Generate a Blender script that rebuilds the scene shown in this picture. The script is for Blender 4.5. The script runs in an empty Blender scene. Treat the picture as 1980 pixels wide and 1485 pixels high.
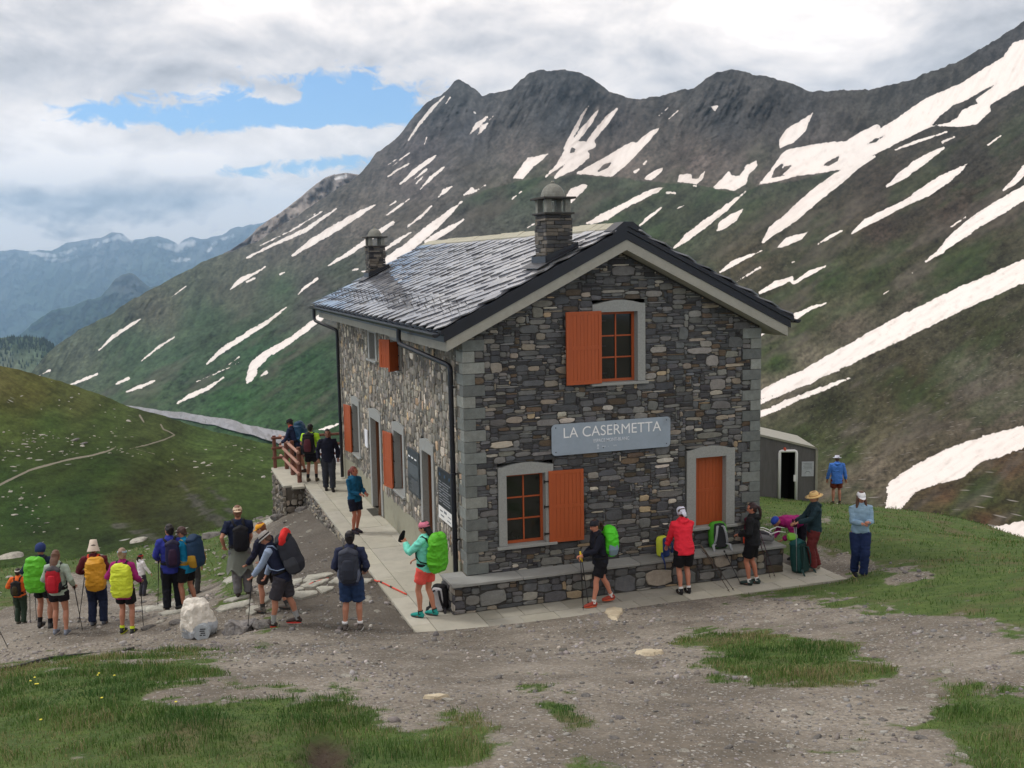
import bpy, math, random
import numpy as np
from mathutils import Vector, Matrix
random.seed(7)
RNG = np.random.default_rng(11)
SC = bpy.context.scene
COL = SC.collection
rad = math.radians

# ---------------------------------------------------------------- camera
CAM = np.array([-5.757, -19.363, 6.736])
YAW, PITCH, ROLL, FPX = -19.203, -6.618, -0.999, 2026.4
CXP, CYP = 990.0, 742.5
def cam_axes():
    y, p, r = np.radians([YAW, PITCH, ROLL])
    f = np.array([-np.sin(y)*np.cos(p), np.cos(y)*np.cos(p), np.sin(p)])
    rt = np.array([np.cos(y), np.sin(y), 0.0]); up = np.cross(rt, f)
    return np.cos(r)*rt+np.sin(r)*up, -np.sin(r)*rt+np.cos(r)*up, f
RT, UP, FW = cam_axes()
cd = bpy.data.cameras.new("camera"); camo = bpy.data.objects.new("camera", cd); COL.objects.link(camo)
cd.sensor_width = 36; cd.lens = FPX/1980*36; cd.clip_start = 0.1; cd.clip_end = 60000
m = Matrix.Identity(4)
for i in range(3):
    m[i][0] = RT[i]; m[i][1] = UP[i]; m[i][2] = -FW[i]; m[i][3] = CAM[i]
camo.matrix_world = m
SC.camera = camo

def rdir(u, v):
    u = np.asarray(u, float); v = np.asarray(v, float)
    return FW + RT*((u-CXP)/FPX)[..., None] + UP*((CYP-v)/FPX)[..., None]
def pt(u, v, D):
    return CAM + rdir(u, v)*np.asarray(D, float)[..., None]
def to_px(P):
    d = np.asarray(P, float)-CAM; z = d@FW
    return CXP+FPX*(d@RT)/z, CYP-FPX*(d@UP)/z, z

# ---------------------------------------------------------------- light
SUN_EL, SUN_AZ = 52.0, -62.0          # azimuth: degrees from +Y towards +X
sun = bpy.data.lights.new("sun", 'SUN'); sun.energy = 1.25; sun.angle = rad(11); sun.color = (1, .955, .90)
suno = bpy.data.objects.new("sun", sun); COL.objects.link(suno)
sd = Vector((math.sin(rad(SUN_AZ))*math.cos(rad(SUN_EL)), math.cos(rad(SUN_AZ))*math.cos(rad(SUN_EL)), math.sin(rad(SUN_EL))))
suno.rotation_euler = sd.to_track_quat('Z', 'Y').to_euler(); suno.location = sd*60

SC.view_settings.view_transform = 'Standard'; SC.view_settings.look = 'None'
SC.view_settings.exposure = 0.36; SC.view_settings.gamma = 1.0
SC.cycles.max_bounces = 6; SC.cycles.volume_bounces = 2; SC.cycles.use_denoising = True

class NT:
    """small helper for writing node trees"""
    def __init__(s, tree): s.t = tree; s.n = tree.nodes; s.l = tree.links
    def put(s, sock, val):
        if isinstance(val, bpy.types.NodeSocket): s.l.new(val, sock)
        elif val is not None:
            if hasattr(sock, 'default_value'):
                try: sock.default_value = val
                except Exception:
                    sock.default_value = tuple(val)+(1,) if len(val) == 3 else val
    def node(s, typ, ins=None, **props):
        nd = s.n.new(typ)
        for k, v in props.items(): setattr(nd, k, v)
        for k, v in (ins or {}).items(): s.put(nd.inputs[k], v)
        return nd
    def math(s, op, a, b=None, c=None, clamp=False):
        nd = s.n.new('ShaderNodeMath'); nd.operation = op; nd.use_clamp = clamp
        s.put(nd.inputs[0], a); s.put(nd.inputs[1], b) if b is not None else None
        if c is not None: s.put(nd.inputs[2], c)
        return nd.outputs[0]
    def mix(s, f, a, b, mode='MIX'):
        nd = s.n.new('ShaderNodeMix'); nd.data_type = 'RGBA'; nd.blend_type = mode
        s.put(nd.inputs[0], f); s.put(nd.inputs[6], a); s.put(nd.inputs[7], b)
        return nd.outputs[2]
    def ss(s, x, lo, hi, a=0.0, b=1.0):
        nd = s.n.new('ShaderNodeMapRange'); nd.interpolation_type = 'SMOOTHSTEP'
        s.put(nd.inputs[0], x); s.put(nd.inputs[1], lo); s.put(nd.inputs[2], hi); s.put(nd.inputs[3], a); s.put(nd.inputs[4], b)
        return nd.outputs[0]
    def noise(s, vec, scale, detail=4, rough=.55, dist=0.0):
        nd = s.node('ShaderNodeTexNoise', {'Scale': scale, 'Detail': detail, 'Roughness': rough, 'Distortion': dist})
        if vec is not None: s.l.new(vec, nd.inputs['Vector'])
        return nd.outputs['Fac']
    def comb(s, x, y, z=0.0):
        nd = s.n.new('ShaderNodeCombineXYZ'); s.put(nd.inputs[0], x); s.put(nd.inputs[1], y); s.put(nd.inputs[2], z); return nd.outputs[0]
    def attr(s, name, out='Fac'):
        nd = s.n.new('ShaderNodeAttribute'); nd.attribute_name = name; return nd.outputs[out]

# ---------------------------------------------------------------- world: cloudy alpine sky over a NISHITA sky
def azel(u, v):
    d = rdir(u, v); d = d/np.linalg.norm(d)
    return math.degrees(math.atan2(d[0], d[1])), math.degrees(math.asin(d[2]))
world = bpy.data.worlds.new("World"); SC.world = world; world.use_nodes = True
w = NT(world.node_tree); w.n.clear()
sky = w.node('ShaderNodeTexSky', sky_type='NISHITA', sun_disc=False, sun_elevation=rad(SUN_EL), sun_rotation=rad(SUN_AZ), altitude=2400, air_density=1.0, dust_density=.6, ozone_density=1.6)
tc = w.node('ShaderNodeTexCoord')
sep = w.node('ShaderNodeSeparateXYZ', {0: tc.outputs['Generated']})
X, Y, Z = sep.outputs
AZ = w.math('MULTIPLY', w.math('ARCTAN2', X, Y), 180/math.pi)
EL = w.math('MULTIPLY', w.math('ARCSINE', Z), 180/math.pi)
def blob(u, v, su, sv):
    a, e = azel(u, v); k = 1/35.4
    dx = w.math('DIVIDE', w.math('SUBTRACT', AZ, a), su*k); dy = w.math('DIVIDE', w.math('SUBTRACT', EL, e), sv*k)
    r2 = w.math('ADD', w.math('MULTIPLY', dx, dx), w.math('MULTIPLY', dy, dy))
    return w.math('POWER', 2.718, w.math('MULTIPLY', r2, -1.0))
def wsum(items):
    tot = None
    for b, k in items:
        tot = w.math('MULTIPLY_ADD', b, k, tot if tot is not None else 0.0)
    return tot
P1 = w.comb(w.math('MULTIPLY', AZ, .10), w.math('MULTIPLY', EL, .17), 3.1)
P2 = w.comb(w.math('MULTIPLY_ADD', AZ, .10, -.04), w.math('MULTIPLY_ADD', EL, .17, .13), 3.1)
n_big = w.noise(P1, 1.0, 7, .52, .5)
n_up = w.noise(P2, 1.0, 7, .52, .5)
PC = w.comb(w.math('MULTIPLY', AZ, .42), w.math('MULTIPLY', EL, .66), 8.3)
PC2 = w.comb(w.math('MULTIPLY_ADD', AZ, .42, -.06), w.math('MULTIPLY_ADD', EL, .66, .17), 8.3)
c1 = w.noise(PC, 1.0, 8, .55, .25); c2 = w.noise(PC2, 1.0, 8, .55, .25)
relief = w.math('SUBTRACT', n_big, n_up)
relief2 = w.math('SUBTRACT', c1, c2)
gap = wsum([(blob(620, 195, 215, 52), 1.15), (blob(420, 232, 240, 34), .95), (blob(700, 205, 110, 50), .5), (blob(660, 312, 130, 19), 1.05), (blob(500, 330, 90, 14), .7), (blob(190, 215, 80, 18), .7),
            (blob(548, 182, 38, 17), -1.6), (blob(650, 258, 140, 13), -1.0), (blob(480, 286, 300, 22), -.8)])
gm = w.ss(w.math('ADD', w.math('MULTIPLY_ADD', w.ss(gap, .02, .22), 1.2, w.math('SUBTRACT', gap, 1.2)), w.math('MULTIPLY', w.math('SUBTRACT', w.noise(PC, 1.7, 9, .62, .6), .5), 3.0)), .36, .98)
low = w.ss(EL, 5.5, .8)            # cumulus band over the far mountains
bright = wsum([(blob(1500, 60, 700, 170), .10), (blob(480, 10, 110, 30), .30), (blob(100, 330, 160, 55), .22), (blob(560, 270, 250, 45), .24), (blob(320, 310, 130, 22), .25), (blob(620, 380, 140, 60), .10),
               (blob(650, 130, 160, 50), .08), (blob(250, 140, 250, 45), -.26), (blob(120, 320, 70, 22), .3), (blob(340, 330, 60, 20), .3), (blob(40, 335, 60, 24), .25), (blob(200, 385, 160, 26), -.22), (blob(330, 385, 120, 22), -.14), (blob(420, 420, 120, 22), .12), (blob(60, 60, 160, 80), -.10), (blob(850, 60, 260, 60), -.04), (blob(1320, 100, 160, 40), -.05), (blob(1900, 40, 140, 60), -.20), (blob(250, 400, 260, 40), -.20), (blob(450, 440, 200, 20), .08)])
PB1 = w.comb(w.math('MULTIPLY', AZ, .17), w.math('MULTIPLY', EL, .30), 21.0); PB2 = w.comb(w.math('MULTIPLY_ADD', AZ, .17, .07), w.math('MULTIPLY_ADD', EL, .30, .20), 21.0)
b1 = w.noise(PB1, 1.0, 7, .5, .5); b2 = w.noise(PB2, 1.0, 7, .5, .5)
# heaped clouds: lit crowns and grey bases, strongest low over the far mountains
heap = w.ss(b1, .40, .62); side = w.math('SUBTRACT', b1, b2)
val = w.math('ADD', w.math('MULTIPLY_ADD', low, .36, .73), bright)
val = w.math('ADD', val, w.math('MULTIPLY', w.math('SUBTRACT', n_big, .5), .95))
val = w.math('ADD', val, w.math('MULTIPLY', relief, w.math('MULTIPLY_ADD', low, -.3, .8)))
val = w.math('ADD', val, w.math('MULTIPLY', side, w.math('MULTIPLY_ADD', low, 3.4, .7)))
val = w.math('ADD', val, w.math('MULTIPLY', relief2, w.math('MULTIPLY_ADD', low, 2.2, .30)))
val = w.math('ADD', val, w.math('MULTIPLY', w.math('MULTIPLY', w.math('SUBTRACT', w.ss(w.noise(PC, .75, 7, .52, .3), .42, .56), .42), low), .42))
val = w.math('ADD', val, w.ss(EL, 4.5, .5, 0, .22))
val = w.math('MAXIMUM', w.math('MINIMUM', val, 1.15), .30)
tint = w.mix(w.ss(val, .45, .95), (1.06, 1.0, .99), (1.12, 1.01, .93))
cloud = w.mix(1.0, tint, w.comb(val, val, val), 'MULTIPLY')
bs = w.node('ShaderNodeBackground', {'Color': w.mix(1.0, sky.outputs[0], (.60, .79, .90), 'MULTIPLY'), 'Strength': .15})
bcN = w.node('ShaderNodeBackground', {'Color': cloud, 'Strength': 1.0})
mx = w.node('ShaderNodeMixShader', {0: gm, 1: bcN.outputs[0], 2: bs.outputs[0]})
wo = w.node('ShaderNodeOutputWorld', {0: mx.outputs[0]})

# ---------------------------------------------------------------- helpers
def lin(c): return tuple(((x/255)/12.92 if x <= 10 else (((x/255)+.055)/1.055)**2.4) for x in c)
def tag(o, label=None, cat=None, group=None, kind=None):
    if label: o['label'] = label
    if cat: o['category'] = cat
    if group: o['group'] = group
    if kind: o['kind'] = kind
    return o
def mesh_obj(name, V, F, mats=(), parent=None, smooth=False, org=None, fm=None, col=None):
    """V (n,3); F: list of tuples, or an (m,k) array"""
    me = bpy.data.meshes.new(name)
    V = np.asarray(V, np.float64).reshape(-1, 3)
    if org is not None: V = V-np.asarray(org, float)
    if isinstance(F, np.ndarray):
        k = F.shape[1]
        me.vertices.add(len(V)); me.vertices.foreach_set('co', V.astype(np.float32).ravel())
        me.loops.add(F.size); me.loops.foreach_set('vertex_index', F.astype(np.int32).ravel())
        me.polygons.add(len(F)); me.polygons.foreach_set('loop_start', np.arange(0, F.size, k, dtype=np.int32))
        me.update(calc_edges=True); me.validate()
    else:
        me.from_pydata(V.tolist(), [], [tuple(f) for f in F]); me.validate()
    for mm in (mats if isinstance(mats, (list, tuple)) else [mats]): me.materials.append(mm)
    if fm is not None and len(fm) == len(me.polygons): me.polygons.foreach_set('material_index', np.asarray(fm, np.int32))
    if smooth: me.polygons.foreach_set('use_smooth', np.ones(len(me.polygons), bool))
    if col is not None: add_attr(me, 'Col', col)
    me.update()
    o = bpy.data.objects.new(name, me); COL.objects.link(o)
    if parent is not None: o.parent = parent
    if org is not None and parent is None: o.location = org
    return o
def add_attr(me, name, data):
    data = np.asarray(data, np.float32)
    if data.ndim == 1:
        a = me.attributes.new(name, 'FLOAT', 'POINT'); a.data.foreach_set('value', data)
    else:
        if data.shape[1] == 3: data = np.hstack([data, np.ones((len(data), 1), np.float32)])
        a = me.attributes.new(name, 'FLOAT_COLOR', 'POINT'); a.data.foreach_set('color', data.ravel())
def empty(name, loc=(0, 0, 0), rz=0.0):
    o = bpy.data.objects.new(name, None); COL.objects.link(o); o.location = loc; o.rotation_euler = (0, 0, rz); o.empty_display_size = .2
    return o

class MB:
    def __init__(s): s.v = []; s.f = []; s.m = []; s.c = []
    def add(s, V, F, mi=0, col=None):
        b = len(s.v); s.v.extend([tuple(map(float, p)) for p in V]); s.f.extend([tuple(i+b for i in f) for f in F]); s.m.extend([mi]*len(F))
        s.c.extend([tuple(col) if col is not None else (1, 1, 1)]*len(V)); return s
    def box(s, x0, x1, y0, y1, z0, z1, mi=0, col=None, T=None, bev=0.0):
        if bev > 0:
            b = bev; V = []; F = []
            for z, i in ((z0, b), (z0+b, 0), (z1-b, 0), (z1, b)):
                V += [(x0+i+(0 if i else 0), y0+i, z), (x1-i, y0+i, z), (x1-i, y1-i, z), (x0+i, y1-i, z)]
            F = [(3, 2, 1, 0), (12, 13, 14, 15)]
            for k in range(3):
                for j in range(4): F.append((4*k+j, 4*k+(j+1) % 4, 4*k+4+(j+1) % 4, 4*k+4+j))
        else:
            V = [(x0, y0, z0), (x1, y0, z0), (x1, y1, z0), (x0, y1, z0), (x0, y0, z1), (x1, y0, z1), (x1, y1, z1), (x0, y1, z1)]
            F = [(3, 2, 1, 0), (4, 5, 6, 7), (0, 1, 5, 4), (1, 2, 6, 5), (2, 3, 7, 6), (3, 0, 4, 7)]
        if T is not None: V = [tuple(T @ Vector(p)) for p in V]
        return s.add(V, F, mi, col)
    def prism(s, poly, d, mi=0, col=None):
        """poly: list of 3D points (planar), extruded by vector d"""
        n = len(poly); d = np.array(d, float); A = [np.array(p, float) for p in poly]
        V = A+[p+d for p in A]
        F = [tuple(range(n))[::-1], tuple(range(n, 2*n))]+[(i, (i+1) % n, n+(i+1) % n, n+i) for i in range(n)]
        return s.add(V, F, mi, col)
    def tube(s, pts, rs, seg=8, mi=0, col=None, right=None, cap=True, round_=False):
        """pts list of 3D; rs: list of r or (rx, ry)"""
        pts = [np.array(p, float) for p in pts]; n = len(pts)
        rs = [(r, r) if np.isscalar(r) else r for r in (rs if isinstance(rs, (list, tuple)) and len(rs) == n else [rs]*n)]
        if round_:
            def ends(p, q, r):
                t = p-q; L = np.linalg.norm(t)+1e-9; t = t/L; h = min(r)
                return [(p+t*h*math.sin(a), (r[0]*math.cos(a), r[1]*math.cos(a))) for a in (rad(75), rad(50), rad(25))]
            e0 = ends(pts[0], pts[1], rs[0]); e1 = ends(pts[-1], pts[-2], rs[-1])[::-1]
            pts = [e[0] for e in e0]+pts+[e[0] for e in e1]; rs = [e[1] for e in e0]+rs+[e[1] for e in e1]; n = len(pts)
        V = []; prev = None
        for i in range(n):
            t = pts[min(i+1, n-1)]-pts[max(i-1, 0)]; t = t/(np.linalg.norm(t)+1e-9)
            a = np.array(right, float) if right is not None else (prev if prev is not None else np.array([1.0, 0, 0]) if abs(t[0]) < .9 else np.array([0, 1.0, 0]))
            a = a-t*(a@t); a = a/(np.linalg.norm(a)+1e-9); prev = a; b = np.cross(t, a)
            for k in range(seg):
                th = 2*math.pi*k/seg; V.append(pts[i]+a*rs[i][0]*math.cos(th)+b*rs[i][1]*math.sin(th))
        F = [(i*seg+k, i*seg+(k+1) % seg, (i+1)*seg+(k+1) % seg, (i+1)*seg+k) for i in range(n-1) for k in range(seg)]
        if cap: F += [tuple(range(seg))[::-1], tuple((n-1)*seg+k for k in range(seg))]
        return s.add(V, F, mi, col)
    def lathe(s, prof, c=(0, 0, 0), seg=16, mi=0, col=None, sy=1.0):
        V = []
        for r, z in prof:
            for k in range(seg):
                th = 2*math.pi*k/seg; V.append((c[0]+r*math.cos(th), c[1]+r*math.sin(th)*sy, c[2]+z))
        n = len(prof)
        F = [(i*seg+k, i*seg+(k+1) % seg, (i+1)*seg+(k+1) % seg, (i+1)*seg+k) for i in range(n-1) for k in range(seg)]
        F += [tuple(range(seg))[::-1], tuple((n-1)*seg+k for k in range(seg))]
        return s.add(V, F, mi, col)
    def build(s, name, mats, parent=None, smooth=False, org=None, usecol=False):
        return mesh_obj(name, s.v, s.f, mats, parent, smooth, org, s.m, s.c if usecol else None)

def vnoise(P, seed=0):
    P = np.asarray(P, float); I = np.floor(P).astype(np.int64); f = P-I; f = f*f*(3-2*f)
    def h(i, j, k):
        n = (i*73856093) ^ (j*19349663) ^ (k*83492791) ^ (seed*2654435761)
        n = (n ^ (n >> 13))*1274126177 & 0x7fffffff; n = (n ^ (n >> 16))*668265263 & 0x7fffffff
        return (n & 0xffffff)/float(0xffffff)
    x, y, z = I.T; a, b, c = f.T
    r = 0
    for dx in (0, 1):
        for dy in (0, 1):
            for dz in (0, 1):
                r = r+h(x+dx, y+dy, z+dz)*(a if dx else 1-a)*(b if dy else 1-b)*(c if dz else 1-c)
    return r
def fbm(P, oct=4, seed=0, ridged=False):
    s = 0; A = 1; T = 0; P = np.asarray(P, float)
    for o in range(oct):
        n = vnoise(P, seed+o*17)
        if ridged: n = 1-abs(2*n-1)
        s = s+A*n; T += A; A *= .5; P = P*2.03
    return s/T
def tps(pts, vals, reg=0.0):
    P = np.array(pts, float); sc = P.std(0).max(); P0 = P.mean(0); Q = (P-P0)/sc
    n = len(Q); r = np.linalg.norm(Q[:, None]-Q[None], axis=2); K = np.where(r > 0, r*r*np.log(r+1e-12), 0)+reg*np.eye(n)
    A = np.zeros((n+3, n+3)); A[:n, :n] = K; A[:n, n] = 1; A[:n, n+1:] = Q; A[n, :n] = 1; A[n+1:, :n] = Q.T
    s = np.linalg.solve(A, np.concatenate([np.array(vals, float), [0, 0, 0]]))
    def f(x, y):
        x = np.asarray(x, float); sh = x.shape; X = (np.stack([x.ravel(), np.asarray(y, float).ravel()], 1)-P0)/sc; out = np.zeros(len(X))
        for i in range(0, len(X), 40000):
            B = X[i:i+40000]; rr = np.linalg.norm(B[:, None]-Q[None], axis=2)
            out[i:i+40000] = np.where(rr > 0, rr*rr*np.log(rr+1e-12), 0)@s[:n]+s[n]+B@s[n+1:]
        return out.reshape(sh)
    return f
def seg_sdf(u, v, streaks):
    """signed distance (positive inside) to a set of tapered polylines [(x,y,r),...]"""
    best = np.full(u.shape, -1e9)
    for st in streaks:
        xs = [p[0] for p in st]; ys = [p[1] for p in st]; R = max(p[2] for p in st)+30
        idx = np.nonzero((u > min(xs)-R) & (u < max(xs)+R) & (v > min(ys)-R) & (v < max(ys)+R))[0]
        if not len(idx): continue
        uu = u[idx]; vv = v[idx]; b = best[idx]
        for (x0, y0, r0), (x1, y1, r1) in zip(st[:-1], st[1:]):
            L = (x1-x0)**2+(y1-y0)**2+1e-9
            t = np.clip(((uu-x0)*(x1-x0)+(vv-y0)*(y1-y0))/L, 0, 1)
            d = (r0+(r1-r0)*t)-np.hypot(uu-x0-(x1-x0)*t, vv-y0-(y1-y0)*t)
            b = np.maximum(b, d)
        best[idx] = b
    return best
def poly_sdf(u, v, polys):
    best = np.full(u.shape, -1e9)
    for pl in polys:
        pl = np.array(pl, float); x0, y0 = pl.min(0)-40; x1, y1 = pl.max(0)+40
        idx = np.nonzero((u > x0) & (u < x1) & (v > y0) & (v < y1))[0]
        if not len(idx): continue
        uu = u[idx]; vv = v[idx]; ins = np.zeros(len(idx), bool); dm = np.full(len(idx), 1e9)
        for a, b in zip(pl, np.roll(pl, -1, 0)):
            c = ((a[1] > vv) != (b[1] > vv)); xi = a[0]+(vv-a[1])*(b[0]-a[0])/((b[1]-a[1]) if b[1] != a[1] else 1e-9)
            ins ^= c & (uu < xi)
            L = ((b-a)**2).sum()+1e-9; t = np.clip(((uu-a[0])*(b[0]-a[0])+(vv-a[1])*(b[1]-a[1]))/L, 0, 1)
            dm = np.minimum(dm, np.hypot(uu-a[0]-(b[0]-a[0])*t, vv-a[1]-(b[1]-a[1])*t))
        best[idx] = np.maximum(best[idx], np.where(ins, dm, -dm))
    return best

# ---------------------------------------------------------------- materials
def newmat(name):
    mt = bpy.data.materials.new(name); mt.use_nodes = True; t = NT(mt.node_tree); t.n.clear()
    out = t.node('ShaderNodeOutputMaterial'); return mt, t, out
def principled(t, out, color, rough=.8, bump=None, bs=.3, dist=.02, spec=.5, metal=0.0, **kw):
    p = t.node('ShaderNodeBsdfPrincipled'); t.put(p.inputs['Base Color'], color); t.put(p.inputs['Roughness'], rough)
    t.put(p.inputs['Specular IOR Level'], spec); t.put(p.inputs['Metallic'], metal)
    if bump is not None:
        b = t.node('ShaderNodeBump', {'Strength': bs, 'Distance': dist, 'Height': bump}); t.l.new(b.outputs[0], p.inputs['Normal'])
    t.l.new(p.outputs[0], out.inputs[0]); return p
_mc = {}
def simple(name, rgb, rough=.8, var=.25, scale=8.0, bs=.25, spec=.4, metal=0.0, dist=.01, gain=1.0, stretch=None, dirt=0.0):
    """a flat-coloured thing with some real variation: rgb is sRGB of the material itself"""
    key = (name, rgb)
    if key in _mc: return _mc[key]
    mt, t, out = newmat(name)
    c = tuple(min(x*gain, .9) for x in lin(rgb))
    tcn = t.node('ShaderNodeTexCoord'); v = tcn.outputs['Object']
    if stretch: v = t.node('ShaderNodeMapping', {0: v, 3: stretch}).outputs[0]
    n = t.noise(v, scale, 5, .6); n2 = t.noise(v, scale*5, 3, .6)
    k = t.math('ADD', t.math('MULTIPLY_ADD', n, var*2, 1-var), t.math('MULTIPLY_ADD', n2, var, -var/2))
    colr = t.mix(1.0, c, t.comb(k, k, k), 'MULTIPLY')
    if dirt > 0: colr = t.mix(t.ss(t.noise(v, scale*.6, 6, .7), .55, .75, 0, dirt), colr, (.06, .055, .045))
    principled(t, out, colr, rough, t.math('ADD', n, t.math('MULTIPLY', n2, .5)), bs, dist, spec, metal)
    _mc[key] = mt; return mt
# ================================================================ TERRAIN
# --- near ground height, fitted through places whose height could be read off (people's feet, slab edges, crests)
GP = [(-2.46,-.75,.08),(-4.2,2.26,.0),(-3.76,1.33,-.1),(-5.53,3.66,-.56),(-5.14,4.18,-.78),(-6.45,2.38,-.54),(-7.05,3.78,-.75),(-7.72,3.1,-.62),(-8.1,4.16,-.8),(-8.78,6.05,-1.22),
 (-5.1,.35,-.15),(-4.3,.6,-.1),(-3.73,-.22,.12),(-2.9,1.7,.02),(-1.45,-.7,.0),(-1.45,2,-.03),(-1.45,5,-.14),(-1.5,8,-.35),(-1.7,11,-.7),(-2.3,13.7,-1.15),(-3.2,8,-.9),(-4.5,9,-1.8),
 (-.5,-1.3,.02),(2,-1.6,.03),(5,-1.6,.0),(7.9,-1.5,.0),(1.5,-1.0,-.06),(5,-1.0,-.06),(3,3,-.12),(3,10,-.3),(0.,6,-.12),(0,13,-.4),(-.3,10,-.25),
 (-7.77,-4.9,1.62),(-6.2,-3.38,1.13),(-3.46,-12.61,3.14),(-6.99,-10.87,2.97),(0,-13.82,3.08),(-5.7,-19.4,4.95),(-9.5,-17,4.3),(1,-19,4.4),(8,-16,3.6),(14,-10,2.2),(-13,-10,2.4),(-14,-2,.4),(-13,5,-1.8),
 (-7.76,22.6,-4.15),(-3.03,21.1,-3.0),(-11.2,21.7,-4.0),(-6,14,-2.6),(-10,13,-2.7),(-3.2,16.5,-2.3),(-15,16,-3.2),
 (7.96,-1.72,.12),(9.5,.5,-.1),(8.5,3,-.3),(17.85,12.4,-2.33),(15,12.9,-1.9),(16.8,12.2,-2.1),(18,5.4,-1.8),(17.6,3.45,-1.55),(12,7,-1.1),(12,-1,.05),(13,3,-.6),(8,12,-1.0),(12,14,-1.9),(15,-3,.0),(20,-1,-.8),(22,10,-2.9),
 (-8,34,-10),(-2,32,-9),(-16,30,-8.5),(4,30,-6.5),(14,26,-5.5),(24,22,-6.5),(27,9,-6),(26,0,-3.6),(28,-12,-1)]
_gz = tps([(a, b) for a, b, c in GP], [c for a, b, c in GP], 1e-5)
def ground_z(x, y, fine=True):
    x = np.asarray(x, float); y = np.asarray(y, float); z = _gz(x, y)
    sh = x.shape; P = np.stack([x.ravel(), y.ravel(), 0*x.ravel()], 1)
    und = (fbm(P*.45, 3, 5)-.5)*.16+(fbm(P*1.7, 3, 9)-.5)*.07
    if fine: und = und+(fbm(P*7, 2, 21)-.5)*.022
    und = und.reshape(sh)
    # keep the ground calm and just below the paving and the house
    dx = np.maximum(np.maximum(-1.42-x, x-7.95), 0); dy = np.maximum(np.maximum(-1.45-y, y-14), 0); dd = np.hypot(dx, dy)
    k = np.clip(dd/1.5, .12, 1); z = z+und*k
    inside = (x > -1.36) & (x < 7.9-.0*y) & (y > -1.36) & (y < 13)
    z = np.where(inside & ((x < 6.9) | (y < -.2)), np.minimum(z, -.09), z)
    z = np.where((x > -2.25) & (x < 2) & (y > 12.9) & (y < 16.5), np.minimum(z, -.3), z)
    return z
def gz(x, y): return float(ground_z(np.array([x]), np.array([y]))[0])

def ground_hit(u, v, d0=6.0, d1=60.0, n=420):
    D_ = np.linspace(d0, d1, n); Pq = CAM[None]+rdir(u, v)[None]*D_[:, None]; g = ground_z(Pq[:, 0], Pq[:, 1]); k = np.nonzero(Pq[:, 2] < g)[0]
    if not len(k): return None
    i = k[0]; return np.array([Pq[i, 0], Pq[i, 1], g[i]])
# areas of grass / bare soil, outlined where they lie
GRASS = [[(-80,1300),(60,1285),(130,1275),(250,1268),(350,1272),(400,1282),(450,1296),(455,1312),(350,1318),(300,1330),(285,1350),(330,1362),(420,1358),(500,1345),(560,1332),(640,1336),(690,1345),(715,1375),(760,1382),(850,1378),(930,1372),(965,1395),(990,1430),(960,1470),(980,1540),(-80,1540)],
 [(1322,1240),(1350,1226),(1400,1222),(1500,1233),(1600,1252),(1690,1282),(1708,1300),(1690,1316),(1640,1310),(1600,1320),(1540,1308),(1480,1314),(1430,1290),(1380,1278)],
 [(1812,1312),(1870,1312),(1920,1325),(2100,1340),(2100,1540),(1890,1540),(1865,1450),(1830,1390)],
 [(1030,1345),(1070,1338),(1110,1345),(1112,1370),(1135,1400),(1128,1440),(1090,1450),(1050,1415),(1060,1380)],[(1090,1480),(1130,1465),(1180,1478),(1200,1540),(1090,1540)],
 [(1390,1146),(1500,1138),(1560,1128),(1640,1119),(1660,1105),(1690,1090),(1640,1062),(1560,1060),(1540,1090),(1400,1060),(1380,900),(1500,900),(2200,1000),(2200,1240),(1990,1240),(1930,1218),(1880,1200),(1870,1172),(1830,1180),(1790,1192),(1740,1186),(1640,1168),(1560,1158),(1470,1150)],
 [(-200,1190),(0,1185),(30,1175),(60,1130),(120,1110),(250,1120),(310,1150),(350,1150),(380,1120),(440,1130),(460,1145),(480,1110),(470,1060),(440,1030),(520,985),(560,900),(-200,900)],
 [(430,1150),(450,1120),(470,1130),(470,1155)],[(1060,1125),(1100,1118),(1150,1120),(1120,1128)],[(510,1190),(530,1186),(530,1215),(515,1220)],[(1200,1126),(1330,1118),(1330,1123),(1200,1131)]]
BARE = [[(1500,1085),(1560,1058),(1620,1062),(1700,1085),(1760,1092),(1800,1110),(1760,1118),(1700,1108),(1650,1112),(1600,1095),(1540,1092)],[(1480,1010),(1540,1000),(1600,1006),(1560,1016)]]
DAMP = [[(545,1000),(600,975),(645,1015),(715,1100),(792,1214),(700,1226),(520,1224),(540,1170),(600,1130),(500,1085),(480,1045)]]
SOIL = [[(585,1420),(620,1408),(680,1425),(700,1450),(680,1540),(580,1540),(570,1470)]]
def grass_sdf(u, v, x, y, d):
    """how far inside the grass (in roughly constant picture-independent units of ~1 cm)"""
    k = np.clip(d, 5, 50)/20.; P_ = np.stack([x, y, 0*x], 1)
    g = np.minimum(poly_sdf(u, v, GRASS), -poly_sdf(u, v, BARE)); g = np.clip(g, -60, 60)*k
    return g+(fbm(P_*.9, 4, 71)-.5)*64+(fbm(P_*4.2, 3, 72)-.5)*46+4
def soil_sdf(u, v, x, y, d):
    k = np.clip(d, 5, 50)/20.; P_ = np.stack([x, y, 0*x], 1); return np.clip(poly_sdf(u, v, SOIL), -60, 60)*k+(fbm(P_*2.6, 4, 77)-.5)*34-4
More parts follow.
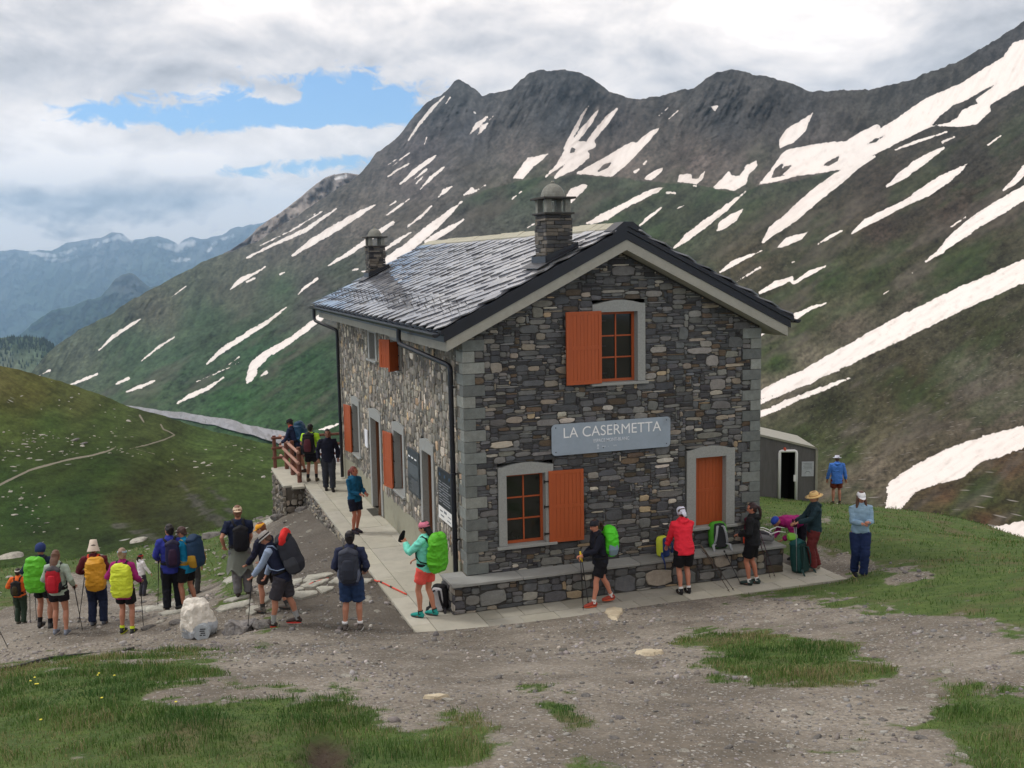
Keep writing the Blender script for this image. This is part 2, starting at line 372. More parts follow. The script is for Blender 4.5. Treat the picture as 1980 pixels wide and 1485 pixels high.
def build_ground():
    def axis(a, b, fa, fb, c, f):
        # fine between fa..fb, coarse outside
        return np.unique(np.concatenate([np.arange(a, fa, c), np.arange(fa, fb, f), np.arange(fb, b+c, c)]))
    xs = axis(-60, 62, -17, 20, .8, .105); ys = axis(-60, 46, -16, 16, .8, .105)
    Xg, Yg = np.meshgrid(xs, ys); x = Xg.ravel(); y = Yg.ravel()
    cx_ = np.clip(x, -18, 30); cy_ = np.clip(y, -21, 36)
    z = ground_z(cx_, cy_)-.22*np.hypot(x-cx_, y-cy_)
    V = np.stack([x, y, z], 1); nx = len(xs); ny = len(ys)
    i = np.arange((nx-1)*(ny-1)); r = i//(nx-1); c = i % (nx-1); a = r*nx+c
    F = np.stack([a, a+1, a+nx+1, a+nx], 1)
    u, v, d = to_px(V); front = d > 3
    g = np.where(front, grass_sdf(u, v, x, y, d), 40.0); s = np.where(front, soil_sdf(u, v, x, y, d), -60.)
    g = np.where(d > 46, 40, g)
    V[:, 2] -= .22*np.clip((s+4)/22, 0, 1)
    return V, F, np.clip(g/20, -2, 2), np.clip(s/20, -2, 2), np.clip(np.where(front, poly_sdf(u, v, DAMP), -60)/25, -2, 2)
GV, GF, Ggrass, Gsoil, Gdamp = build_ground()

def ground_material():
    mt, t, out = newmat('gravel_and_turf'); co = t.node('ShaderNodeTexCoord').outputs['Object']
    n1 = t.noise(co, .55, 6, .6); n2 = t.noise(co, 3.2, 6, .65); n3 = t.noise(co, 16, 5, .7)
    vor = t.node('ShaderNodeTexVoronoi', {'Vector': co, 'Scale': 17.0, 'Randomness': 1.0}); vor2 = t.node('ShaderNodeTexVoronoi', {'Vector': co, 'Scale': 44.0})
    dirt = t.mix(t.ss(n1, .38, .62), (.138, .120, .096), (.320, .286, .238))
    dirt = t.mix(t.ss(n2, .42, .68), dirt, (.220, .188, .150))
    dirt = t.mix(t.ss(n3, .38, .62, 0, .55), dirt, (.110, .097, .080))
    # single stones of mixed grey in the soil
    cs = t.node('ShaderNodeSeparateColor', {0: vor.outputs['Color']}).outputs; st = t.math('MULTIPLY', t.ss(cs[0], .56, .62), t.ss(vor.outputs['Distance'], .40, .28))
    stc = t.mix(cs[1], (.17, .155, .142), (.46, .44, .40)); c = t.mix(st, dirt, stc)
    cs2 = t.node('ShaderNodeSeparateColor', {0: vor2.outputs['Color']}).outputs; st2 = t.math('MULTIPLY', t.ss(cs2[0], .62, .66), t.ss(vor2.outputs['Distance'], .42, .3))
    c = t.mix(st2, c, t.mix(cs2[1], (.11, .10, .095), (.45, .43, .40)))
    dm_ = t.ss(t.math('ADD', t.attr('damp'), t.math('MULTIPLY', t.math('SUBTRACT', n2, .5), 2.0)), -.5, .6, 0, .62); c = t.mix(dm_, c, (.075, .066, .056))
    gr = t.mix(t.ss(n2, .35, .65), (.062, .110, .026), (.105, .160, .038))
    gr = t.mix(t.ss(t.noise(co, .9, 5, .6), .5, .72), gr, (.13, .115, .055))
    gr = t.mix(t.ss(n3, .35, .7), t.mix(.45, gr, (.045, .055, .02)), gr)
    gm = t.ss(t.math('ADD', t.attr('grass'), t.math('MULTIPLY', t.math('SUBTRACT', t.noise(co, 7, 5, .72), .5), 2.2)), -.25, .35)
    c = t.mix(gm, c, gr)
    sm = t.ss(t.math('ADD', t.attr('soil'), t.math('MULTIPLY', t.math('SUBTRACT', n2, .5), 1.4)), -.5, .6)
    c = t.mix(sm, c, t.mix(n3, (.030, .021, .015), (.085, .062, .045)))
    h = t.math('ADD', t.math('MULTIPLY', n3, .8), t.math('ADD', t.math('MULTIPLY', st, .6), t.math('MULTIPLY', st2, .3)))
    principled(t, out, c, .93, h, .7, .035, .2)
    return mt
go = mesh_obj('ground', GV, GF, ground_material(), smooth=True); tag(go, kind='structure')
add_attr(go.data, 'grass', Ggrass); add_attr(go.data, 'soil', Gsoil); add_attr(go.data, 'damp', Gdamp)

# --- one sheet of valley land below everything, out to the horizon
bm_ = MB(); R_ = 29500
bm_.add([(R_*math.cos(a*math.pi/24), R_*math.sin(a*math.pi/24), -1900) for a in range(48)], [tuple(range(48))])
tag(bm_.build('valley_land', simple('valley_land', (70, 84, 58), scale=.004, bs=0)), kind='structure')

# --- sheets of far terrain: rows from the skyline down, every vertex at its own distance, backs closed by a falling slope
def interp(pts, u): p = sorted(pts); return np.interp(u, [a[0] for a in p], [a[1] for a in p])
def sheet(sky_, bot_, Dctl, u0, u1, nu, nv, jag=0., jseed=1, jag2=0., power=1.0, back=.35, logD=True):
    us = np.linspace(u0, u1, nu); top = interp(sky_, us)
    if jag: top = top+(fbm(np.stack([us/26, us*0, us*0], 1), 5, jseed)-.5)*jag*2
    if jag2: top = top+(fbm(np.stack([us/7, us*0+9, us*0], 1), 4, jseed+1)-.5)*jag2*2*np.clip((us-600)/200, .4, 1)
    bot = interp(bot_, us); t = np.linspace(0, 1, nv)**power
    U = np.repeat(us[None], nv, 0); Vv = top[None]+(bot-top)[None]*t[:, None]
    f = tps([(a, b) for a, b, c in Dctl], [math.log(c) for a, b, c in Dctl], 1e-4)
    D = np.exp(f(U, Vv)); return U, Vv, D, t
def sheet_obj(name, mat_, P, nv, nu, back=.35, attrs=None, smooth=True):
    """P (nv,nu,3); adds two rows behind the crest going away and down"""
    top = P[0]; away = (top-CAM); away[:, 2] = 0; L = np.linalg.norm(away, axis=1)[:, None]; away = away/L
    h = np.maximum((P[0, :, 2]-P[-1, :, 2]), 20)[:, None]
    b1 = top+away*h*.35-np.array([0, 0, 1])*h*.12; b2 = top+away*h*1.6-np.array([0, 0, 1])*(h*1.0)
    A = np.concatenate([b2[None], b1[None], P], 0); n = nv+2
    i = np.arange((nu-1)*(n-1)); r = i//(nu-1); c = i % (nu-1); a = r*nu+c
    F = np.stack([a, a+nu, a+nu+1, a+1], 1)
    o = mesh_obj(name, A.reshape(-1, 3), F, mat_, smooth=smooth); tag(o, kind='structure')
    for k, arr in (attrs or {}).items():
        arr = np.concatenate([arr[:1], arr[:1], arr], 0); add_attr(o.data, k, arr.reshape(n*nu, -1) if arr.ndim == 3 else arr.ravel())
    return o
def idw(samples, U, V, p=3.0):
    S = np.array([s[:2] for s in samples], float); C = np.array([lin(s[2:5]) for s in samples]); u = U.ravel(); v = V.ravel(); out = np.zeros((len(u), 3))
    for i in range(0, len(u), 50000):
        d = np.hypot(u[i:i+50000, None]-S[:, 0], (v[i:i+50000, None]-S[:, 1])*1.2)+12
        wt = 1/d**p; out[i:i+50000] = (wt@C)/wt.sum(1)[:, None]
    return out.reshape(U.shape+(3,))

MSKY = [(-200,800),(30,745),(60,720),(85,690),(110,668),(150,640),(215,608),(280,566),(320,545),(370,520),(400,503),(440,488),(470,478),(500,468),(550,432),(600,400),(650,366),(685,345),(700,334),(725,300),(770,265),(800,225),(825,200),(850,186),(867,172),(878,158),(887,155),(905,163),(932,187),(950,183),(990,172),(1005,155),(1020,143),(1040,137),(1075,134),(1112,137),(1120,139),(1150,155),(1180,178),(1215,190),(1250,190),(1300,180),(1340,172),(1362,155),(1380,142),(1410,134),(1450,140),(1500,152),(1530,162),(1570,177),(1650,175),(1720,166),(1770,152),(1790,140),(1850,122),(1885,100),(1920,80),(1980,40),(2160,-60)]
MBOT = [(-200,930),(660,930),(1300,960),(1467,1000),(1700,1040),(2160,1110)]
MD = [(-200,800,2700),(60,720,2500),(150,640,2900),(250,575,3000),(480,470,3100),(700,335,2900),(885,156,2650),(1075,135,2450),(1250,190,2350),(1400,135,2050),(1600,175,1750),(1790,140,1480),(1980,40,1350),(2160,-60,1250),
 (70,727,2450),(230,783,1900),(400,800,1500),(540,850,1240),(650,880,1100),(650,930,1000),(300,870,1450),(-150,900,1700),(400,900,1150),
 (300,700,2150),(500,650,1750),(700,600,1600),(700,450,2250),(900,320,2200),(900,450,1600),(900,600,1150),(1100,310,1900),(1100,365,1450),(1200,335,1850),(1250,370,1400),(1400,340,1650),(1430,385,1300),(1300,500,950),(1100,600,900),
 (1600,330,1350),(1500,450,950),(1500,600,640),(1700,300,1150),(1750,450,760),(1850,250,1000),(1980,200,980),(1980,350,700),(1980,505,470),(1750,620,430),(1469,770,470),(1469,810,400),(1750,675,330),(1980,560,360),
 (1469,870,240),(1600,850,190),(1600,930,95),(1750,800,200),(1900,700,260),(1980,820,135),(1750,920,90),(1714,985,58),(1850,930,78),(1980,865,110),(1900,960,66),(1980,1010,56),(1980,1060,46),(1600,1000,56),(1467,960,90),(1467,1000,70),(1700,1040,44),(2160,1110,38),(2160,900,90),(2160,500,400),(1200,800,500),(1000,800,700),(900,900,600),(1200,960,200)]
NU, NV = 1240, 430
U, Vv, D, tt = sheet(MSKY, MBOT, MD, -200, 2160, NU, NV, jag=4.0, jseed=3, jag2=2.2)
P0 = pt(U, Vv, D)
# relief and colour patterns follow the slope's own surface coordinates (a: across the fall line, b: down it)
Uf, Vf_ = U.ravel(), Vv.ravel(); Pf = P0.reshape(-1, 3)
upm = np.clip(1-(Vv-interp(MSKY, U.ravel()).reshape(U.shape))/240, 0, 1)     # rockier, rougher towards the crests
def slope_noise(sa, sb, oct=4, seed=0, ridged=False, steep=True):
    def at(deg):
        c, n = math.cos(rad(deg)), math.sin(rad(deg)); return np.stack([(Uf*n+Vf_*c)/sa, (Uf*c-Vf_*n)/sb, 0*Uf], 1)
    A = fbm(at(32), oct, seed, ridged).reshape(U.shape)
    if not steep: return A
    B = fbm(at(62)+17.3, oct, seed, ridged).reshape(U.shape); k = np.clip((upm-.35)*3, 0, 1); return A*(1-k)+B*k
g1 = slope_noise(52, 210, 5, 3, True); g2 = slope_noise(17, 60, 5, 8, True); g3 = slope_noise(6, 12, 4, 12)
dis = D*((g1-.55)*.030+(g2-.55)*.012*(.5+1.6*upm)+(g3-.5)*.0065*(.6+1.5*upm))
edge = np.clip(tt*14, .25, 1)[:, None]
Dm = D+dis*edge*np.clip((D-50)/60, 0, 1)
PM = pt(U, Vv, Dm)

# colours of rock, scree and turf, read off at places and mixed with noise
CS = [(885,180,92,90,92),(900,250,88,86,90),(1075,165,82,80,82),(1075,240,78,78,82),(1000,300,98,92,92),(1190,240,92,86,86),(1400,165,86,82,82),(1400,240,76,74,76),(1550,215,78,75,76),(1750,190,74,72,72),(1950,90,68,66,68),(1350,310,110,100,98),(1200,315,110,100,98),(1080,320,104,96,94),(800,350,106,98,98),(820,290,96,90,92),(700,430,110,102,98),(780,430,102,96,92),(560,440,108,101,98),(620,480,102,95,92),
 (550,560,72,86,68),(650,520,80,84,74),(450,560,90,90,80),(400,620,72,86,68),(300,600,92,90,80),(250,680,72,86,68),(150,680,92,96,84),(500,680,58,78,58),(600,700,56,76,54),(350,700,66,82,64),(620,600,92,88,86),(520,480,100,96,90),(450,780,56,80,52),(580,820,54,74,50),(300,780,74,88,66),(640,860,60,78,54),(600,560,86,82,80),
 (900,420,96,90,88),(950,380,80,80,76),(1000,370,70,76,68),(1200,380,66,72,62),(1250,430,68,74,62),(1300,470,70,76,62),(1350,400,66,68,58),(1450,330,94,86,84),(1560,280,86,80,80),(1500,420,76,70,62),(1600,400,74,66,60),(1700,350,70,63,58),(1850,290,66,62,58),(1450,500,80,72,62),(1600,530,56,68,44),(1660,500,66,66,50),(1700,450,74,64,58),(1850,420,72,62,56),(1550,620,66,68,50),(1500,700,60,72,44),
 (1500,745,115,105,96),(1560,690,110,102,92),(1640,630,96,88,80),(1760,580,80,74,66),(1700,540,56,60,42),(1850,500,54,58,40),(1600,790,46,48,32),(1750,740,54,48,36),(1900,640,56,56,42),(1880,730,90,86,78),(1930,780,92,84,78),(1800,780,52,56,36),(1850,820,84,76,68),(1550,850,54,60,38),(1640,880,58,66,40),(1690,900,110,100,90),(1650,950,98,86,78),(1760,880,92,84,74),(1830,960,84,66,54),(1900,960,58,66,40),(1850,985,58,66,40),(1950,905,82,66,54),(1900,1010,78,58,46),(2000,1000,60,66,42)]
C0 = idw(CS, U, Vv)
k1 = slope_noise(20, 60, 5, 50); k2 = slope_noise(5, 11, 5, 60); k3 = slope_noise(44, 120, 4, 70); k4 = slope_noise(9, 46, 4, 80); k5 = slope_noise(2.6, 4.2, 3, 82, steep=False)
SHL = [(860,400),(900,382),(940,366),(1000,348),(1060,341),(1130,338),(1200,345),(1290,352),(1350,358),(1400,368),(1430,373),(1470,360),(1530,352),(1600,332),(1660,322)]
sl_ = Vv-(interp(SHL, Uf).reshape(U.shape)+(slope_noise(14, 30, 4, 97)-.5)*9); inu = np.clip(np.minimum(U-860, 1660-U)/70, 0, 1)
wd_ = (np.clip(sl_*.8+.5, 0, 1)*np.exp(-np.maximum(sl_, 0)/55)*inu*.8)[..., None]; wu_ = (np.clip(.5-sl_*.8, 0, 1)*np.exp(np.minimum(sl_, 0)/42)*inu*.65)[..., None]
C0 = C0*(1-wd_)+np.array(lin((60, 68, 54)))*wd_; C0 = C0*(1-wu_)+np.array(lin((112, 103, 99)))*wu_
gm_ = C0.mean(-1, keepdims=True); C0 = np.clip(gm_+(C0-gm_)*1.25, .004, 1)
lum = 1+(k1-.5)*.55+(k2-.5)*1.1+(k3-.5)*.5+(k4-.5)*.7+(k5-.5)*1.35
C = C0*lum[..., None]
low_ = np.clip((Vv-interp(MSKY, U.ravel()).reshape(U.shape)-90)/120, 0, 1)
rock = np.clip((slope_noise(26, 120, 5, 91)*.7+k1*.4-.60)*8, 0, 1)*np.clip(1.1-upm, 0, 1)*.55
C = C*(1-rock[..., None])+np.array(lin((100, 90, 84)))*rock[..., None]*(.5+k2[..., None])
turf = np.clip((slope_noise(30, 100, 5, 93)*.7+k3*.4-.58)*8, 0, 1)*low_*.36
C = C*(1-turf[..., None])+np.array(lin((54, 76, 42)))*turf[..., None]*(.5+k2[..., None])
cliff = np.clip((slope_noise(12, 30, 5, 95)-.50)*6, 0, 1)*np.clip(upm*1.8, 0, 1)*.42*np.clip((U-650)/200, .3, 1)
C = C*(1-cliff[..., None]); gul = np.clip((g2-.62)*4, 0, 1)*.22; C = C*(1-gul[..., None])
band = np.clip((fbm(np.stack([Uf/90, Vf_/7+Uf/60, 0*Uf], 1), 4, 99).reshape(U.shape)-.5)*5, -1, 1)*upm
C = C*(1+.16*band)[..., None]
CLM = np.clip(C*np.array([.96, 1.03, .98])/1.22, .003, 1)

def Z(L, s=.5, ox=0, oy=0): return [[(ox+a*s, oy+b*s, r*s) for a, b, r in st] for st in L]
SN = Z([[(1130,990,3),(1200,940,13),(1300,880,15),(1400,820,10),(1455,790,2)],[(955,997,3),(1060,945,6),(1180,890,8),(1300,808,3)],[(1005,950,2),(1130,890,3),(1250,815,2)],[(1270,1027,3),(1340,985,8),(1400,945,9),(1470,895,9),(1520,862,7)],
 [(1480,1015,12),(1560,970,20),(1660,890,18),(1740,820,10),(1785,780,3)],[(1480,970,7),(1540,930,7),(1590,898,3)],[(1650,935,10),(1720,895,12),(1795,848,3)],[(1575,878,2),(1625,840,6),(1668,798,3)],[(1495,832,2),(1540,800,6),(1585,768,2)],[(1548,712,3),(1600,665,9),(1655,625,9),(1688,600,2)],
 [(1580,542,2),(1620,480,6),(1670,420,7),(1718,372,3)],[(1500,683,2),(1540,655,5),(1583,632,1)],[(1515,645,1),(1550,615,4),(1585,590,1)],[(1485,648,1),(1535,615,2)],[(1620,738,1),(1665,690,7),(1722,642,2)],[(1605,692,3),(1650,655,4)],[(1610,708,3),(1635,683,2)],[(1695,762,2),(1720,740,9),(1748,720,2)],[(1793,755,4),(1825,735,9)],[(1800,760,1),(1840,738,4),(1878,715,2)],
 [(1818,518,2),(1845,485,10),(1885,452,4)],[(1848,522,2),(1870,490,10),(1885,478,3)],[(1893,463,2),(1907,448,2)],[(1725,400,2),(1740,378,4)],[(1505,795,2),(1530,780,3)],[(1640,560,2),(1650,530,2)],[(1840,440,2),(1832,432,2)],
 [(800,1407,3),(860,1355,10),(930,1310,11),(1010,1260,8),(1080,1210,6),(1115,1182,1)],[(965,1465,14),(985,1410,18),(1030,1370,15),(1100,1330,11),(1180,1275,11),(1240,1225,13)],[(1000,1462,1),(1030,1440,7)],[(888,1122,2),(930,1085,9),(990,1055,6),(1028,1030,2)],[(955,1090,5),(985,1075,5)],
 [(1145,1147,1),(1180,1110,5),(1228,1078,5)],[(383,1355,2),(440,1300,7),(520,1248,6),(548,1232,1)],[(545,1397,2),(610,1345,5),(675,1303,2)],[(665,1147,1),(720,1107,2)],[(875,1418,1),(925,1380,3)],[(1082,1060,3),(1100,1052,3)],
 [(1365,1045,3),(1385,1040,3)],[(1400,1050,2),(1440,1047,3)],[(1185,840,1),(1250,815,1)]])+[
 [(130,746,1),(160,735,3),(188,723,2)],[(226,742,2),(248,731,3)],[(245,757,1.5),(270,748,4),(298,736,2)],[(344,779,2),(368,765,5),(400,752,3.5),(432,730,1.5)],[(70,729,1),(96,716,2)],[(478,740,3),(492,722,5)],[(616,831,1),(634,827,4),(655,820,1)],[(380,738,.6),(440,712,.6),(462,700,.8)],
 [(1469,801,7),(1530,775,6),(1590,752,4.5),(1643,731,1.5)],[(1469,764,6),(1500,752,13),(1560,728,15),(1640,686,19),(1750,630,23),(1860,577,22),(1980,524,21),(2160,455,20)],[(1460,782,4),(1530,757,6),(1545,748,1)]]
SN += Z([[(970,935,5),(1010,890,18),(1090,830,26),(1180,750,27),(1260,690,24),(1330,640,16),(1400,605,6)],[(210,575,11),(235,520,9),(270,450,6),(298,407,1)],[(235,555,9),(270,510,12),(310,460,9),(335,422,1)],[(290,560,12),(330,510,12),(370,460,14),(408,418,2)],[(130,683,3),(180,640,10),(215,600,22),(260,570,26),(310,560,14)],[(170,684,7),(230,640,22),(280,600,20)],
 [(700,718,2),(712,720,3)],[(620,965,3),(680,915,13),(740,870,15),(820,810,11),(905,740,1)],[(480,885,2),(530,840,6),(578,803,2)],[(805,1052,3),(860,1015,10),(965,970,2)],[(1185,942,3),(1230,915,7),(1280,890,2)],[(1315,903,3),(1370,860,14),(1440,825,14),(1520,785,11),(1600,740,22),(1660,700,22),(1720,665,12),(1762,632,2)],
 [(1450,722,4),(1500,685,16),(1560,640,18),(1620,600,14),(1670,572,4)],[(1665,550,5),(1710,530,5)],[(1480,580,2),(1560,550,6),(1680,510,3)],[(1600,1012,3),(1660,970,10),(1700,930,20),(1790,860,26),(1890,800,28),(1990,740,26),(2300,560,30)],[(1900,738,3),(1940,705,12),(1990,650,16),(2300,440,20)],[(1695,878,2),(1755,840,3)],[(1840,560,2),(1890,525,2)],[(870,1088,2),(960,1035,4)],
 [(960,1132,5),(1020,1100,13),(1080,1078,9),(1085,1095,4)],[(1090,1095,4),(1150,1055,9),(1212,1030,3)],[(1100,1222,12),(1160,1190,7),(1220,1172,1)],[(960,1290,7),(990,1280,4)],[(1052,1027,3),(1092,1012,2)],[(775,970,2),(798,962,1)],[(1435,1140,2),(1465,1118,2)],[(0,770,3),(35,740,2)],[(60,880,3),(85,865,3)],[(600,745,4),(630,748,5)],[(640,805,2),(665,795,2)],[(560,455,1),(605,415,2)],[(605,460,1),(645,425,1)],[(510,635,5),(520,622,3)],[(960,220,10),(980,200,6)],[(475,665,4),(490,655,3)],[(1548,1055,1),(1555,1048,1)]], .5, 990, 0)
def Q(L): return [[(990+a*.5, b*.5) for a, b in pl] for pl in L]
SP = Q([[(948,718),(1000,655),(1040,600),(1060,580),(1180,555),(1290,545),(1340,515),(1400,485),(1420,480),(1425,495),(1470,470),(1540,420),(1600,380),(1680,345),(1740,320),(1800,280),(1900,220),(1935,165),(1980,150),(2300,-60),(2300,120),(1980,330),(1900,375),(1850,405),(1850,430),(1800,480),(1750,490),(1680,490),(1640,485),(1600,500),(1500,550),(1400,600),(1300,655),(1240,660),(1180,672),(1100,680),(1030,700)],
 [(1035,575),(1033,540),(1060,500),(1110,470),(1165,435),(1150,470),(1135,510),(1090,550)],[(0,690),(60,610),(145,592),(90,640),(40,693)],[(245,672),(300,640),(380,595),(460,548),(480,550),(530,510),(578,487),(545,530),(480,600),(440,640),(390,683),(330,680)],[(505,695),(540,665),(590,643),(575,670),(540,697)],
 [(638,705),(650,675),(690,672),(700,690),(720,690),(745,662),(738,690),(715,712)],[(772,728),(810,690),(840,660),(850,680),(880,680),(905,640),(945,620),(950,640),(920,670),(905,710),(860,740),(820,730)],[(768,412),(800,408),(785,430)],
 [(275,868),(340,830),(400,800),(480,760),(540,730),(595,722),(560,745),(500,775),(430,810),(370,850),(310,866)],[(200,770),(225,730),(270,712),(298,713),(270,745),(230,785)],[(790,895),(800,860),(840,830),(900,803),(870,850),(825,885)],[(1020,960),(1060,920),(1145,895),(1120,925),(1050,955)]])
SP += [[(1712,987),(1715,950),(1720,932),(1760,905),(1830,868),(1900,843),(1980,822),(2200,770),(2200,800),(1980,866),(1950,878),(1900,893),(1860,925),(1800,940),(1770,952),(1752,972),(1740,985)],[(1872,1027),(1940,1015),(1980,1006),(2200,960),(2200,1090),(1980,1056),(1930,1047)]]
HOLES = Q([[(1625,485),(1650,455),(1700,412),(1760,385),(1830,345),(1875,322),(1840,350),(1790,385),(1800,400),(1740,425),(1720,455),(1690,475)],[(1205,640),(1230,620),(1265,603),(1260,620),(1225,642)],[(1000,690),(1020,650),(1050,630),(1040,655),(1060,640),(1080,640),(1040,680),(1060,676)],[(225,590),(232,570),(245,575),(240,590)],[(1370,560),(1400,540),(1440,525),(1410,548)],[(330,665),(350,640),(385,625),(370,650)]])
HOLES += [[(1480,792),(1540,762),(1560,752),(1540,752),(1475,780),(1465,790)]]
uf = U.ravel(); vf = Vv.ravel()
sdf = np.maximum(seg_sdf(uf, vf, SN), poly_sdf(uf, vf, SP)); sdf = np.minimum(sdf, -poly_sdf(uf, vf, HOLES))
sdf = np.clip(sdf, -30, 30).reshape(U.shape); nz = np.clip(1.3-D/900, .55, 1)
sdfn = sdf+((slope_noise(5, 11, 4, 101)-.5)*7+(slope_noise(2.4, 3.4, 3, 103, steep=False)-.5)*5)*nz
sdirt = np.clip((slope_noise(5, 42, 4, 105)-.52)*3, 0, 1)*.45+np.clip((k2-.60)*4, 0, 1)*.5+np.clip(1-sdfn/5, 0, 1)*.25

def mountain_material():
    mt, t, out = newmat('mountain_slope'); co = t.node('ShaderNodeTexCoord').outputs['Object']
    near_ = t.attr('near'); n1 = t.noise(co, 1.1, 5, .7); k = t.math('MULTIPLY_ADD', t.math('MULTIPLY', t.math('SUBTRACT', n1, .5), near_), 1.6, 1.0)
    base = t.mix(1.0, t.attr('Col', 'Color'), t.comb(k, k, k), 'MULTIPLY'); n = n1
    # stones lying on the near slope
    vo = t.node('ShaderNodeTexVoronoi', {'Vector': co, 'Scale': .75}); vc = t.node('ShaderNodeSeparateColor', {0: vo.outputs['Color']}).outputs
    stn = t.math('MULTIPLY', t.math('MULTIPLY', t.ss(vc[0], .86, .9), t.ss(vo.outputs['Distance'], .34, .2)), near_)
    base = t.mix(stn, base, (.24, .22, .20))
    sm = t.ss(t.math('ADD', t.attr('snow'), t.math('MULTIPLY', t.math('MULTIPLY', t.math('SUBTRACT', n1, .5), near_), 4.0)), -.15, .45)
    snc = t.mix(t.attr('dirt'), (.85, .785, .735), (.58, .51, .46))
    c = t.mix(sm, base, snc)
    principled(t, out, c, .95, n, .5, .35, .1)
    return mt
mo = sheet_obj('mountain', mountain_material(), PM, NV, NU, attrs={'Col': CLM, 'snow': sdfn, 'dirt': np.clip(sdirt, 0, 1), 'near': np.clip(1.25-D/420, 0, 1)})

# --- river bed of grey gravel and braided water on the valley floor
RC = [(215,781,2),(250,786,3.5),(300,794,6),(350,803,9),(400,812,11),(450,822,13),(500,834,16),(545,846,19),(600,862,24),(660,882,28),(720,900,30)]
ru = np.linspace(215, 720, 260); rc = np.interp(ru, [a[0] for a in RC], [a[1] for a in RC]); rw = np.interp(ru, [a[0] for a in RC], [a[2] for a in RC])
rw = rw*(.80+.6*fbm(np.stack([ru/22, ru*0, ru*0], 1), 4, 5)); rc = rc+(fbm(np.stack([ru/40, ru*0+3, ru*0], 1), 3, 6)-.5)*6; tv = np.linspace(-1, 1, 14)
RU = np.repeat(ru[None], 14, 0); RV = rc[None]+rw[None]*tv[:, None]*.62
fD = tps([(a, b) for a, b, c in MD], [math.log(c) for a, b, c in MD], 1e-4)
RD = np.exp(fD(RU, RV))
def drape(U_, V_, lift):
    # find the slope's own distance there, then come a little towards the viewer
    j = np.clip(np.round((U_+200)/2360*(NU-1)).astype(int), 0, NU-1); best = np.zeros(U_.shape)
    for k in np.ndindex(U_.shape):
        best[k] = np.interp(V_[k], Vv[:, j[k]], Dm[:, j[k]])
    return best-lift
RP = pt(RU, RV, drape(RU, RV, 14.0))
i_ = np.arange(259*13); r_ = i_//259; c_ = i_ % 259; a_ = r_*260+c_
mt, t, out = newmat('river_gravel'); co = t.node('ShaderNodeTexCoord').outputs['Object']
mp = t.node('ShaderNodeMapping', {0: co, 3: (.10, .012, .05), 2: (0, 0, rad(-35))}).outputs[0]
n = t.noise(mp, 1.0, 6, .65, 1.5); c = t.mix(t.ss(n, .45, .56), (.16, .155, .155), (.30, .30, .32))
c = t.mix(t.ss(t.noise(mp, .8, 5, .6), .62, .68), c, (.07, .09, .05))
principled(t, out, c, t.ss(n, .42, .6, .35, .85), n, .2, 1.0, .3)
tag(mesh_obj('river', RP.reshape(-1, 3), np.stack([a_, a_+260, a_+261, a_+1], 1), mt, smooth=True), kind='structure')

# --- green hill on the left with the footpath
HSKY = [(-220,640),(-100,672),(0,706),(60,720),(120,738),(180,758),(240,782),(300,800),(350,814),(400,831),(480,850),(540,865),(600,884),(760,920)]
HBOT = [(-220,1150),(0,1125),(200,1105),(450,1050),(530,1030),(760,1010)]
HD = [(-220,640,190),(0,706,205),(240,782,255),(400,831,280),(540,865,300),(760,920,330),(-220,850,130),(0,850,150),(150,850,160),(300,850,185),(450,880,200),(350,930,145),(500,940,135),(650,960,150),(0,1000,98),(200,1000,96),(-220,1000,90),(-220,1150,60),(0,1125,62),(200,1105,62),(330,1000,92),(420,990,84),(450,1050,66),(530,1030,72),(560,980,95),(760,1010,110),(100,920,125),(250,930,122)]
hU, hV, hD, ht = sheet(HSKY, HBOT, HD, -220, 760, 520, 260, jag=3, jseed=9)
hP = pt(hU, hV, hD); hf = hP.reshape(-1, 3)
roll_ = (fbm(hf/24, 4, 33)-.5)*7.5+(fbm(hf/7, 4, 34)-.5)*2.4+(fbm(hf/2, 3, 35)-.5)*.5
_rs = seg_sdf(hU.ravel(), hV.ravel(), [[(352,936,4),(372,962,9),(398,992,12),(425,1010,10)],[(225,1018,3),(262,1030,8),(300,1040,8)],[(405,945,2),(432,968,5),(448,990,6)]]); rav = np.clip((_rs+14)/26, 0, 1)
roll_ = roll_+rav*((fbm(hf*.16, 4, 37, True)-.5)*5+1.5)
hDm = hD+roll_.reshape(hU.shape)*np.clip(ht*12, .15, 1)[:, None]*np.clip(hD/180, .4, 1)
hPm = pt(hU, hV, hDm)
HS = [(0,740,92,88,62),(60,760,78,76,50),(150,780,70,72,48),(100,820,58,70,42),(0,830,66,74,46),(200,820,56,66,40),(300,830,58,64,42),(400,850,64,76,48),(500,880,62,74,46),(300,880,62,70,44),(200,900,48,62,34),(100,900,52,62,36),(0,930,48,62,36),(350,930,60,62,40),(280,940,52,56,34),(450,930,62,72,44),(150,960,44,58,34),(250,980,54,54,34),(50,1000,44,60,34),(200,1040,46,56,34),(100,1060,56,68,42),(480,980,58,70,42),(350,1000,52,54,38)]
hC = idw(HS, hU, hV)*(1+(fbm(hf/5, 4, 44)-.5)*.8+(fbm(hf/30, 3, 45)-.5)*.9).reshape(hU.shape)[..., None]
rk = np.clip((rav-.5)*3+(fbm(hf/3.0, 4, 46)-.5)*4.5, 0, 1)*np.clip(rav*3, 0, 1)*.85; rk = rk.reshape(hU.shape)[..., None]
hC = hC*(1-rk)+np.array(lin((76, 74, 72)))*rk
hufl, hvfl = hU.ravel(), hV.ravel()
hC = hC*(1+(fbm(np.stack([hufl/5, hvfl/3.2, 0*hufl], 1), 4, 48)-.5)*.9+(fbm(np.stack([hufl/34, hvfl/13+hufl/60, 0*hufl], 1), 4, 49)-.5)*.8).reshape(hU.shape)[..., None]
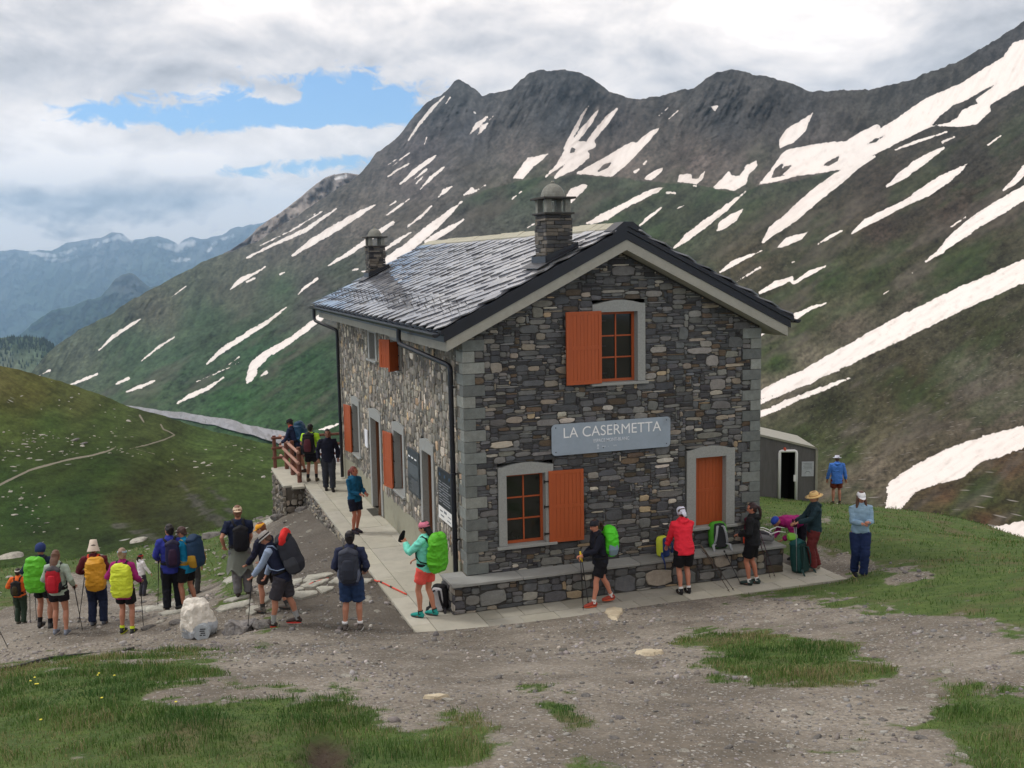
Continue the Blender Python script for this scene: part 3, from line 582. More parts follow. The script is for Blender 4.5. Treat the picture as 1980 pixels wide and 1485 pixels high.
TRAIL = [[(-60,970,4),(10,932,3.4),(60,908,3.2),(130,889,3),(180,880,2.8),(212,871,2.6),(224,864,1.6)],[(250,868,1),(285,860,2.1),(318,850,2.2),(338,841,2.2),(326,834,1.8),(316,830,2.2),(311,821,2.8)],[(278,816,2.4),(270,803,3)],[(262,868,.8),(300,878,1.0)]]
tr = seg_sdf(hufl, hvfl, [[(a, b, c*.62) for a, b, c in q] for q in TRAIL]).reshape(hU.shape)
mt, t, out = newmat('hill_turf'); co = t.node('ShaderNodeTexCoord').outputs['Object']
na = t.noise(co, .55, 6, .7); nb = t.noise(co, 2.4, 5, .7); k = t.math('ADD', t.math('MULTIPLY_ADD', na, 1.0, .1), t.math('MULTIPLY', nb, .8))
c = t.mix(1.0, t.attr('Col', 'Color'), t.comb(k, k, k), 'MULTIPLY')
vo = t.node('ShaderNodeTexVoronoi', {'Vector': co, 'Scale': .5}); vc = t.node('ShaderNodeSeparateColor', {0: vo.outputs['Color']}).outputs
c = t.mix(t.math('MULTIPLY', t.math('MULTIPLY', t.ss(vc[0], .90, .93), t.ss(vo.outputs['Distance'], .3, .18)), t.ss(t.noise(co, .03, 3, .6), .5, .62)), c, (.40, .39, .36))
c = t.mix(t.ss(t.math('ADD', t.attr('trail'), t.math('MULTIPLY', t.math('SUBTRACT', na, .5), 3.0)), -.2, .5), c, (.26, .235, .185))
principled(t, out, c, .95, t.math('ADD', na, nb), .9, .5, .1)
ho = sheet_obj('hillside', mt, hPm, 260, 520, attrs={'Col': np.clip(hC.mean(-1, keepdims=True)+(hC-hC.mean(-1, keepdims=True))*1.3, .004, 1)*np.array([1.12, 1.2, 1.05]), 'trail': np.clip(tr, -20, 20)})
def hill_at(u, v):
    j = int(np.clip(round((u+220)/980*519), 0, 519)); return float(np.interp(v, hV[:, j], hDm[:, j]))

# --- second ridge behind, far ranges, wooded knoll
def far_layer(name, skyl, bot, Dt, Db, u0, u1, nu, nv, jag, cols, snow=None, seed=1, rough=1.0, snowcol=(.75, .74, .74)):
    us = np.linspace(u0, u1, nu); top = interp(skyl, us)+(fbm(np.stack([us/18, us*0, us*0], 1), 5, seed)-.5)*jag*2
    t = np.linspace(0, 1, nv); Uu = np.repeat(us[None], nv, 0); VV = top[None]+(bot-top)[None]*t[:, None]
    DD = Dt+(Db-Dt)*t[:, None]+0*Uu; p = pt(Uu, VV, DD).reshape(-1, 3)
    s = Dt/3000.
    uu_, vv_ = Uu.ravel(), VV.ravel(); DD = DD*(1+((fbm(np.stack([(uu_+vv_*.35)/26, (vv_-uu_*.25)/30, 0*uu_], 1), 5, seed+3, True)-.5)*.05*rough).reshape(Uu.shape)*np.clip(t*10, .1, 1)[:, None])
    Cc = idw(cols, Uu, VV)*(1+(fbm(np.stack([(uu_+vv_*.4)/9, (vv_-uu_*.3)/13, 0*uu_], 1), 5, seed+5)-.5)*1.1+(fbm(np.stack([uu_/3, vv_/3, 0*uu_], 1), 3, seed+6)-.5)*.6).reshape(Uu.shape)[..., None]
    if snow is not None:
        sd_ = seg_sdf(Uu.ravel(), VV.ravel(), snow)+(fbm(np.stack([Uu.ravel()/5, VV.ravel()/4, 0*Uu.ravel()], 1), 4, seed+9)-.5)*5
        mk = np.clip(sd_+.5, 0, 1).reshape(Uu.shape)[..., None]; Cc = Cc*(1-mk)+np.array(snowcol)*.7*mk
    mt, t_, out = newmat(name+'_rock'); principled(t_, out, t_.attr('Col', 'Color'), .95, t_.noise(t_.node('ShaderNodeTexCoord').outputs['Object'], .02/s, 5, .6), .6, 12*s, .05)
    return sheet_obj(name, mt, pt(Uu, VV, DD), nv, nu, attrs={'Col': Cc/.62})
far_layer('back_ridge', [(360,560),(400,512),(430,492),(470,468),(485,455),(500,440),(550,405),(570,390),(600,365),(622,348),(645,338),(672,335),(690,338),(760,352)], 600, 3900, 3400, 360, 760, 200, 90, 2.5,
  [(430,505,84,80,82),(470,480,82,78,80),(500,455,118,110,104),(560,410,122,114,108),(640,350,112,106,102),(680,345,108,102,100),(560,450,112,104,98)], [[(648,346,2),(668,340,2.5)]], 5)
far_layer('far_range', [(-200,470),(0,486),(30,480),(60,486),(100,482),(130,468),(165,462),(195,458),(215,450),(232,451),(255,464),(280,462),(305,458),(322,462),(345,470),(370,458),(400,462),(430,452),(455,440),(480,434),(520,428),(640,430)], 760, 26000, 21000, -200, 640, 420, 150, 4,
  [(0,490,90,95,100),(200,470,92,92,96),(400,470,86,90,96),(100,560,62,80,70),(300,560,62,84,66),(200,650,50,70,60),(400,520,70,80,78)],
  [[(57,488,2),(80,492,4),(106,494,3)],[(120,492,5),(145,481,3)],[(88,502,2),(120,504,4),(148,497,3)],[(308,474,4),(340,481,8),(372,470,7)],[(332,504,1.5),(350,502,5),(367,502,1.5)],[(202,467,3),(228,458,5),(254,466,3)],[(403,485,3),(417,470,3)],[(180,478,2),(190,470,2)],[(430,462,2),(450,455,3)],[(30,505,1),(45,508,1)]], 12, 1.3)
far_layer('far_spur', [(-200,760),(-60,700),(30,655),(60,628),(100,600),(140,592),(170,580),(195,574),(208,560),(222,540),(236,530),(250,526),(262,530),(275,543),(290,556),(320,548),(360,550),(520,560)], 800, 12500, 11000, -200, 520, 260, 110, 3,
  [(100,640,40,56,46),(200,600,44,60,50),(250,545,70,72,72),(300,570,56,66,60),(150,700,36,52,42)], None, 22)
KN = [(-220,640),(-60,648),(0,655),(25,651),(60,650),(85,656),(100,663),(118,680),(160,720),(240,775)]
ko = far_layer('wooded_knoll', KN, 800, 4300, 3800, -220, 240, 160, 80, 3, [(0,690,96,104,86),(60,700,84,96,74),(100,680,60,76,58),(30,665,60,74,54),(0,720,110,112,96),(90,710,92,100,80)], None, 31, .35)
# conifers on the knoll: a far-off wood that reads as one mass
tv_ = []; tf_ = []
for q in range(700):
    u = random.uniform(-60, 108); vt = float(interp(KN, u)); tz = random.random()**1.6; v = vt+2+tz*60
    if tz > .35 and random.random() < .6: continue
    b = pt(np.array(u), np.array(v), np.array(4300-500*(v-vt)/(800-vt)-16.0)); h = random.uniform(9, 19); r = h*.2; n0 = len(tv_)
    for k in range(6): tv_.append((b[0]+r*math.cos(k*1.047), b[1]+r*math.sin(k*1.047), b[2]-3))
    for k in range(6): tv_.append((b[0]+r*.5*math.cos(k*1.047+.4), b[1]+r*.5*math.sin(k*1.047+.4), b[2]+h*.5))
    tv_.append((b[0], b[1], b[2]+h))
    tf_ += [(n0+k, n0+(k+1) % 6, n0+6+(k+1) % 6, n0+6+k) for k in range(6)]+[(n0+6+k, n0+6+(k+1) % 6, n0+12) for k in range(6)]
tag(mesh_obj('conifer_wood', tv_, tf_, simple('conifer_needles', (40, 54, 38), scale=.05, bs=0)), 'dark conifer wood on the far knoll below the blue mountains', 'woodland', kind='stuff')

# --- the air of the valley
hz = MB().box(-31000, 31000, -31000, 31000, -1901, 1900).build('haze', [])
tag(hz, 'thin blue mountain haze filling the valley', 'haze', kind='stuff')
mt = bpy.data.materials.new('valley_air'); mt.use_nodes = True; t = NT(mt.node_tree); t.n.clear(); out = t.node('ShaderNodeOutputMaterial')
vp = t.node('ShaderNodeVolumePrincipled', {'Color': (.52, .75, 1.0, 1), 'Density': 5.2e-5, 'Anisotropy': 0.75}); t.l.new(vp.outputs[0], out.inputs['Volume'])
hz.data.materials.append(mt)
# ================================================================ THE HOUSE
HW, HL = 6.6, 14.0
def stone_mat(name, bump=.6, rough=.85, wet=.0):
    mt, t, out = newmat(name); co = t.node('ShaderNodeTexCoord').outputs['Object']
    n = t.noise(co, 9, 6, .65); n2 = t.noise(co, 45, 4, .7); n3 = t.noise(co, 1.1, 4, .6)
    k = t.math('ADD', t.math('MULTIPLY_ADD', n, .9, .30), t.math('MULTIPLY', n2, .55)); k = t.math('MULTIPLY', k, t.math('MULTIPLY_ADD', n3, .5, .75))
    c = t.mix(1.0, t.attr('Col', 'Color'), t.comb(k, k, k), 'MULTIPLY')
    c = t.mix(t.ss(t.noise(co, 22, 5, .7), .62, .72, 0, .35), c, (.30, .30, .28))
    principled(t, out, c, rough, t.math('ADD', n, t.math('MULTIPLY', n2, .5)), bump, .03, .35); return mt
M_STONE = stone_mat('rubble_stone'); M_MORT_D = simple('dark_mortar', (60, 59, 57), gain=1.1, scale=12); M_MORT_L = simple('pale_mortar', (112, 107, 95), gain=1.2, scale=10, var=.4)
M_GRAN = simple('grey_granite', (139, 141, 138), gain=1.2, scale=30, var=.3, bs=.3, dirt=.15); M_CONC = simple('eaves_concrete', (150, 148, 138), gain=1.15, scale=5, var=.22, bs=.3, dirt=.25)
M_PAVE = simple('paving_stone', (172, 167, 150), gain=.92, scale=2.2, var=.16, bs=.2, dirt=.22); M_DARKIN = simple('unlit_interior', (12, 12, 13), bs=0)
M_RED = simple('terracotta_paint', (172, 84, 44), gain=1.0, dirt=.12, scale=3, var=.2, bs=.15, stretch=(6, 6, .6), rough=.55); M_WOOD = simple('brown_wood', (112, 72, 48), scale=6, var=.35, stretch=(5, 5, .6), rough=.7)
M_IRON = simple('black_iron', (22, 22, 24), rough=.5, scale=20); M_SHEET = simple('dark_sheet_metal', (26, 28, 36), rough=.38, scale=1.5, var=.2, spec=.5, bs=.05)
M_LIGHTWALL = simple('lime_plaster', (150, 148, 130), gain=1.0, scale=2.5, var=.2, dirt=.3)
def glass_mat():
    mt, t, out = newmat('window_glass'); co = t.node('ShaderNodeTexCoord').outputs['Object']
    principled(t, out, t.mix(t.noise(co, .8, 3, .5), (.008, .010, .009), (.022, .026, .022)), .06, t.noise(co, 1.5, 2, .5), .05, .02, .5); return mt
M_GLASS = glass_mat()

def pack(cw, ch, blocked, sizes, rng, big=()):
    """fill a grid of cells with rectangles: -> list of (i,j,w,h)"""
    occ = blocked.copy(); ny, nx = occ.shape; out = []
    for n, (w0, w1, h0, h1) in big:
        for _ in range(n):
            w_ = rng.integers(w0, w1+1); h_ = rng.integers(h0, h1+1); i = rng.integers(0, nx-w_); j = rng.integers(0, ny-h_)
            if not occ[j:j+h_, i:i+w_].any(): occ[j:j+h_, i:i+w_] = True; out.append((i, j, w_, h_))
    for j in range(ny):
        for i in range(nx):
            if occ[j, i]: continue
            w_, h_ = sizes[rng.integers(len(sizes))]
            w_ = max(1, int(round(w_*rng.uniform(.75, 1.3)))); w_ = min(w_, nx-i); h_ = min(h_, ny-j)
            k = 0
            while k < w_ and not occ[j, i+k]: k += 1
            w_ = max(k, 1)
            while h_ > 1 and occ[j:j+h_, i:i+w_].any(): h_ -= 1
            occ[j:j+h_, i:i+w_] = True; out.append((i, j, w_, h_))
    return out
def rubble(O, U_, V_, N_, W_, H_, cell, blocked_fn, sizes, palette, seed, big=(), depth=.03, rnd=.5, gap=.006, ns=12):
    rng = np.random.default_rng(seed); nx, ny = int(math.ceil(W_/cell)), int(math.ceil(H_/cell))
    cxs = (np.arange(nx)+.5)*cell; cys = (np.arange(ny)+.5)*cell; A, B = np.meshgrid(cxs, cys)
    st = pack(cell, cell, blocked_fn(A, B), sizes, rng, big)
    O, U_, V_, N_ = [np.array(q, float) for q in (O, U_, V_, N_)]
    pal = np.array([lin(p[:3]) for p in palette]); pw = np.array([p[3] for p in palette], float); pw /= pw.sum()
    VV = []; FF = []; CC = []; b = 0
    for i, j, w_, h_ in st:
        w0, h0 = w_*cell-2*gap, h_*cell-2*gap
        if w0 <= 0 or h0 <= 0: continue
        cx_, cy_ = i*cell+w_*cell/2, j*cell+h_*cell/2; a, c = w0/2, h0/2
        e = rng.uniform(3.2, 9) if rnd < .6 else rng.uniform(2.4, 5.0)
        th = np.arange(ns)*2*math.pi/ns+rng.uniform(-.15, .15); co, si = np.cos(th), np.sin(th)
        r = 1/((np.abs(co))**e+(np.abs(si))**e)**(1/e); jit = 1+rng.uniform(-.15, .11, ns)
        x = np.clip(a*r*co*jit+rng.uniform(-.004, .004, ns), -a-gap*.7, a+gap*.7); y = np.clip(c*r*si*jit+rng.uniform(-.004, .004, ns), -c-gap*.7, c+gap*.7)
        rr = rng.uniform(-.12, .12)*min(1, c/a); x, y = x*math.cos(rr)-y*math.sin(rr), x*math.sin(rr)+y*math.cos(rr)
        d = depth*rng.uniform(.35, 1.25); ins = min(.018, min(a, c)*.35); tiltx, tilty = rng.uniform(-.3, .3)*d/a, rng.uniform(-.3, .3)*d/c
        rings = []
        for s_, dd in ((1.0, -.015), (1.0, d*.55), (1-ins/max(a, c)*1.2, d)):
            rings.append(O+np.outer(cx_+x*s_, U_)+np.outer(cy_+y*s_, V_)+np.outer(dd+(x*tiltx+y*tilty if dd > 0 else 0*x), N_))
        rings.append((O+(cx_)*U_+cy_*V_+(d*rng.uniform(.95, 1.2))*N_)[None])
        VV.append(np.concatenate(rings)); col = pal[rng.choice(len(pal), p=pw)]*rng.uniform(.75, 1.25)*np.array([rng.uniform(.96, 1.05), 1, rng.uniform(.95, 1.05)])
        CC.append(np.repeat(col[None], 3*ns+1, 0))
        for k in range(ns):
            q = (k+1) % ns
            FF.append((b+k, b+q, b+ns+q, b+ns+k)); FF.append((b+ns+k, b+ns+q, b+2*ns+q, b+2*ns+k)); FF.append((b+2*ns+k, b+2*ns+q, b+3*ns))
        b += 3*ns+1
    flip = np.cross(U_, V_)@N_ < 0
    if flip: FF = [f[::-1] for f in FF]
    return np.concatenate(VV), FF, np.concatenate(CC)
def wall_part(name, R, back, parent, mortar):
    """stones + the mortar sheet behind as one mesh"""
    V, F, C = R; n = len(V); V = np.concatenate([V, back[0]]) if len(back[0]) else V
    F2 = F+[tuple(i+n for i in f) for f in back[1]]; fm = [0]*len(F)+[1]*len(back[1]); C = np.concatenate([C, np.ones((len(back[0]), 3))*.1])
    return mesh_obj(name, V, F2, [M_STONE, mortar], parent, False, None, fm, C)
def grid_sheet(O, U_, V_, rects, W_, poly_top, H_):
    """a wall sheet in W_ x H_ minus rects; poly_top(x)->height"""
    O, U_, V_ = [np.array(q, float) for q in (O, U_, V_)]
    xs = sorted({0, W_, W_/2}|{r[0] for r in rects}|{r[1] for r in rects}); V = []; F = []
    for a, b in zip(xs[:-1], xs[1:]):
        cuts = sorted([(r[2], r[3]) for r in rects if r[0] <= a+1e-6 and r[1] >= b-1e-6]); y = 0; segs = []
        for c0, c1 in cuts: segs.append((y, c0)); y = c1
        for (s0, s1) in segs: V += [O+U_*a+V_*s0, O+U_*b+V_*s0, O+U_*b+V_*s1, O+U_*a+V_*s1]; n = len(V); F.append((n-4, n-3, n-2, n-1))
        V += [O+U_*a+V_*y, O+U_*b+V_*y, O+U_*b+V_*poly_top(b), O+U_*a+V_*poly_top(a)]; n = len(V); F.append((n-4, n-3, n-2, n-1))
    return np.array(V), F
SL = .496
roofu = lambda x: 5.13+SL*(min(x, HW-x)+.23)   # underside of the concrete eaves along the gable
house = empty('stone_house', (0, 0, 0)); tag(house, 'two storey grey rubble stone mountain house with slate roof, orange shutters and a sign', 'house')
# openings on the gable (x0,x1,z0,z1) incl. their granite surrounds
G_LOW = (.65, 1.82, 1.05, 2.78); G_UP = (2.71, 3.88, 4.24, 5.95); G_DOOR = (4.82, 6.0, 1.0, 2.77)
GAB = [G_LOW, G_UP, G_DOOR]
def blk_gable(A, B):
    z = B
    k = z > np.vectorize(roofu)(A)+.02
    for g in GAB: k |= (A > g[0]) & (A < g[1]) & (z > g[2]) & (z < g[3])
    row = np.floor((z-.6)/.222).astype(int); longq = (row % 2 == 0)
    k |= (z < 5.25) & (z > .55) & ((A < np.where(longq, .42, .22)) | (A > HW-np.where(longq, .42, .22)))
    return k
SZ = [(6, 2), (8, 2), (11, 2), (5, 1), (9, 1), (12, 1), (7, 1), (4, 1), (3, 1), (10, 3), (13, 2), (7, 3), (8, 3), (4, 2), (5, 3), (8, 4), (14, 4), (2, 1), (10, 1)]
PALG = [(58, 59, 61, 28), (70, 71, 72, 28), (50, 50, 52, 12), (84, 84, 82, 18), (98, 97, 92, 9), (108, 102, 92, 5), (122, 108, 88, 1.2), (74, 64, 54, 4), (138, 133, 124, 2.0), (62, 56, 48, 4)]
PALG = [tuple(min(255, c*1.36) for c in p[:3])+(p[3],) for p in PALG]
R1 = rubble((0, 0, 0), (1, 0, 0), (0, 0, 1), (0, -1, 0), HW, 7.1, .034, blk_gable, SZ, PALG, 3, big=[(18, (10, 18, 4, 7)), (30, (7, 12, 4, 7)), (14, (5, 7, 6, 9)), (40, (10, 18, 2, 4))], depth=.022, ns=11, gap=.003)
S1 = grid_sheet((0, 0, 0), (1, 0, 0), (0, 0, 1), GAB, HW, lambda x: roofu(x)+.05, 7)
w1 = wall_part('gable_wall', R1, S1, house, M_MORT_D); w1['label'] = 'dark grey coursed rubble gable wall'
# openings on the long side (y0,y1,z0,z1)
F_UP1 = (7.88, 9.02, 4.14, 5.08); F_UP2 = (5.16, 6.25, 4.14, 5.02); F_A = (10.62, 11.85, 1.08, 2.86); F_B = (5.05, 6.32, 1.07, 2.86); F_D1 = (7.7, 9.2, .03, 2.84); F_D2 = (2.32, 3.5, .03, 2.86)
SIDE = [F_UP1, F_UP2, F_A, F_B, F_D1, F_D2]
def blk_side(A, B):
    k = (B > 5.16)
    for g in SIDE: k |= (A > g[0]) & (A < g[1]) & (B > g[2]) & (B < g[3])
    k |= (B < .70+(np.sin(A*1.7)+np.sin(A*4.3))*.03)
    row = np.floor((B-.6)/.222).astype(int); longq = (row % 2 == 1)
    k |= (B > .55) & (A < np.where(longq, .42, .22)); return k
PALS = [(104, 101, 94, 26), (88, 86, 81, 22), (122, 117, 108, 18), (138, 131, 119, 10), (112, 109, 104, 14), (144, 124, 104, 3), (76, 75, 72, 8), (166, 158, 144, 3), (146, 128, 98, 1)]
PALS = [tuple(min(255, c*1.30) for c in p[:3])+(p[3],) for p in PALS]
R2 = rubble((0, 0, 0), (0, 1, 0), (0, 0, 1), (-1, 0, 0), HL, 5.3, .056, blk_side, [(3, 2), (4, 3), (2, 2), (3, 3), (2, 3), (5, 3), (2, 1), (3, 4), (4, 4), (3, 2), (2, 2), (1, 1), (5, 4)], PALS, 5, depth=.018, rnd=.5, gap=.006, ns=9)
S2 = grid_sheet((0, 0, 0), (0, 1, 0), (0, 0, 1), SIDE, HL, lambda x: 5.6, 5.6)
w2 = wall_part('side_wall', R2, S2, house, M_MORT_L); w2['label'] = 'warm grey random rubble side wall'
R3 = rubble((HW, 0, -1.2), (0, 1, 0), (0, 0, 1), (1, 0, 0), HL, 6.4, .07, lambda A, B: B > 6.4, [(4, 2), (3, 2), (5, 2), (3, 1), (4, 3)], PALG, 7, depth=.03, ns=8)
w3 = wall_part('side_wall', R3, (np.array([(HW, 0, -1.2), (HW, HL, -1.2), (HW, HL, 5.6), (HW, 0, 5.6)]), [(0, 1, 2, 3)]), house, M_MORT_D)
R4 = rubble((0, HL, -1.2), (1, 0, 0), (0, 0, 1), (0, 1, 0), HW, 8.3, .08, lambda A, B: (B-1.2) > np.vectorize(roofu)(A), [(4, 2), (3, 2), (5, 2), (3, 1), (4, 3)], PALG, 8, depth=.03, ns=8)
w4 = wall_part('gable_wall', R4, (np.array([(0, HL, -1.2), (HW, HL, -1.2), (HW, HL, 5.3), (HW/2, HL, 6.9), (0, HL, 5.3)]), [(0, 1, 2, 3, 4)]), house, M_MORT_D)
# dressed corner stones
QC = [(126, 130, 126), (112, 117, 114), (137, 140, 134), (104, 108, 106)]
QMs = stone_mat('dressed_cornerstone', .25); qms = [MB(), MB()]
for k in range(21):
    z0 = .6+k*.222; L1, L2 = (.42, .22) if k % 2 == 0 else (.22, .42)
    for sx in (0, 1):
        c = lin(random.choice(QC)); kq = 1.05*random.uniform(.85, 1.15); c = [q*kq for q in c]
        o = .03+random.uniform(-.003, .003)
        qm = qms[sx]
        if sx == 0: qm.box(-o, L1-.004, -o, L2-.004, z0+.004, z0+.218, 0, c, bev=.006)
        else: qm.box(HW-L1+.004, HW+o, -o, L2, z0+.004, z0+.218, 0, c, bev=.006)

for qm in qms: qm.build('cornerstones', QMs, house, usecol=True)
# cream lime plinth along the terrace
pm = MB()
for a, b in ((0.44, F_D2[0]), (F_D2[1], F_D1[0]), (F_D1[1], HL)): pm.prism([(-.012, a, 0), (-.012, b, 0), (-.012, b, .74), (-.012, a, .74)], (.03, 0, 0))
pm.build('plinth', M_LIGHTWALL, house)

# ---- windows, doors, shutters
def surround(w, h, jw=.17, arch=.05, deep=.24, sill=True, top=.21):
    """granite frame in local coords: x 0..w, z 0..h, outer face y=-.045, opening goes back to y=deep"""
    m = MB(); o = -.045
    m.box(0, jw, o, deep, .06 if sill else 0, h-top, bev=.004); m.box(w-jw, w, o, deep, .06 if sill else 0, h-top, bev=.004)
    n = 10; pts = [(0, o, h-top), (w, o, h-top), (w, o, h-.05)]+[(w-.08-(w-.16)*k/n, o, h-.05+arch*1.6*math.sin(math.pi*k/n)) for k in range(n+1)]+[(0, o, h-.05)]
    m.prism(pts, (0, deep-o, 0))
    if sill: m.box(-.05, w+.05, -.10, deep, 0, .055, bev=.006)
    return m
def sash(m, x0, x1, z0, z1, y, cols, rows, fr=.055, mu=.028):
    m.box(x0, x0+fr, y, y+.05, z0, z1); m.box(x1-fr, x1, y, y+.05, z0, z1); m.box(x0+fr, x1-fr, y, y+.05, z0, z0+fr); m.box(x0+fr, x1-fr, y, y+.05, z1-fr, z1)
    for i in range(1, cols): c = x0+fr+(x1-x0-2*fr)*i/cols; m.box(c-mu/2, c+mu/2, y+.006, y+.044, z0+fr, z1-fr)
    for j in range(1, rows): c = z0+fr+(z1-z0-2*fr)*j/rows; m.box(x0+fr, x1-fr, y+.009, y+.041, c-mu/2, c+mu/2)
def leaf(w, h, t=.04):
    """shutter: planks in a frame with a middle rail, hinge edge at x=0"""
    m = MB(); n = max(3, int(w/.095)); f = .07
    for i in range(n):
        a = f+(w-2*f)*i/n; b = f+(w-2*f)*(i+1)/n
        m.box(a+.002, b-.002, .008, t-.008, f, h-f)
    m.box(0, f, 0, t, 0, h, bev=.004); m.box(w-f, w, 0, t, 0, h, bev=.004)
    for z in (0, h*.5-f*.5, h-f): m.box(f, w-f, 0.001, t-.001, z, z+f)
    return m
def place(o, loc, rz): o.location = loc; o.rotation_euler = (0, 0, rz); return o
def hinges(w, zs, y=-.012):
    m = MB()
    for z in zs: m.box(-.06, .12, y, y+.01, z, z+.03); m.tube([(-.05, y, z-.02), (-.05, y, z+.05)], .012, 6)
    return m
def opening(name, x, y, z, rz, w, h, kind, cols=2, rows=3, shutters=(), jw=.17, top=.21, sill=True, deep=.24, label=None, frame_col=None):
    s = surround(w, h, jw=jw, top=top, deep=deep, sill=sill).build(name, M_GRAN, house)
    place(s, (x, y, z), rz)
    if label: s['label'] = label
    x0, x1, z0, z1 = jw, w-jw, (.06 if sill else 0), h-top
    if kind == 'window':
        m = MB(); mid = (x0+x1)/2
        sash(m, x0, x1, z0, z1, .13, cols, rows); m.build('window_frame', M_RED if frame_col is None else frame_col, s)
        g = MB().box(x0+.03, x1-.03, .158, .166, z0+.03, z1-.03).build('pane', M_GLASS, s)
    elif kind == 'closed':
        l = leaf(x1-x0, z1-z0).build('shutter', M_RED, s); l.location = (x0, .12, z0)
        hh = MB()
        for zz in (z0+.2, z0+.72, z1-.25): MB().box(x0-.012, x0+.05, .105, .119, zz, zz+.09).build('hinge', M_IRON, s)
    elif kind == 'doorway':
        # a door standing open into the dark hall
        MB().box(x0, x1, deep+.02, deep+.05, z0, z1).build('door', M_WOOD, s)
        MB().box(x0+.0, x0+.05, .10, .20, z0, z1).box(x1-.05, x1, .10, .20, z0, z1).box(x0+.05, x1-.05, .10, .20, z1-.06, z1).build('door_frame', M_WOOD, s)
    # reveal closing the hole behind
    rv = MB().box(x0, x1, deep+.06, deep+.07, z0-.05, z1+.05).build('reveal', M_DARKIN, s)
    for (side, sw, sh, zo, ang, off) in shutters:
        l = leaf(sw, sh).build('shutter', M_RED, s)
        hx = x0-.01 if side < 0 else x1+.01
        l.location = (hx+off, -.075, zo)
        l.rotation_euler = (0, 0, (math.pi+rad(ang)) if side < 0 else rad(-ang)*0+rad(ang)*-1 if side > 0 else 0)
        
        for zz in (sh*.12, sh*.5, sh*.85): hg = hinges(.1, (zz,), -.02).build('hinge', M_IRON, s); hg.location = (hx, -.05, zo)
    return s
opening('window', G_LOW[0], 0, G_LOW[2], 0, 1.17, 1.70, 'window', shutters=[(1, .74, 1.47, .04, 3, .05)], label='ground floor gable window with its shutter folded open to the right')
opening('window', G_UP[0], 0, G_UP[2]-.02, 0, 1.17, 1.70, 'window', shutters=[(-1, .78, 1.46, .06, 3, .0)], label='upper floor gable window with its shutter folded open to the left')
opening('window', G_DOOR[0]+.03, 0, 1.0, 0, 1.15, 1.77, 'closed', jw=.21, label='gable window closed by an orange plank shutter')
RZ = -math.pi/2   # local x runs towards -Y on the long side, face looks to -X
def side_open(g, kind, **kw): return opening('window' if kind != 'doorway' else 'doorway', 0, g[1], g[2], RZ, g[1]-g[0], g[3]-g[2], kind, **kw)
side_open(F_UP1, 'window', cols=1, rows=2, jw=.2, top=.16, frame_col=M_WOOD, label='small upper side window without shutters')
side_open(F_UP2, 'window', cols=1, rows=2, jw=.2, top=.14, frame_col=M_WOOD, shutters=[(-1, .36, .70, .05, 32, 0), (1, .36, .70, .05, 50, 0)], label='small upper side window with two orange shutters')
side_open(F_A, 'window', cols=2, rows=3, jw=.19, top=.24, frame_col=M_WOOD, shutters=[(-1, .56, 1.42, .04, 10, 0)], label='farther ground floor side window with an orange shutter')
side_open(F_B, 'window', cols=2, rows=3, jw=.19, top=.24, frame_col=M_WOOD, shutters=[(-1, .56, 1.42, .04, 10, 0)], label='nearer ground floor side window with an orange shutter')
side_open(F_D1, 'doorway', jw=.19, top=.28, sill=False, deep=.34, label='arched doorway to the terrace with a log leaning inside')
side_open(F_D2, 'doorway', jw=.18, top=.28, sill=False, deep=.34, label='narrow doorway near the corner')

# ---- roof: concrete eaves slab, dark sheet fascia, diamond slates, ridge
OF, OB, OE = -.40, 14.85, -.42      # front, back, side overhang of the slab
rz_ = lambda x, base: base+SL*(min(x, HW-x))
def slab(x0, x1, y0, y1, zb, th, mi=0, m=None):
    """sloping slab between x0..x1 on one side, zb = z of underside at x=0"""
    m = m or MB(); s = 1 if x1 <= HW/2+1e-6 else -1
    f = (lambda x: zb+SL*x) if s > 0 else (lambda x: zb+SL*(HW-x))
    m.prism([(x0, y0, f(x0)), (x1, y0, f(x1)), (x1, y0, f(x1)+th), (x0, y0, f(x0)+th)], (0, y1-y0, 0), mi); return m
roof = MB()
slab(-.44, HW/2, OF, OB, 5.305, .205, 0, roof); slab(HW/2, HW+.44, OF, OB, 5.305, .205, 0, roof)
roof = roof.build('roof', M_CONC, house)
fm_ = MB(); slab(-.50, HW/2, OF-.02, OB+.02, 5.513, .16, 0, fm_); slab(HW/2, HW+.50, OF-.02, OB+.02, 5.513, .16, 0, fm_)
slab(-.56, HW/2, OF-.05, OB+.05, 5.675, .09, 0, fm_); slab(HW/2, HW+.56, OF-.05, OB+.05, 5.675, .09, 0, fm_)
fm_.build('fascia', M_SHEET, roof)
def slate_mat():
    mt, t, out = newmat('wet_slate'); co = t.node('ShaderNodeTexCoord').outputs['Object']
    n = t.noise(co, 3, 6, .65); n2 = t.noise(co, 30, 4, .7)
    k = t.math('MULTIPLY_ADD', n, .9, .5); c = t.mix(1.0, t.attr('Col', 'Color'), t.comb(k, k, k), 'MULTIPLY')
    c = t.mix(t.ss(t.noise(co, 1.3, 5, .7), .62, .75, 0, .4), c, (.24, .24, .21))
    principled(t, out, c, t.ss(n, .3, .75, .28, .46), t.math('ADD', n, t.math('MULTIPLY', n2, .3)), .3, .01, .8).inputs['Coat Weight'].default_value = .6; return mt
sm_ = MB(); th_ = math.atan(SL); cu = math.cos(th_)
step = .56
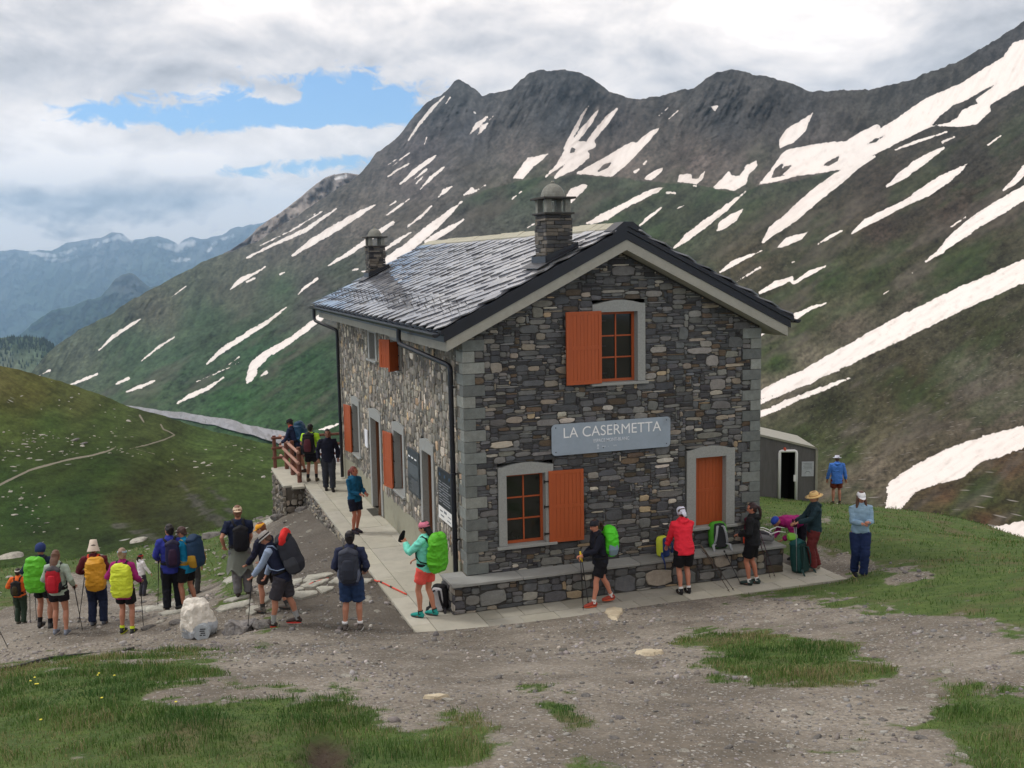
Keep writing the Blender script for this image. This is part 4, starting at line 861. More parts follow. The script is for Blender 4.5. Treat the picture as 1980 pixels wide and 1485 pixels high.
for side in (0, 1):
    for j in range(-1, 17):
        for i in range(-1, 56):
            yc = OF+.1+i*step/2*1.0; s_ = .14+j*step/2
            if (i+j) % 2: continue
            if yc < OF-.12 or yc > OB+.12 or s_ < -.02 or s_ > 4.30: continue
            L_ = .305*random.uniform(.97, 1.05); t_ = random.uniform(.018, .034); lift = random.uniform(.0, .012)
            # diamond outline in roof plane coords (a along y, b up the slope), clipped to the roof edges
            P_ = [(0, -L_*1.12), (L_*.98, 0), (0, L_*1.3), (-L_*.98, 0)]
            P_ = [(a+random.uniform(-.022, .022), b+random.uniform(-.022, .022)) for a, b in P_]
            tilt = .062+random.uniform(-.02, .022); top_, bot_ = [], []
            Q_ = []
            for a, b in P_:
                yy = min(max(yc+a, OF-.10+random.uniform(-.02, .02)), OB+.08); ss_ = min(max(s_+b, -.04), 4.40); Q_.append((yy, ss_))
            for yy, ss_ in Q_:
                d = .028+lift-(ss_-s_)*tilt
                xx = -.60+ss_*cu; zz = 5.765+SL*xx
                nx_, nz_ = -math.sin(th_), math.cos(th_)
                for dd, lst in ((d, bot_), (d+t_, top_)):
                    X_ = xx+nx_*dd; Z_ = zz+nz_*dd
                    lst.append((X_ if side == 0 else HW-X_, yy, Z_))
            g = random.choice([(84, 86, 94), (98, 100, 108), (112, 114, 121), (72, 74, 82), (128, 129, 132), (104, 105, 108)]); c = [q*1.15 for q in lin(g)]
            F_ = [(3, 2, 1, 0), (4, 5, 6, 7), (0, 1, 5, 4), (1, 2, 6, 5), (2, 3, 7, 6), (3, 0, 4, 7)]
            if side: F_ = [f[::-1] for f in F_]
            sm_.add(bot_+top_, F_ if side else [f for f in F_], 0, c)
so = sm_.build('slates', slate_mat(), roof, usecol=True)
bpy.context.view_layer.update()
bm2 = __import__('bmesh').new(); bm2.from_mesh(so.data); __import__('bmesh').ops.recalc_face_normals(bm2, faces=bm2.faces); bm2.to_mesh(so.data); bm2.free()
# ridge bedding in pale mortar with flat ridge stones
rm = MB(); zr = 5.765+SL*HW/2
y = OF+.35; k = 0
while y < OB:
    l_ = random.uniform(.35, .6); h = random.uniform(.03, .06); sx = .24
    for s in (-1, 1):
        rm.prism([(HW/2, y, zr-.02), (HW/2+s*sx, y, zr-.12), (HW/2+s*sx, y, zr-.10+.05+h*.3), (HW/2, y, zr+.05+h)], (0, min(l_-.006, OB-y), 0))
    y += l_
rm.build('ridge_stones', simple('ridge_mortar', (172, 168, 150), gain=1.0, scale=8, var=.25, dirt=.2), roof)
rm = MB(); rm.prism([(HW/2-.33, OF-.08, zr-.16), (HW/2, OF-.08, zr-.0), (HW/2+.33, OF-.08, zr-.16), (HW/2+.33, OF-.08, zr-.08), (HW/2+.1, OF-.08, zr+.09), (HW/2-.1, OF-.08, zr+.09), (HW/2-.33, OF-.08, zr-.08)], (0, .44, 0)).build('ridge_cap', M_SHEET, roof)
# snow hooks: two rows of bent wire
hk = MB()
for r, s0 in enumerate((.62, .90)):
    for i in range(25):
        yy = OF+.35+i*.62+(.31 if r else 0); 
        if yy > OB-.2: continue
        def onr(yv, s, d): xx = -.60+s*cu; return (xx-math.sin(th_)*d, yv, 5.765+SL*xx+math.cos(th_)*d)
        hk.tube([onr(yy, s0+.16, .09), onr(yy, s0, .16), onr(yy, s0, .07)], .004, 4); hk.tube([onr(yy-.06, s0, .07), onr(yy, s0, .16), onr(yy+.06, s0, .07)], .0035, 4)
hk.build('snow_hooks', M_IRON, roof)
# gutters with brackets and the bent downpipes
for sx, nm in ((-1, 'l'), (1, 'r')):
    gx = -.66 if sx < 0 else HW+.66; g = MB(); V = []; n = 8
    for yy in (OF-.05, OB+.08):
        for k in range(n+1):
            a = math.pi+math.pi*k/n; V.append((gx+.075*math.cos(a), yy, 5.43+.075*math.sin(a)))
        for k in range(n+1):
            a = 2*math.pi-math.pi*k/n; V.append((gx+.066*math.cos(a), yy, 5.43+.066*math.sin(a)))
    N = 2*(n+1); F = [(k, (k+1) % N, N+(k+1) % N, N+k) for k in range(N)]; g.add(V, F)
    for yy in np.arange(OF+.1, OB, .62): g.tube([(gx-.08*(-sx)*-1, yy, 5.44), (gx, yy, 5.49), (gx+.10*(-sx), yy, 5.50)], .012, 5)
    for yy in (OF-.05, OB+.075): g.prism([(gx+.07*math.cos(math.pi+math.pi*k/6), yy, 5.43+.07*math.sin(math.pi+math.pi*k/6)) for k in range(7)], (0, .006, 0))
    g.build('gutter', M_SHEET, roof)
def pipe(pts, r=.05):
    m = MB(); P_ = [np.array(p, float) for p in pts]; out = [P_[0]]
    for i in range(1, len(P_)-1):
        a, b, c = P_[i-1], P_[i], P_[i+1]; d0 = min(.12, np.linalg.norm(b-a)/2); d1 = min(.12, np.linalg.norm(c-b)/2)
        s, e = b+(a-b)/np.linalg.norm(a-b)*d0, b+(c-b)/np.linalg.norm(c-b)*d1
        for k in range(5): q = k/4; out.append(s*(1-q)**2+b*2*q*(1-q)+e*q*q)
    out.append(P_[-1]); m.tube(out, r, 12); return m
p = pipe([(-.66, 2.6, 5.38), (-.66, 2.6, 5.05), (-.11, .55, 4.72), (-.11, .5, .03)], .052)
for z in (4.3, 2.55, 1.2): p.lathe([(.060, -.02), (.060, .02)], (-.11, .5, z), 12); p.box(-.11, .0, .49, .51, z-.01, z+.01)
p.build('downpipe', M_SHEET, house, smooth=False)
p = pipe([(-.66, 14.4, 5.38), (-.66, 14.4, 5.0), (-.11, 13.45, 4.72), (-.11, 13.42, .05)], .052)
for z in (3.6, 1.8): p.lathe([(.060, -.02), (.060, .02)], (-.11, 13.42, z), 12)
p.build('downpipe', M_SHEET, house)
p = pipe([(HW+.66, .9, 5.38), (HW+.66, .9, 5.12), (HW+.12, .9, 4.85), (HW+.12, .9, -.1)], .05); p.build('downpipe', M_SHEET, house)
# chimneys
def chimney(cx_, cy_, zb, zt, wx, wy, seed, kind):
    c = empty('chimney', (0, 0, 0)); 
    rng = np.random.default_rng(seed); m = MB()
    z = zb; 
    while z < zt:
        h = rng.uniform(.03, .085); h = min(h, zt-z+.001)
        for s in range(4):
            L = wx if s in (0, 2) else wy; x = 0
            while x < L-.01:
                l = min(rng.uniform(.10, .34), L-x); l = L-x if L-x-l < .06 else l
                o = rng.uniform(0, .028); col = np.array(lin([(58, 58, 60), (74, 73, 71), (92, 86, 78), (48, 48, 50), (104, 98, 90), (66, 63, 60)][rng.integers(6)]))*1.2
                a = x-L/2+.003; b = x+l-L/2-.003
                if s == 0: m.box(cx_+a, cx_+b, cy_-wy/2-o, cy_-wy/2+.09, z+.003, z+h-.003, 0, col, bev=.004)
                if s == 2: m.box(cx_+a, cx_+b, cy_+wy/2-.09, cy_+wy/2+o, z+.003, z+h-.003, 0, col, bev=.004)
                if s == 1: m.box(cx_+wx/2-.09, cx_+wx/2+o, cy_+a, cy_+b, z+.003, z+h-.003, 0, col, bev=.004)
                if s == 3: m.box(cx_-wx/2-o, cx_-wx/2+.09, cy_+a, cy_+b, z+.003, z+h-.003, 0, col, bev=.004)
                x += l
        z += h
    m.box(cx_-wx/2+.05, cx_+wx/2-.05, cy_-wy/2+.05, cy_+wy/2-.05, zb, zt-.01, 1, (.05, .05, .05))
    ch = mesh_obj('chimney', m.v, m.f, [M_STONE, M_MORT_D], roof, False, None, m.m, m.c)
    bpy.data.objects.remove(c)
    return ch
def chimney_top(ch, cx_, cy_, zt, wx, wy, sc=1.0):
    # the cap belongs to the chimney mesh: slab, four piers, upper slab, domed stone
    m = MB(); m.box(cx_-wx/2-.05, cx_+wx/2+.05, cy_-wy/2-.05, cy_+wy/2+.05, zt, zt+.035, 0, bev=.005)
    ph = .26*sc
    for sx in (-1, 1):
        for sy in (-1, 0, 1):
            if sy == 0 and wy < .7: continue
            a, b = cx_+sx*(wx/2-.06), cy_+sy*(wy/2-.07)
            m.box(a-.055, a+.055, b-.06, b+.06, zt+.035, zt+.035+ph, 1, bev=.005)
    z2 = zt+.035+ph; m.box(cx_-wx/2-.08, cx_+wx/2+.08, cy_-wy/2-.08, cy_+wy/2+.08, z2, z2+.04, 0, bev=.006)
    prof = [(.24*sc, 0), (.235*sc, .05*sc), (.215*sc, .12*sc), (.175*sc, .19*sc), (.11*sc, .245*sc), (.05*sc, .27*sc), (.035*sc, .275*sc), (.04*sc, .30*sc), (.02*sc, .33*sc)]
    m.lathe(prof, (cx_, cy_, z2+.04), 18, 1, sy=wy/wx*.9)
    return m
M_SLAB = simple('chimney_slab', (58, 56, 54), gain=1.1, scale=8); M_DOME = simple('lichen_stone', (128, 128, 120), gain=1.0, scale=12, var=.45, bs=.6, dirt=.5)
for (cx_, cy_, wx, wy, zb, zt, sc, sd_) in ((1.98, .20, .52, .62, 6.5, 7.66, 1.0, 4), (1.25, 13.75, .50, .60, 6.1, 7.30, .95, 6)):
    ch = chimney(cx_, cy_, zb, zt, wx, wy, sd_, 0)
    chimney_top(ch, cx_, cy_, zt, wx, wy, sc).build('chimney_cap', [M_SLAB, M_DOME], roof, smooth=False)
    f = MB(); x0, x1, y0, y1 = cx_-wx/2-.05, cx_+wx/2+.10, cy_-wy/2-.07, cy_+wy/2+.07
    za = lambda x, d: 5.765+SL*x+d
    f.prism([(x0, y0, za(x0, .02)), (x1, y0, za(x1, .02)), (x1, y0, za(x1, .19)), (x0, y0, za(x0, .26))], (0, .02, 0)); f.prism([(x0, y1, za(x0, .02)), (x1, y1, za(x1, .02)), (x1, y1, za(x1, .19)), (x0, y1, za(x0, .26))], (0, .02, 0))
    f.box(x0-.012, x0+.008, y0, y1+.02, za(x0, .02), za(x0, .25)); f.box(x1-.005, x1+.015, y0, y1+.02, za(x1, .02), za(x1, .19))
    f.prism([(x0-.22, y0-.12, za(x0-.22, .115)), (x1+.12, y0-.12, za(x1+.12, .115)), (x1+.12, y0-.12, za(x1+.12, .127)), (x0-.22, y0-.12, za(x0-.22, .127))], (0, y1-y0+.26, 0))
    f.build('chimney_flashing', M_SHEET, roof)

# ---- terrace paving, bench, retaining walls
def pave_band(m, x0, x1, y0, y1, z, lx, ly, jit=.02, th=.06, tone=1.0):
    y = y0
    while y < y1-.01:
        l = min(ly*random.uniform(.75, 1.25), y1-y); l = y1-y if y1-y-l < .2 else l; x = x0
        while x < x1-.01:
            w_ = min(lx*random.uniform(.7, 1.3), x1-x); w_ = x1-x if x1-x-w_ < .15 else w_
            dz = random.uniform(-.003, .003); g = tone*random.uniform(.86, 1.08); b = random.uniform(.96, 1.02)
            m.box(x+.005, x+w_-.005, y+.005, y+l-.005, z-th, z+dz, 0, (g, g, g*b), bev=.004); x += w_
        y += l
def pave_mat():
    mt, t, out = newmat('paving'); co = t.node('ShaderNodeTexCoord').outputs['Object']; n = t.noise(co, 2.4, 6, .65); n2 = t.noise(co, 30, 4, .7)
    k = t.math('MULTIPLY_ADD', n, .5, .74); c = t.mix(1.0, t.mix(1.0, (.46, .44, .372), t.comb(k, k, k), 'MULTIPLY'), t.attr('Col', 'Color'), 'MULTIPLY')
    c = t.mix(t.ss(t.noise(co, 1.5, 6, .75), .56, .74, 0, .5), c, (.15, .135, .11)); c = t.mix(t.ss(t.noise(co, 38, 2, .6), .70, .74, 0, .7), c, (.08, .07, .06))
    principled(t, out, c, .85, t.math('ADD', n, n2), .25, .01, .3); return mt
M_PV = pave_mat()
ter = MB(); pave_band(ter, -1.37, -.98, -.78, 13.0, 0, .39, 1.5); pave_band(ter, -.975, .0, -1.42, 13.0, -.002, .98, 1.25)
pave_band(ter, -1.37, -.98, -1.42, -.78, 0, .39, .7)
pave_band(ter, 0, 4.2, -1.42, -1.0, -.004, .7, .42, tone=.72); pave_band(ter, 4.2, 7.9, -1.42, -1.0, -.004, .7, .42, tone=.92); pave_band(ter, 0, 4.2, -.995, -.30, -.004, .55, .7, tone=.68); pave_band(ter, 4.2, 7.9, -.995, -.30, -.004, .55, .7, tone=.85); pave_band(ter, 6.6, 7.35, -.3, 3, -.004, .7, .8)  # front bands by the bench: shade and dirt put into the stones' tone
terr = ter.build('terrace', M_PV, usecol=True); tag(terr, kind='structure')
mb = MB().box(-1.33, 7.86, -1.38, 13, -.5, -.045).box(-1.92, .0, 13.0, 16.1, -.5, -.06); tag(mb.build('terrace_bed', simple('terrace_bed', (90, 84, 76), gain=1)), kind='structure')
ter = MB(); ter.box(-2.02, 1.2, 13.02, 16.2, -.075, .0, 0, (1.02, 1.02, 1), bev=.008); ter.box(-1.76, -1.40, 12.7, 13.01, -.075, .0, 0, (1, 1, .98), bev=.008)
tag(ter.build('balcony_slab', M_PV, usecol=True), kind='structure')
# retaining walls under the terrace
rw_ = empty('retaining_wall', (-1.95, 14.5, 0)); tag(rw_, 'rough dry stone wall carrying the far end of the terrace', 'wall')
PALW = [(128, 122, 112, 20), (106, 102, 96, 20), (146, 140, 128, 12), (84, 82, 78, 12), (160, 150, 132, 5)]
for O, Ud, Nn, W_ in (((-1.97, 16.1, -3.2), (0, -1, 0), (-1, 0, 0), 3.1), ((-1.97, 13.05, -3.2), (1, 0, 0), (0, -1, 0), .62), ((-1.37, 16.1, -3.2), (1, 0, 0), (0, 1, 0), .3)):
    R_w = rubble(O, Ud, (0, 0, 1), Nn, W_, 3.12, .075, lambda A, B: B > 3.12, [(3, 2), (4, 3), (2, 2), (3, 3), (2, 4), (5, 2), (2, 3), (1, 2)], PALW, 21, depth=.075, rnd=.8, gap=.012, ns=9)
    O_, U1 = np.array(O, float), np.array(Ud, float); bk = np.array([O_, O_+U1*W_, O_+U1*W_+np.array([0, 0, 3.12]), O_+np.array([0, 0, 3.12])])
    V, F, C_ = R_w; n = len(V)
    mesh_obj('wall_face', np.concatenate([V, bk])-np.array([-1.95, 14.5, 0]), F+[(n, n+1, n+2, n+3)], [M_STONE, M_MORT_D], rw_, False, None, [0]*len(F)+[1], np.concatenate([C_, np.ones((4, 3))*.1]))
R_w = rubble((-1.345, 13.0, -1.5), (0, -1, 0), (0, 0, 1), (-1, 0, 0), 14.4, 1.43, .055, lambda A, B: B > 1.43, [(5, 1), (4, 2), (3, 1), (6, 2), (3, 2), (5, 2)], PALW, 22, depth=.04, rnd=.6, gap=.008, ns=8)
V, F, C_ = R_w; n = len(V); bk = np.array([(-1.34, 13, -1.5), (-1.34, -1.4, -1.5), (-1.34, -1.4, -.06), (-1.34, 13, -.06)])
kw = mesh_obj('kerb_wall', np.concatenate([V, bk]), F+[(n, n+1, n+2, n+3)], [M_STONE, M_MORT_D], None, False, None, [0]*len(F)+[1], np.concatenate([C_, np.ones((4, 3))*.1]))
tag(kw, 'low masonry edge along the left side of the terrace paving', 'wall')
# the stone bench running round the gable
bench = empty('stone_bench', (3, -.4, 0)); tag(bench, 'long rubble stone bench with flat slab top along the foot of the gable', 'bench')
bo = np.array([3, -.4, 0.])
def bface(O, Ud, Nn, W_, seed):
    V, F, C_ = rubble(O, Ud, (0, 0, 1), Nn, W_, .53, .044, lambda A, B: B > .53, [(6, 2), (5, 3), (8, 4), (4, 3), (10, 5), (6, 4), (5, 1), (3, 2), (7, 3)], PALG, seed, big=[(max(2, int(W_*.9)), (8, 14, 4, 8))], depth=.035, rnd=.5, gap=.005, ns=10)
    O_, U1 = np.array(O, float), np.array(Ud, float); n = len(V); bk = np.array([O_, O_+U1*W_, O_+U1*W_+np.array([0, 0, .54]), O_+np.array([0, 0, .54])])
    return np.concatenate([V, bk]), F+[(n, n+1, n+2, n+3)], [0]*len(F)+[1], np.concatenate([C_, np.ones((4, 3))*.1])
for O, Ud, Nn, W_, sd_ in (((-.44, -.47, 0), (1, 0, 0), (0, -1, 0), 7.38, 31), ((-.44, .28, 0), (0, -1, 0), (-1, 0, 0), .75, 32), ((6.94, -.47, 0), (0, 1, 0), (1, 0, 0), 2.4, 33)):
    V, F, fmm, C_ = bface(O, Ud, Nn, W_, sd_)
    mesh_obj('bench_base', V-bo, F, [M_STONE, M_MORT_D], bench, False, None, fmm, C_)
bt = MB(); x = -.49
while x < 6.98:
    l = min(random.uniform(.9, 1.5), 6.98-x); l = 6.98-x if 6.98-x-l < .5 else l; g = random.uniform(.72, .95)
    bt.box(x+.006, x+l-.006, -.545, -.035, .54, .595, 0, (g, g, g*1.02), bev=.006); x += l
bt.box(-.49, -.036, -.030, .32, .54, .594, 0, (1.02, 1.02, 1.05), bev=.006); bt.box(6.636, 6.98, -.030, .9, .54, .594, 0, (.8, .8, .82), bev=.006); bt.box(6.636, 6.98, .91, 1.9, .54, .594, 0, (.75, .75, .78), bev=.006)
def benchtop_mat():
    mt, t, out = newmat('bench_slab'); co = t.node('ShaderNodeTexCoord').outputs['Object']; n = t.noise(co, 3, 6, .65); k = t.math('MULTIPLY_ADD', n, .5, .74)
    principled(t, out, t.mix(1.0, t.mix(1.0, (.30, .305, .285), t.comb(k, k, k), 'MULTIPLY'), t.attr('Col', 'Color'), 'MULTIPLY'), .7, n, .3, .01, .4); return mt
bt.v = [tuple(np.array(p)-bo) for p in bt.v]
bt.build('bench_top', benchtop_mat(), bench, usecol=True)
# ================================================================ PEOPLE
def evaluated(name, mb, voxel, smooth_it=3, wrinkle=0.0, wseed=0, wscale=9.0, keep=None):
    """fuse overlapping volumes of mb into one continuous smooth surface; returns (V,F)"""
    me = bpy.data.meshes.new('tmp'); me.from_pydata(mb.v, [], mb.f); me.update()
    import bmesh
    b = bmesh.new(); b.from_mesh(me); bmesh.ops.recalc_face_normals(b, faces=b.faces); b.to_mesh(me); b.free()
    o = bpy.data.objects.new('tmp', me); COL.objects.link(o)
    md = o.modifiers.new('r', 'REMESH'); md.mode = 'VOXEL'; md.voxel_size = voxel; md.adaptivity = 0
    if smooth_it:
        ms = o.modifiers.new('s', 'SMOOTH'); ms.factor = .5; ms.iterations = smooth_it
    dg = bpy.context.evaluated_depsgraph_get(); ev = o.evaluated_get(dg); m2 = ev.to_mesh()
    n = len(m2.vertices); V = np.zeros(n*3, np.float32); m2.vertices.foreach_get('co', V); V = V.reshape(-1, 3).astype(float)
    F = [tuple(p.vertices) for p in m2.polygons]
    if wrinkle:
        N_ = np.zeros(n*3, np.float32); m2.vertices.foreach_get('normal', N_); N_ = N_.reshape(-1, 3)
        k = fbm(V*np.array([wscale, wscale, wscale*1.7])+wseed, 3, wseed, True)-.5
        V = V+N_*(k*wrinkle)[:, None]
    ev.to_mesh_clear(); bpy.data.objects.remove(o); bpy.data.meshes.remove(me)
    return V, F
CM = {}
def cloth(rgb, rough=.85):
    k = ('cloth', rgb)
    if k not in CM: CM[k] = simple('cloth', rgb, rough=rough, scale=14, var=.14, bs=.25, spec=.25, gain=1.0, dist=.01)
    return CM[k]
def skin(rgb=(176, 122, 98)): return simple('skin', rgb, rough=.55, scale=10, var=.08, bs=.05, spec=.4)
def hairm(rgb): return simple('hair', rgb, rough=.5, scale=40, var=.35, bs=.5, stretch=(3, 3, .4))
M_EYE = simple('eye', (30, 24, 22), rough=.2, bs=0); M_LIP = simple('lip', (150, 86, 78), rough=.5, bs=0)

def ik(a, c, l1, l2, hint):
    a, c, hint = np.array(a, float), np.array(c, float), np.array(hint, float); d = c-a; L = np.linalg.norm(d)
    if L > (l1+l2)*.995: c = a+d/L*(l1+l2)*.995; d = c-a; L = np.linalg.norm(d)
    u = d/L; x = (l1*l1-l2*l2+L*L)/(2*L); h = math.sqrt(max(l1*l1-x*x, 0)); p = hint-u*(hint@u); p = p/(np.linalg.norm(p)+1e-9)
    return a+u*x+p*h, c

class Person:
    """local frame: x right, y forward, z up, feet at z=0, metres for a 1.75 m body"""
    def __init__(s, label, loc, face, H=1.75, lean=0, feet=None, hands=None, head=(0, 0), sk=(176, 122, 98), fem=False, twist=0, group=None):
        s.H = H; s.sc = H/1.75*1.035; s.face = rad(face); s.loc = np.array(loc, float); s.lean = rad(lean); s.fem = fem
        s.feet = feet or [(-.11, 0, 0), (.11, .03, 0)]
        s.lean_c = np.array([0, 0, .93]); s.twist = rad(twist)
        hip = lambda k: np.array([k*.09, -.02 if lean > 25 else 0, .91])
        s.hips = [hip(-1), hip(1)]
        s.ankles = [np.array([f[0], f[1]-.03, f[2]+.085]) for f in s.feet]
        s.knees = [];
        for i in (0, 1):
            k_, a_ = ik(s.hips[i], s.ankles[i], .425, .42, (0, 1, .1)); s.knees.append(k_); s.ankles[i] = a_
        sw = .165 if fem else .19
        s.sh = [s.T((-sw, -.01, 1.42)), s.T((sw, -.01, 1.42))]
        hands = hands or [(-.27, .06, .83), (.27, .06, .83)]
        s.hand = []; s.elb = []
        for i in (0, 1):
            h = np.array(hands[i][:3], float); raw = len(hands[i]) > 3
            if not raw: h = s.T(h)
            e, w_ = ik(s.sh[i], h, .29, .26, (-.5 if i == 0 else .5, -.8, -.55)); s.elb.append(e); s.hand.append(w_)
        s.hc = s.T((0, .02, 1.635)); s.hturn, s.hnod = rad(head[0]), rad(head[1])
        s.o = None; s.sk = sk; s.label = label; s.group = group
        s.build_body()
    def T(s, p):
        """torso-frame point -> local, leaning forward about the hips (with a light twist)"""
        p = np.array(p, float)-s.lean_c; c, n = math.cos(s.lean), math.sin(s.lean)
        x, y = p[0]*math.cos(s.twist)-p[1]*math.sin(s.twist), p[0]*math.sin(s.twist)+p[1]*math.cos(s.twist)
        return np.array([x, y*c+p[2]*n, -y*n+p[2]*c])+s.lean_c
    def Hd(s, p):
        """head-frame offset (x right, y forward, z up) -> local"""
        x, y, z = p; c, n = math.cos(s.hnod), math.sin(s.hnod); y, z = y*c+z*n, -y*n+z*c
        c, n = math.cos(s.hturn), math.sin(s.hturn); x, y = x*c-y*n, x*n+y*c
        a = s.lean*.6; c, n = math.cos(a), math.sin(a); y, z = y*c+z*n, -y*n+z*c
        return s.hc+np.array([x, y, z])
    def W(s, P):
        """local -> metres in the object's own frame (rotation is on the object)"""
        return np.array(P, float)*s.sc
    def world(s, P):
        P = np.array(P, float)*s.sc; c, n = math.cos(s.face), math.sin(s.face)
        return np.array([P[0]*c-P[1]*n, P[0]*n+P[1]*c, P[2]])+s.loc
    def part(s, name, VF, mt, smooth=True, label=None):
        V, F = VF; o = mesh_obj(name, s.W(V), F, mt, s.o, smooth)
        if label: o['label'] = label
        return o
    def up(s): d = s.T((0, 0, 1.4))-s.T((0, 0, 1.1)); return d/np.linalg.norm(d)
    def build_body(s):
        m = MB(); f = s.fem; R = s.T((1, 0, 1.2))-s.T((0, 0, 1.2))
        m.tube([s.T(p) for p in ((0, 0, .88), (0, 0, .98), (0, 0, 1.10), (0, 0, 1.24), (0, 0, 1.36), (0, 0, 1.44), (0, .005, 1.49))],
               [(.150, .105), (.158, .108), (.128 if f else .140, .092), (.145 if f else .160, .10), (.160 if f else .175, .10), (.12, .07), (.058, .056)], 14, right=R, round_=True)
        m.tube([s.T((0, -.002, 1.44)), s.T((0, .012, 1.56))], [.056, .052], 10, round_=True)
        for i in (0, 1):
            h, k, a = s.hips[i], s.knees[i], s.ankles[i]
            m.tube([h+(0, 0, .02), h*.6+k*.4, k*.85+h*.15, k, k*.68+a*.32+np.array([0, -.018, 0]), k*.25+a*.75, a], [.094, .080, .060, .054, .058, .040, .036], 10, round_=True)
            m.tube([a+(0, -.015, -.03), a+(0, .05, -.05), a+(0, .14, -.06)], [(.038, .04), (.042, .032), (.038, .022)], 8, right=(1, 0, 0), round_=True)
            sh, e, w_ = s.sh[i], s.elb[i], s.hand[i]
            m.tube([sh*.9+s.T((0, 0, 1.40))*.1, sh, sh*.6+e*.4, e, e*.7+w_*.3, w_], [.052, .054, .046, .038, .040, .027], 10, round_=True)
        # head: skull, jaw, nose, ears
        m.tube([s.Hd(p) for p in ((0, -.012, .045), (0, -.012, .02), (0, .0, -.03))], [(.072, .092), (.076, .097), (.070, .088)], 14, right=s.Hd((1, 0, 0))-s.hc, round_=True)
        m.tube([s.Hd(p) for p in ((0, .02, -.02), (0, .035, -.07), (0, .045, -.098))], [(.062, .060), (.050, .048), (.030, .028)], 10, right=s.Hd((1, 0, 0))-s.hc, round_=True)
        m.tube([s.Hd((0, .088, .012)), s.Hd((0, .104, -.022)), s.Hd((0, .098, -.034))], [.010, .015, .013], 8, round_=True)
        m.tube([s.Hd((-.03, .080, .028)), s.Hd((.03, .080, .028))], .012, 8, round_=True)
        for k in (-1, 1): m.tube([s.Hd((k*.077, -.01, .02)), s.Hd((k*.080, -.012, -.025))], [(.008, .02), (.007, .014)], 8, right=s.Hd((1, 0, 0))-s.hc, round_=True)
        # palms
        s.palm = []
        for i in (0, 1):
            w_ = s.hand[i]; d = w_-s.elb[i]; d = d/np.linalg.norm(d); s.palm.append((w_, d)); sd = np.cross(d, (0, 0, 1)); sd = sd/(np.linalg.norm(sd)+1e-9)
            if np.linalg.norm(np.cross(d, (0, 0, 1))) < .25: sd = np.array([0, 1.0, 0])-d*d[1]; sd /= np.linalg.norm(sd)
            m.tube([w_-d*.01, w_+d*.035, w_+d*.08], [(.026, .018), (.038, .017), (.038, .014)], 10, right=sd, round_=True); s.palm[-1] = (w_, d, sd)
        V, F = evaluated('body', m, .0125, 2)
        # five fingers of different lengths, half curled, on each palm
        fm = MB()
        for i, (w_, d, sd) in enumerate(s.palm):
            nrm = np.cross(sd, d)*(1 if i == 0 else -1)
            inw = np.array([1.0 if i == 0 else -1.0, .25, -.35]); nrm = nrm if nrm@inw > 0 else -nrm
            for j, (o_, L) in enumerate(((-.029, .062), (-.010, .074), (.010, .070), (.028, .056))):
                b = w_+d*.082+sd*o_; p1 = b+d*L*.42+nrm*L*.10; p2 = p1+d*L*.22+nrm*L*.30; p3 = p2-d*L*.02+nrm*L*.28
                fm.tube([b-d*.01, b, p1, p2, p3], [.0095, .009, .0085, .008, .006], 6)
            b = w_+d*.030+sd*.030*(1 if (sd[1] > 0) else -1); so_ = sd*(1 if sd[1] > 0 else -1)
            fm.tube([b, b+so_*.022+d*.02, b+so_*.030+d*.045+nrm*.012, b+so_*.022+d*.062+nrm*.026], [.011, .011, .0095, .007], 6)
        n = len(V); V = np.concatenate([V, np.array(fm.v)]); F = F+[tuple(q+n for q in f_) for f_ in fm.f]
        s.o = mesh_obj('person', s.W(V), F, skin(s.sk), None, True); s.o.location = s.loc; s.o.rotation_euler = (0, 0, s.face)
        tag(s.o, s.label, 'person', s.group)
        for k in (-1, 1):
            e = MB(); c = s.Hd((k*.031, .090, .008)); e.tube([c+np.array([0, 0, 0]), s.Hd((k*.031, .094, .008))], [.009, .006], 8, round_=True); s.part('eye', (e.v, e.f), M_EYE)
        e = MB(); e.tube([s.Hd((-.022, .087, -.060)), s.Hd((0, .092, -.058)), s.Hd((.022, .087, -.060))], [.004, .007, .004], 6); s.part('mouth', (e.v, e.f), M_LIP)
    def top(s, rgb, kind='jacket', sleeves=1.0, hem=.80, loose=.022, collar=True, hood=False, rgb2=None, sl_rgb=None):
        m = MB(); f = s.fem; R = s.T((1, 0, 1.2))-s.T((0, 0, 1.2)); L = loose
        sec = [(hem, .168, .125), (.95, .172, .122), (1.10, .152 if f else .162, .108), (1.24, .158 if f else .178, .112), (1.36, .175 if f else .195, .112), (1.44, .135, .082), (1.50, .066, .062)]
        if hem > .95: sec = [q for q in sec if q[0] >= hem]
        low = s.T((0, 0, hem)) if hem >= .93 else (np.array([0, 0, hem]))
        P_ = [s.T((0, 0, q[0])) if q[0] >= .93 else np.array([0, 0, q[0]]) for q in sec]
        m.tube(P_, [(q[1]+L*.6, q[2]+L) for q in sec], 16, right=R)
        if collar: m.tube([s.T((0, 0, 1.45)), s.T((0, .008, 1.535))], [(.075, .072), (.064, .064)], 12)
        arms = MB()
        for i in (0, 1):
            sh, e, w_ = s.sh[i], s.elb[i], s.hand[i]
            pts = [sh*.8+s.T((0, 0, 1.38))*.2, sh, sh*.6+e*.4, e]; rr = [.066, .068, .058, .050]
            if sleeves >= 1: pts += [e*.65+w_*.35, w_*.97+e*.03]; rr += [.051, .039]
            elif sleeves < .6: pts = pts[:3]+[sh*.35+e*.65]; rr = [.066, .068, .064, .062]
            rr = [r_+L*.25 for r_ in rr]
            (arms if sl_rgb else m).tube(pts, rr, 12)
        if hood: m.tube([s.T((-.07, -.085, 1.47)), s.T((0, -.12, 1.44)), s.T((.07, -.085, 1.47))], [.042, .055, .042], 10, round_=True)
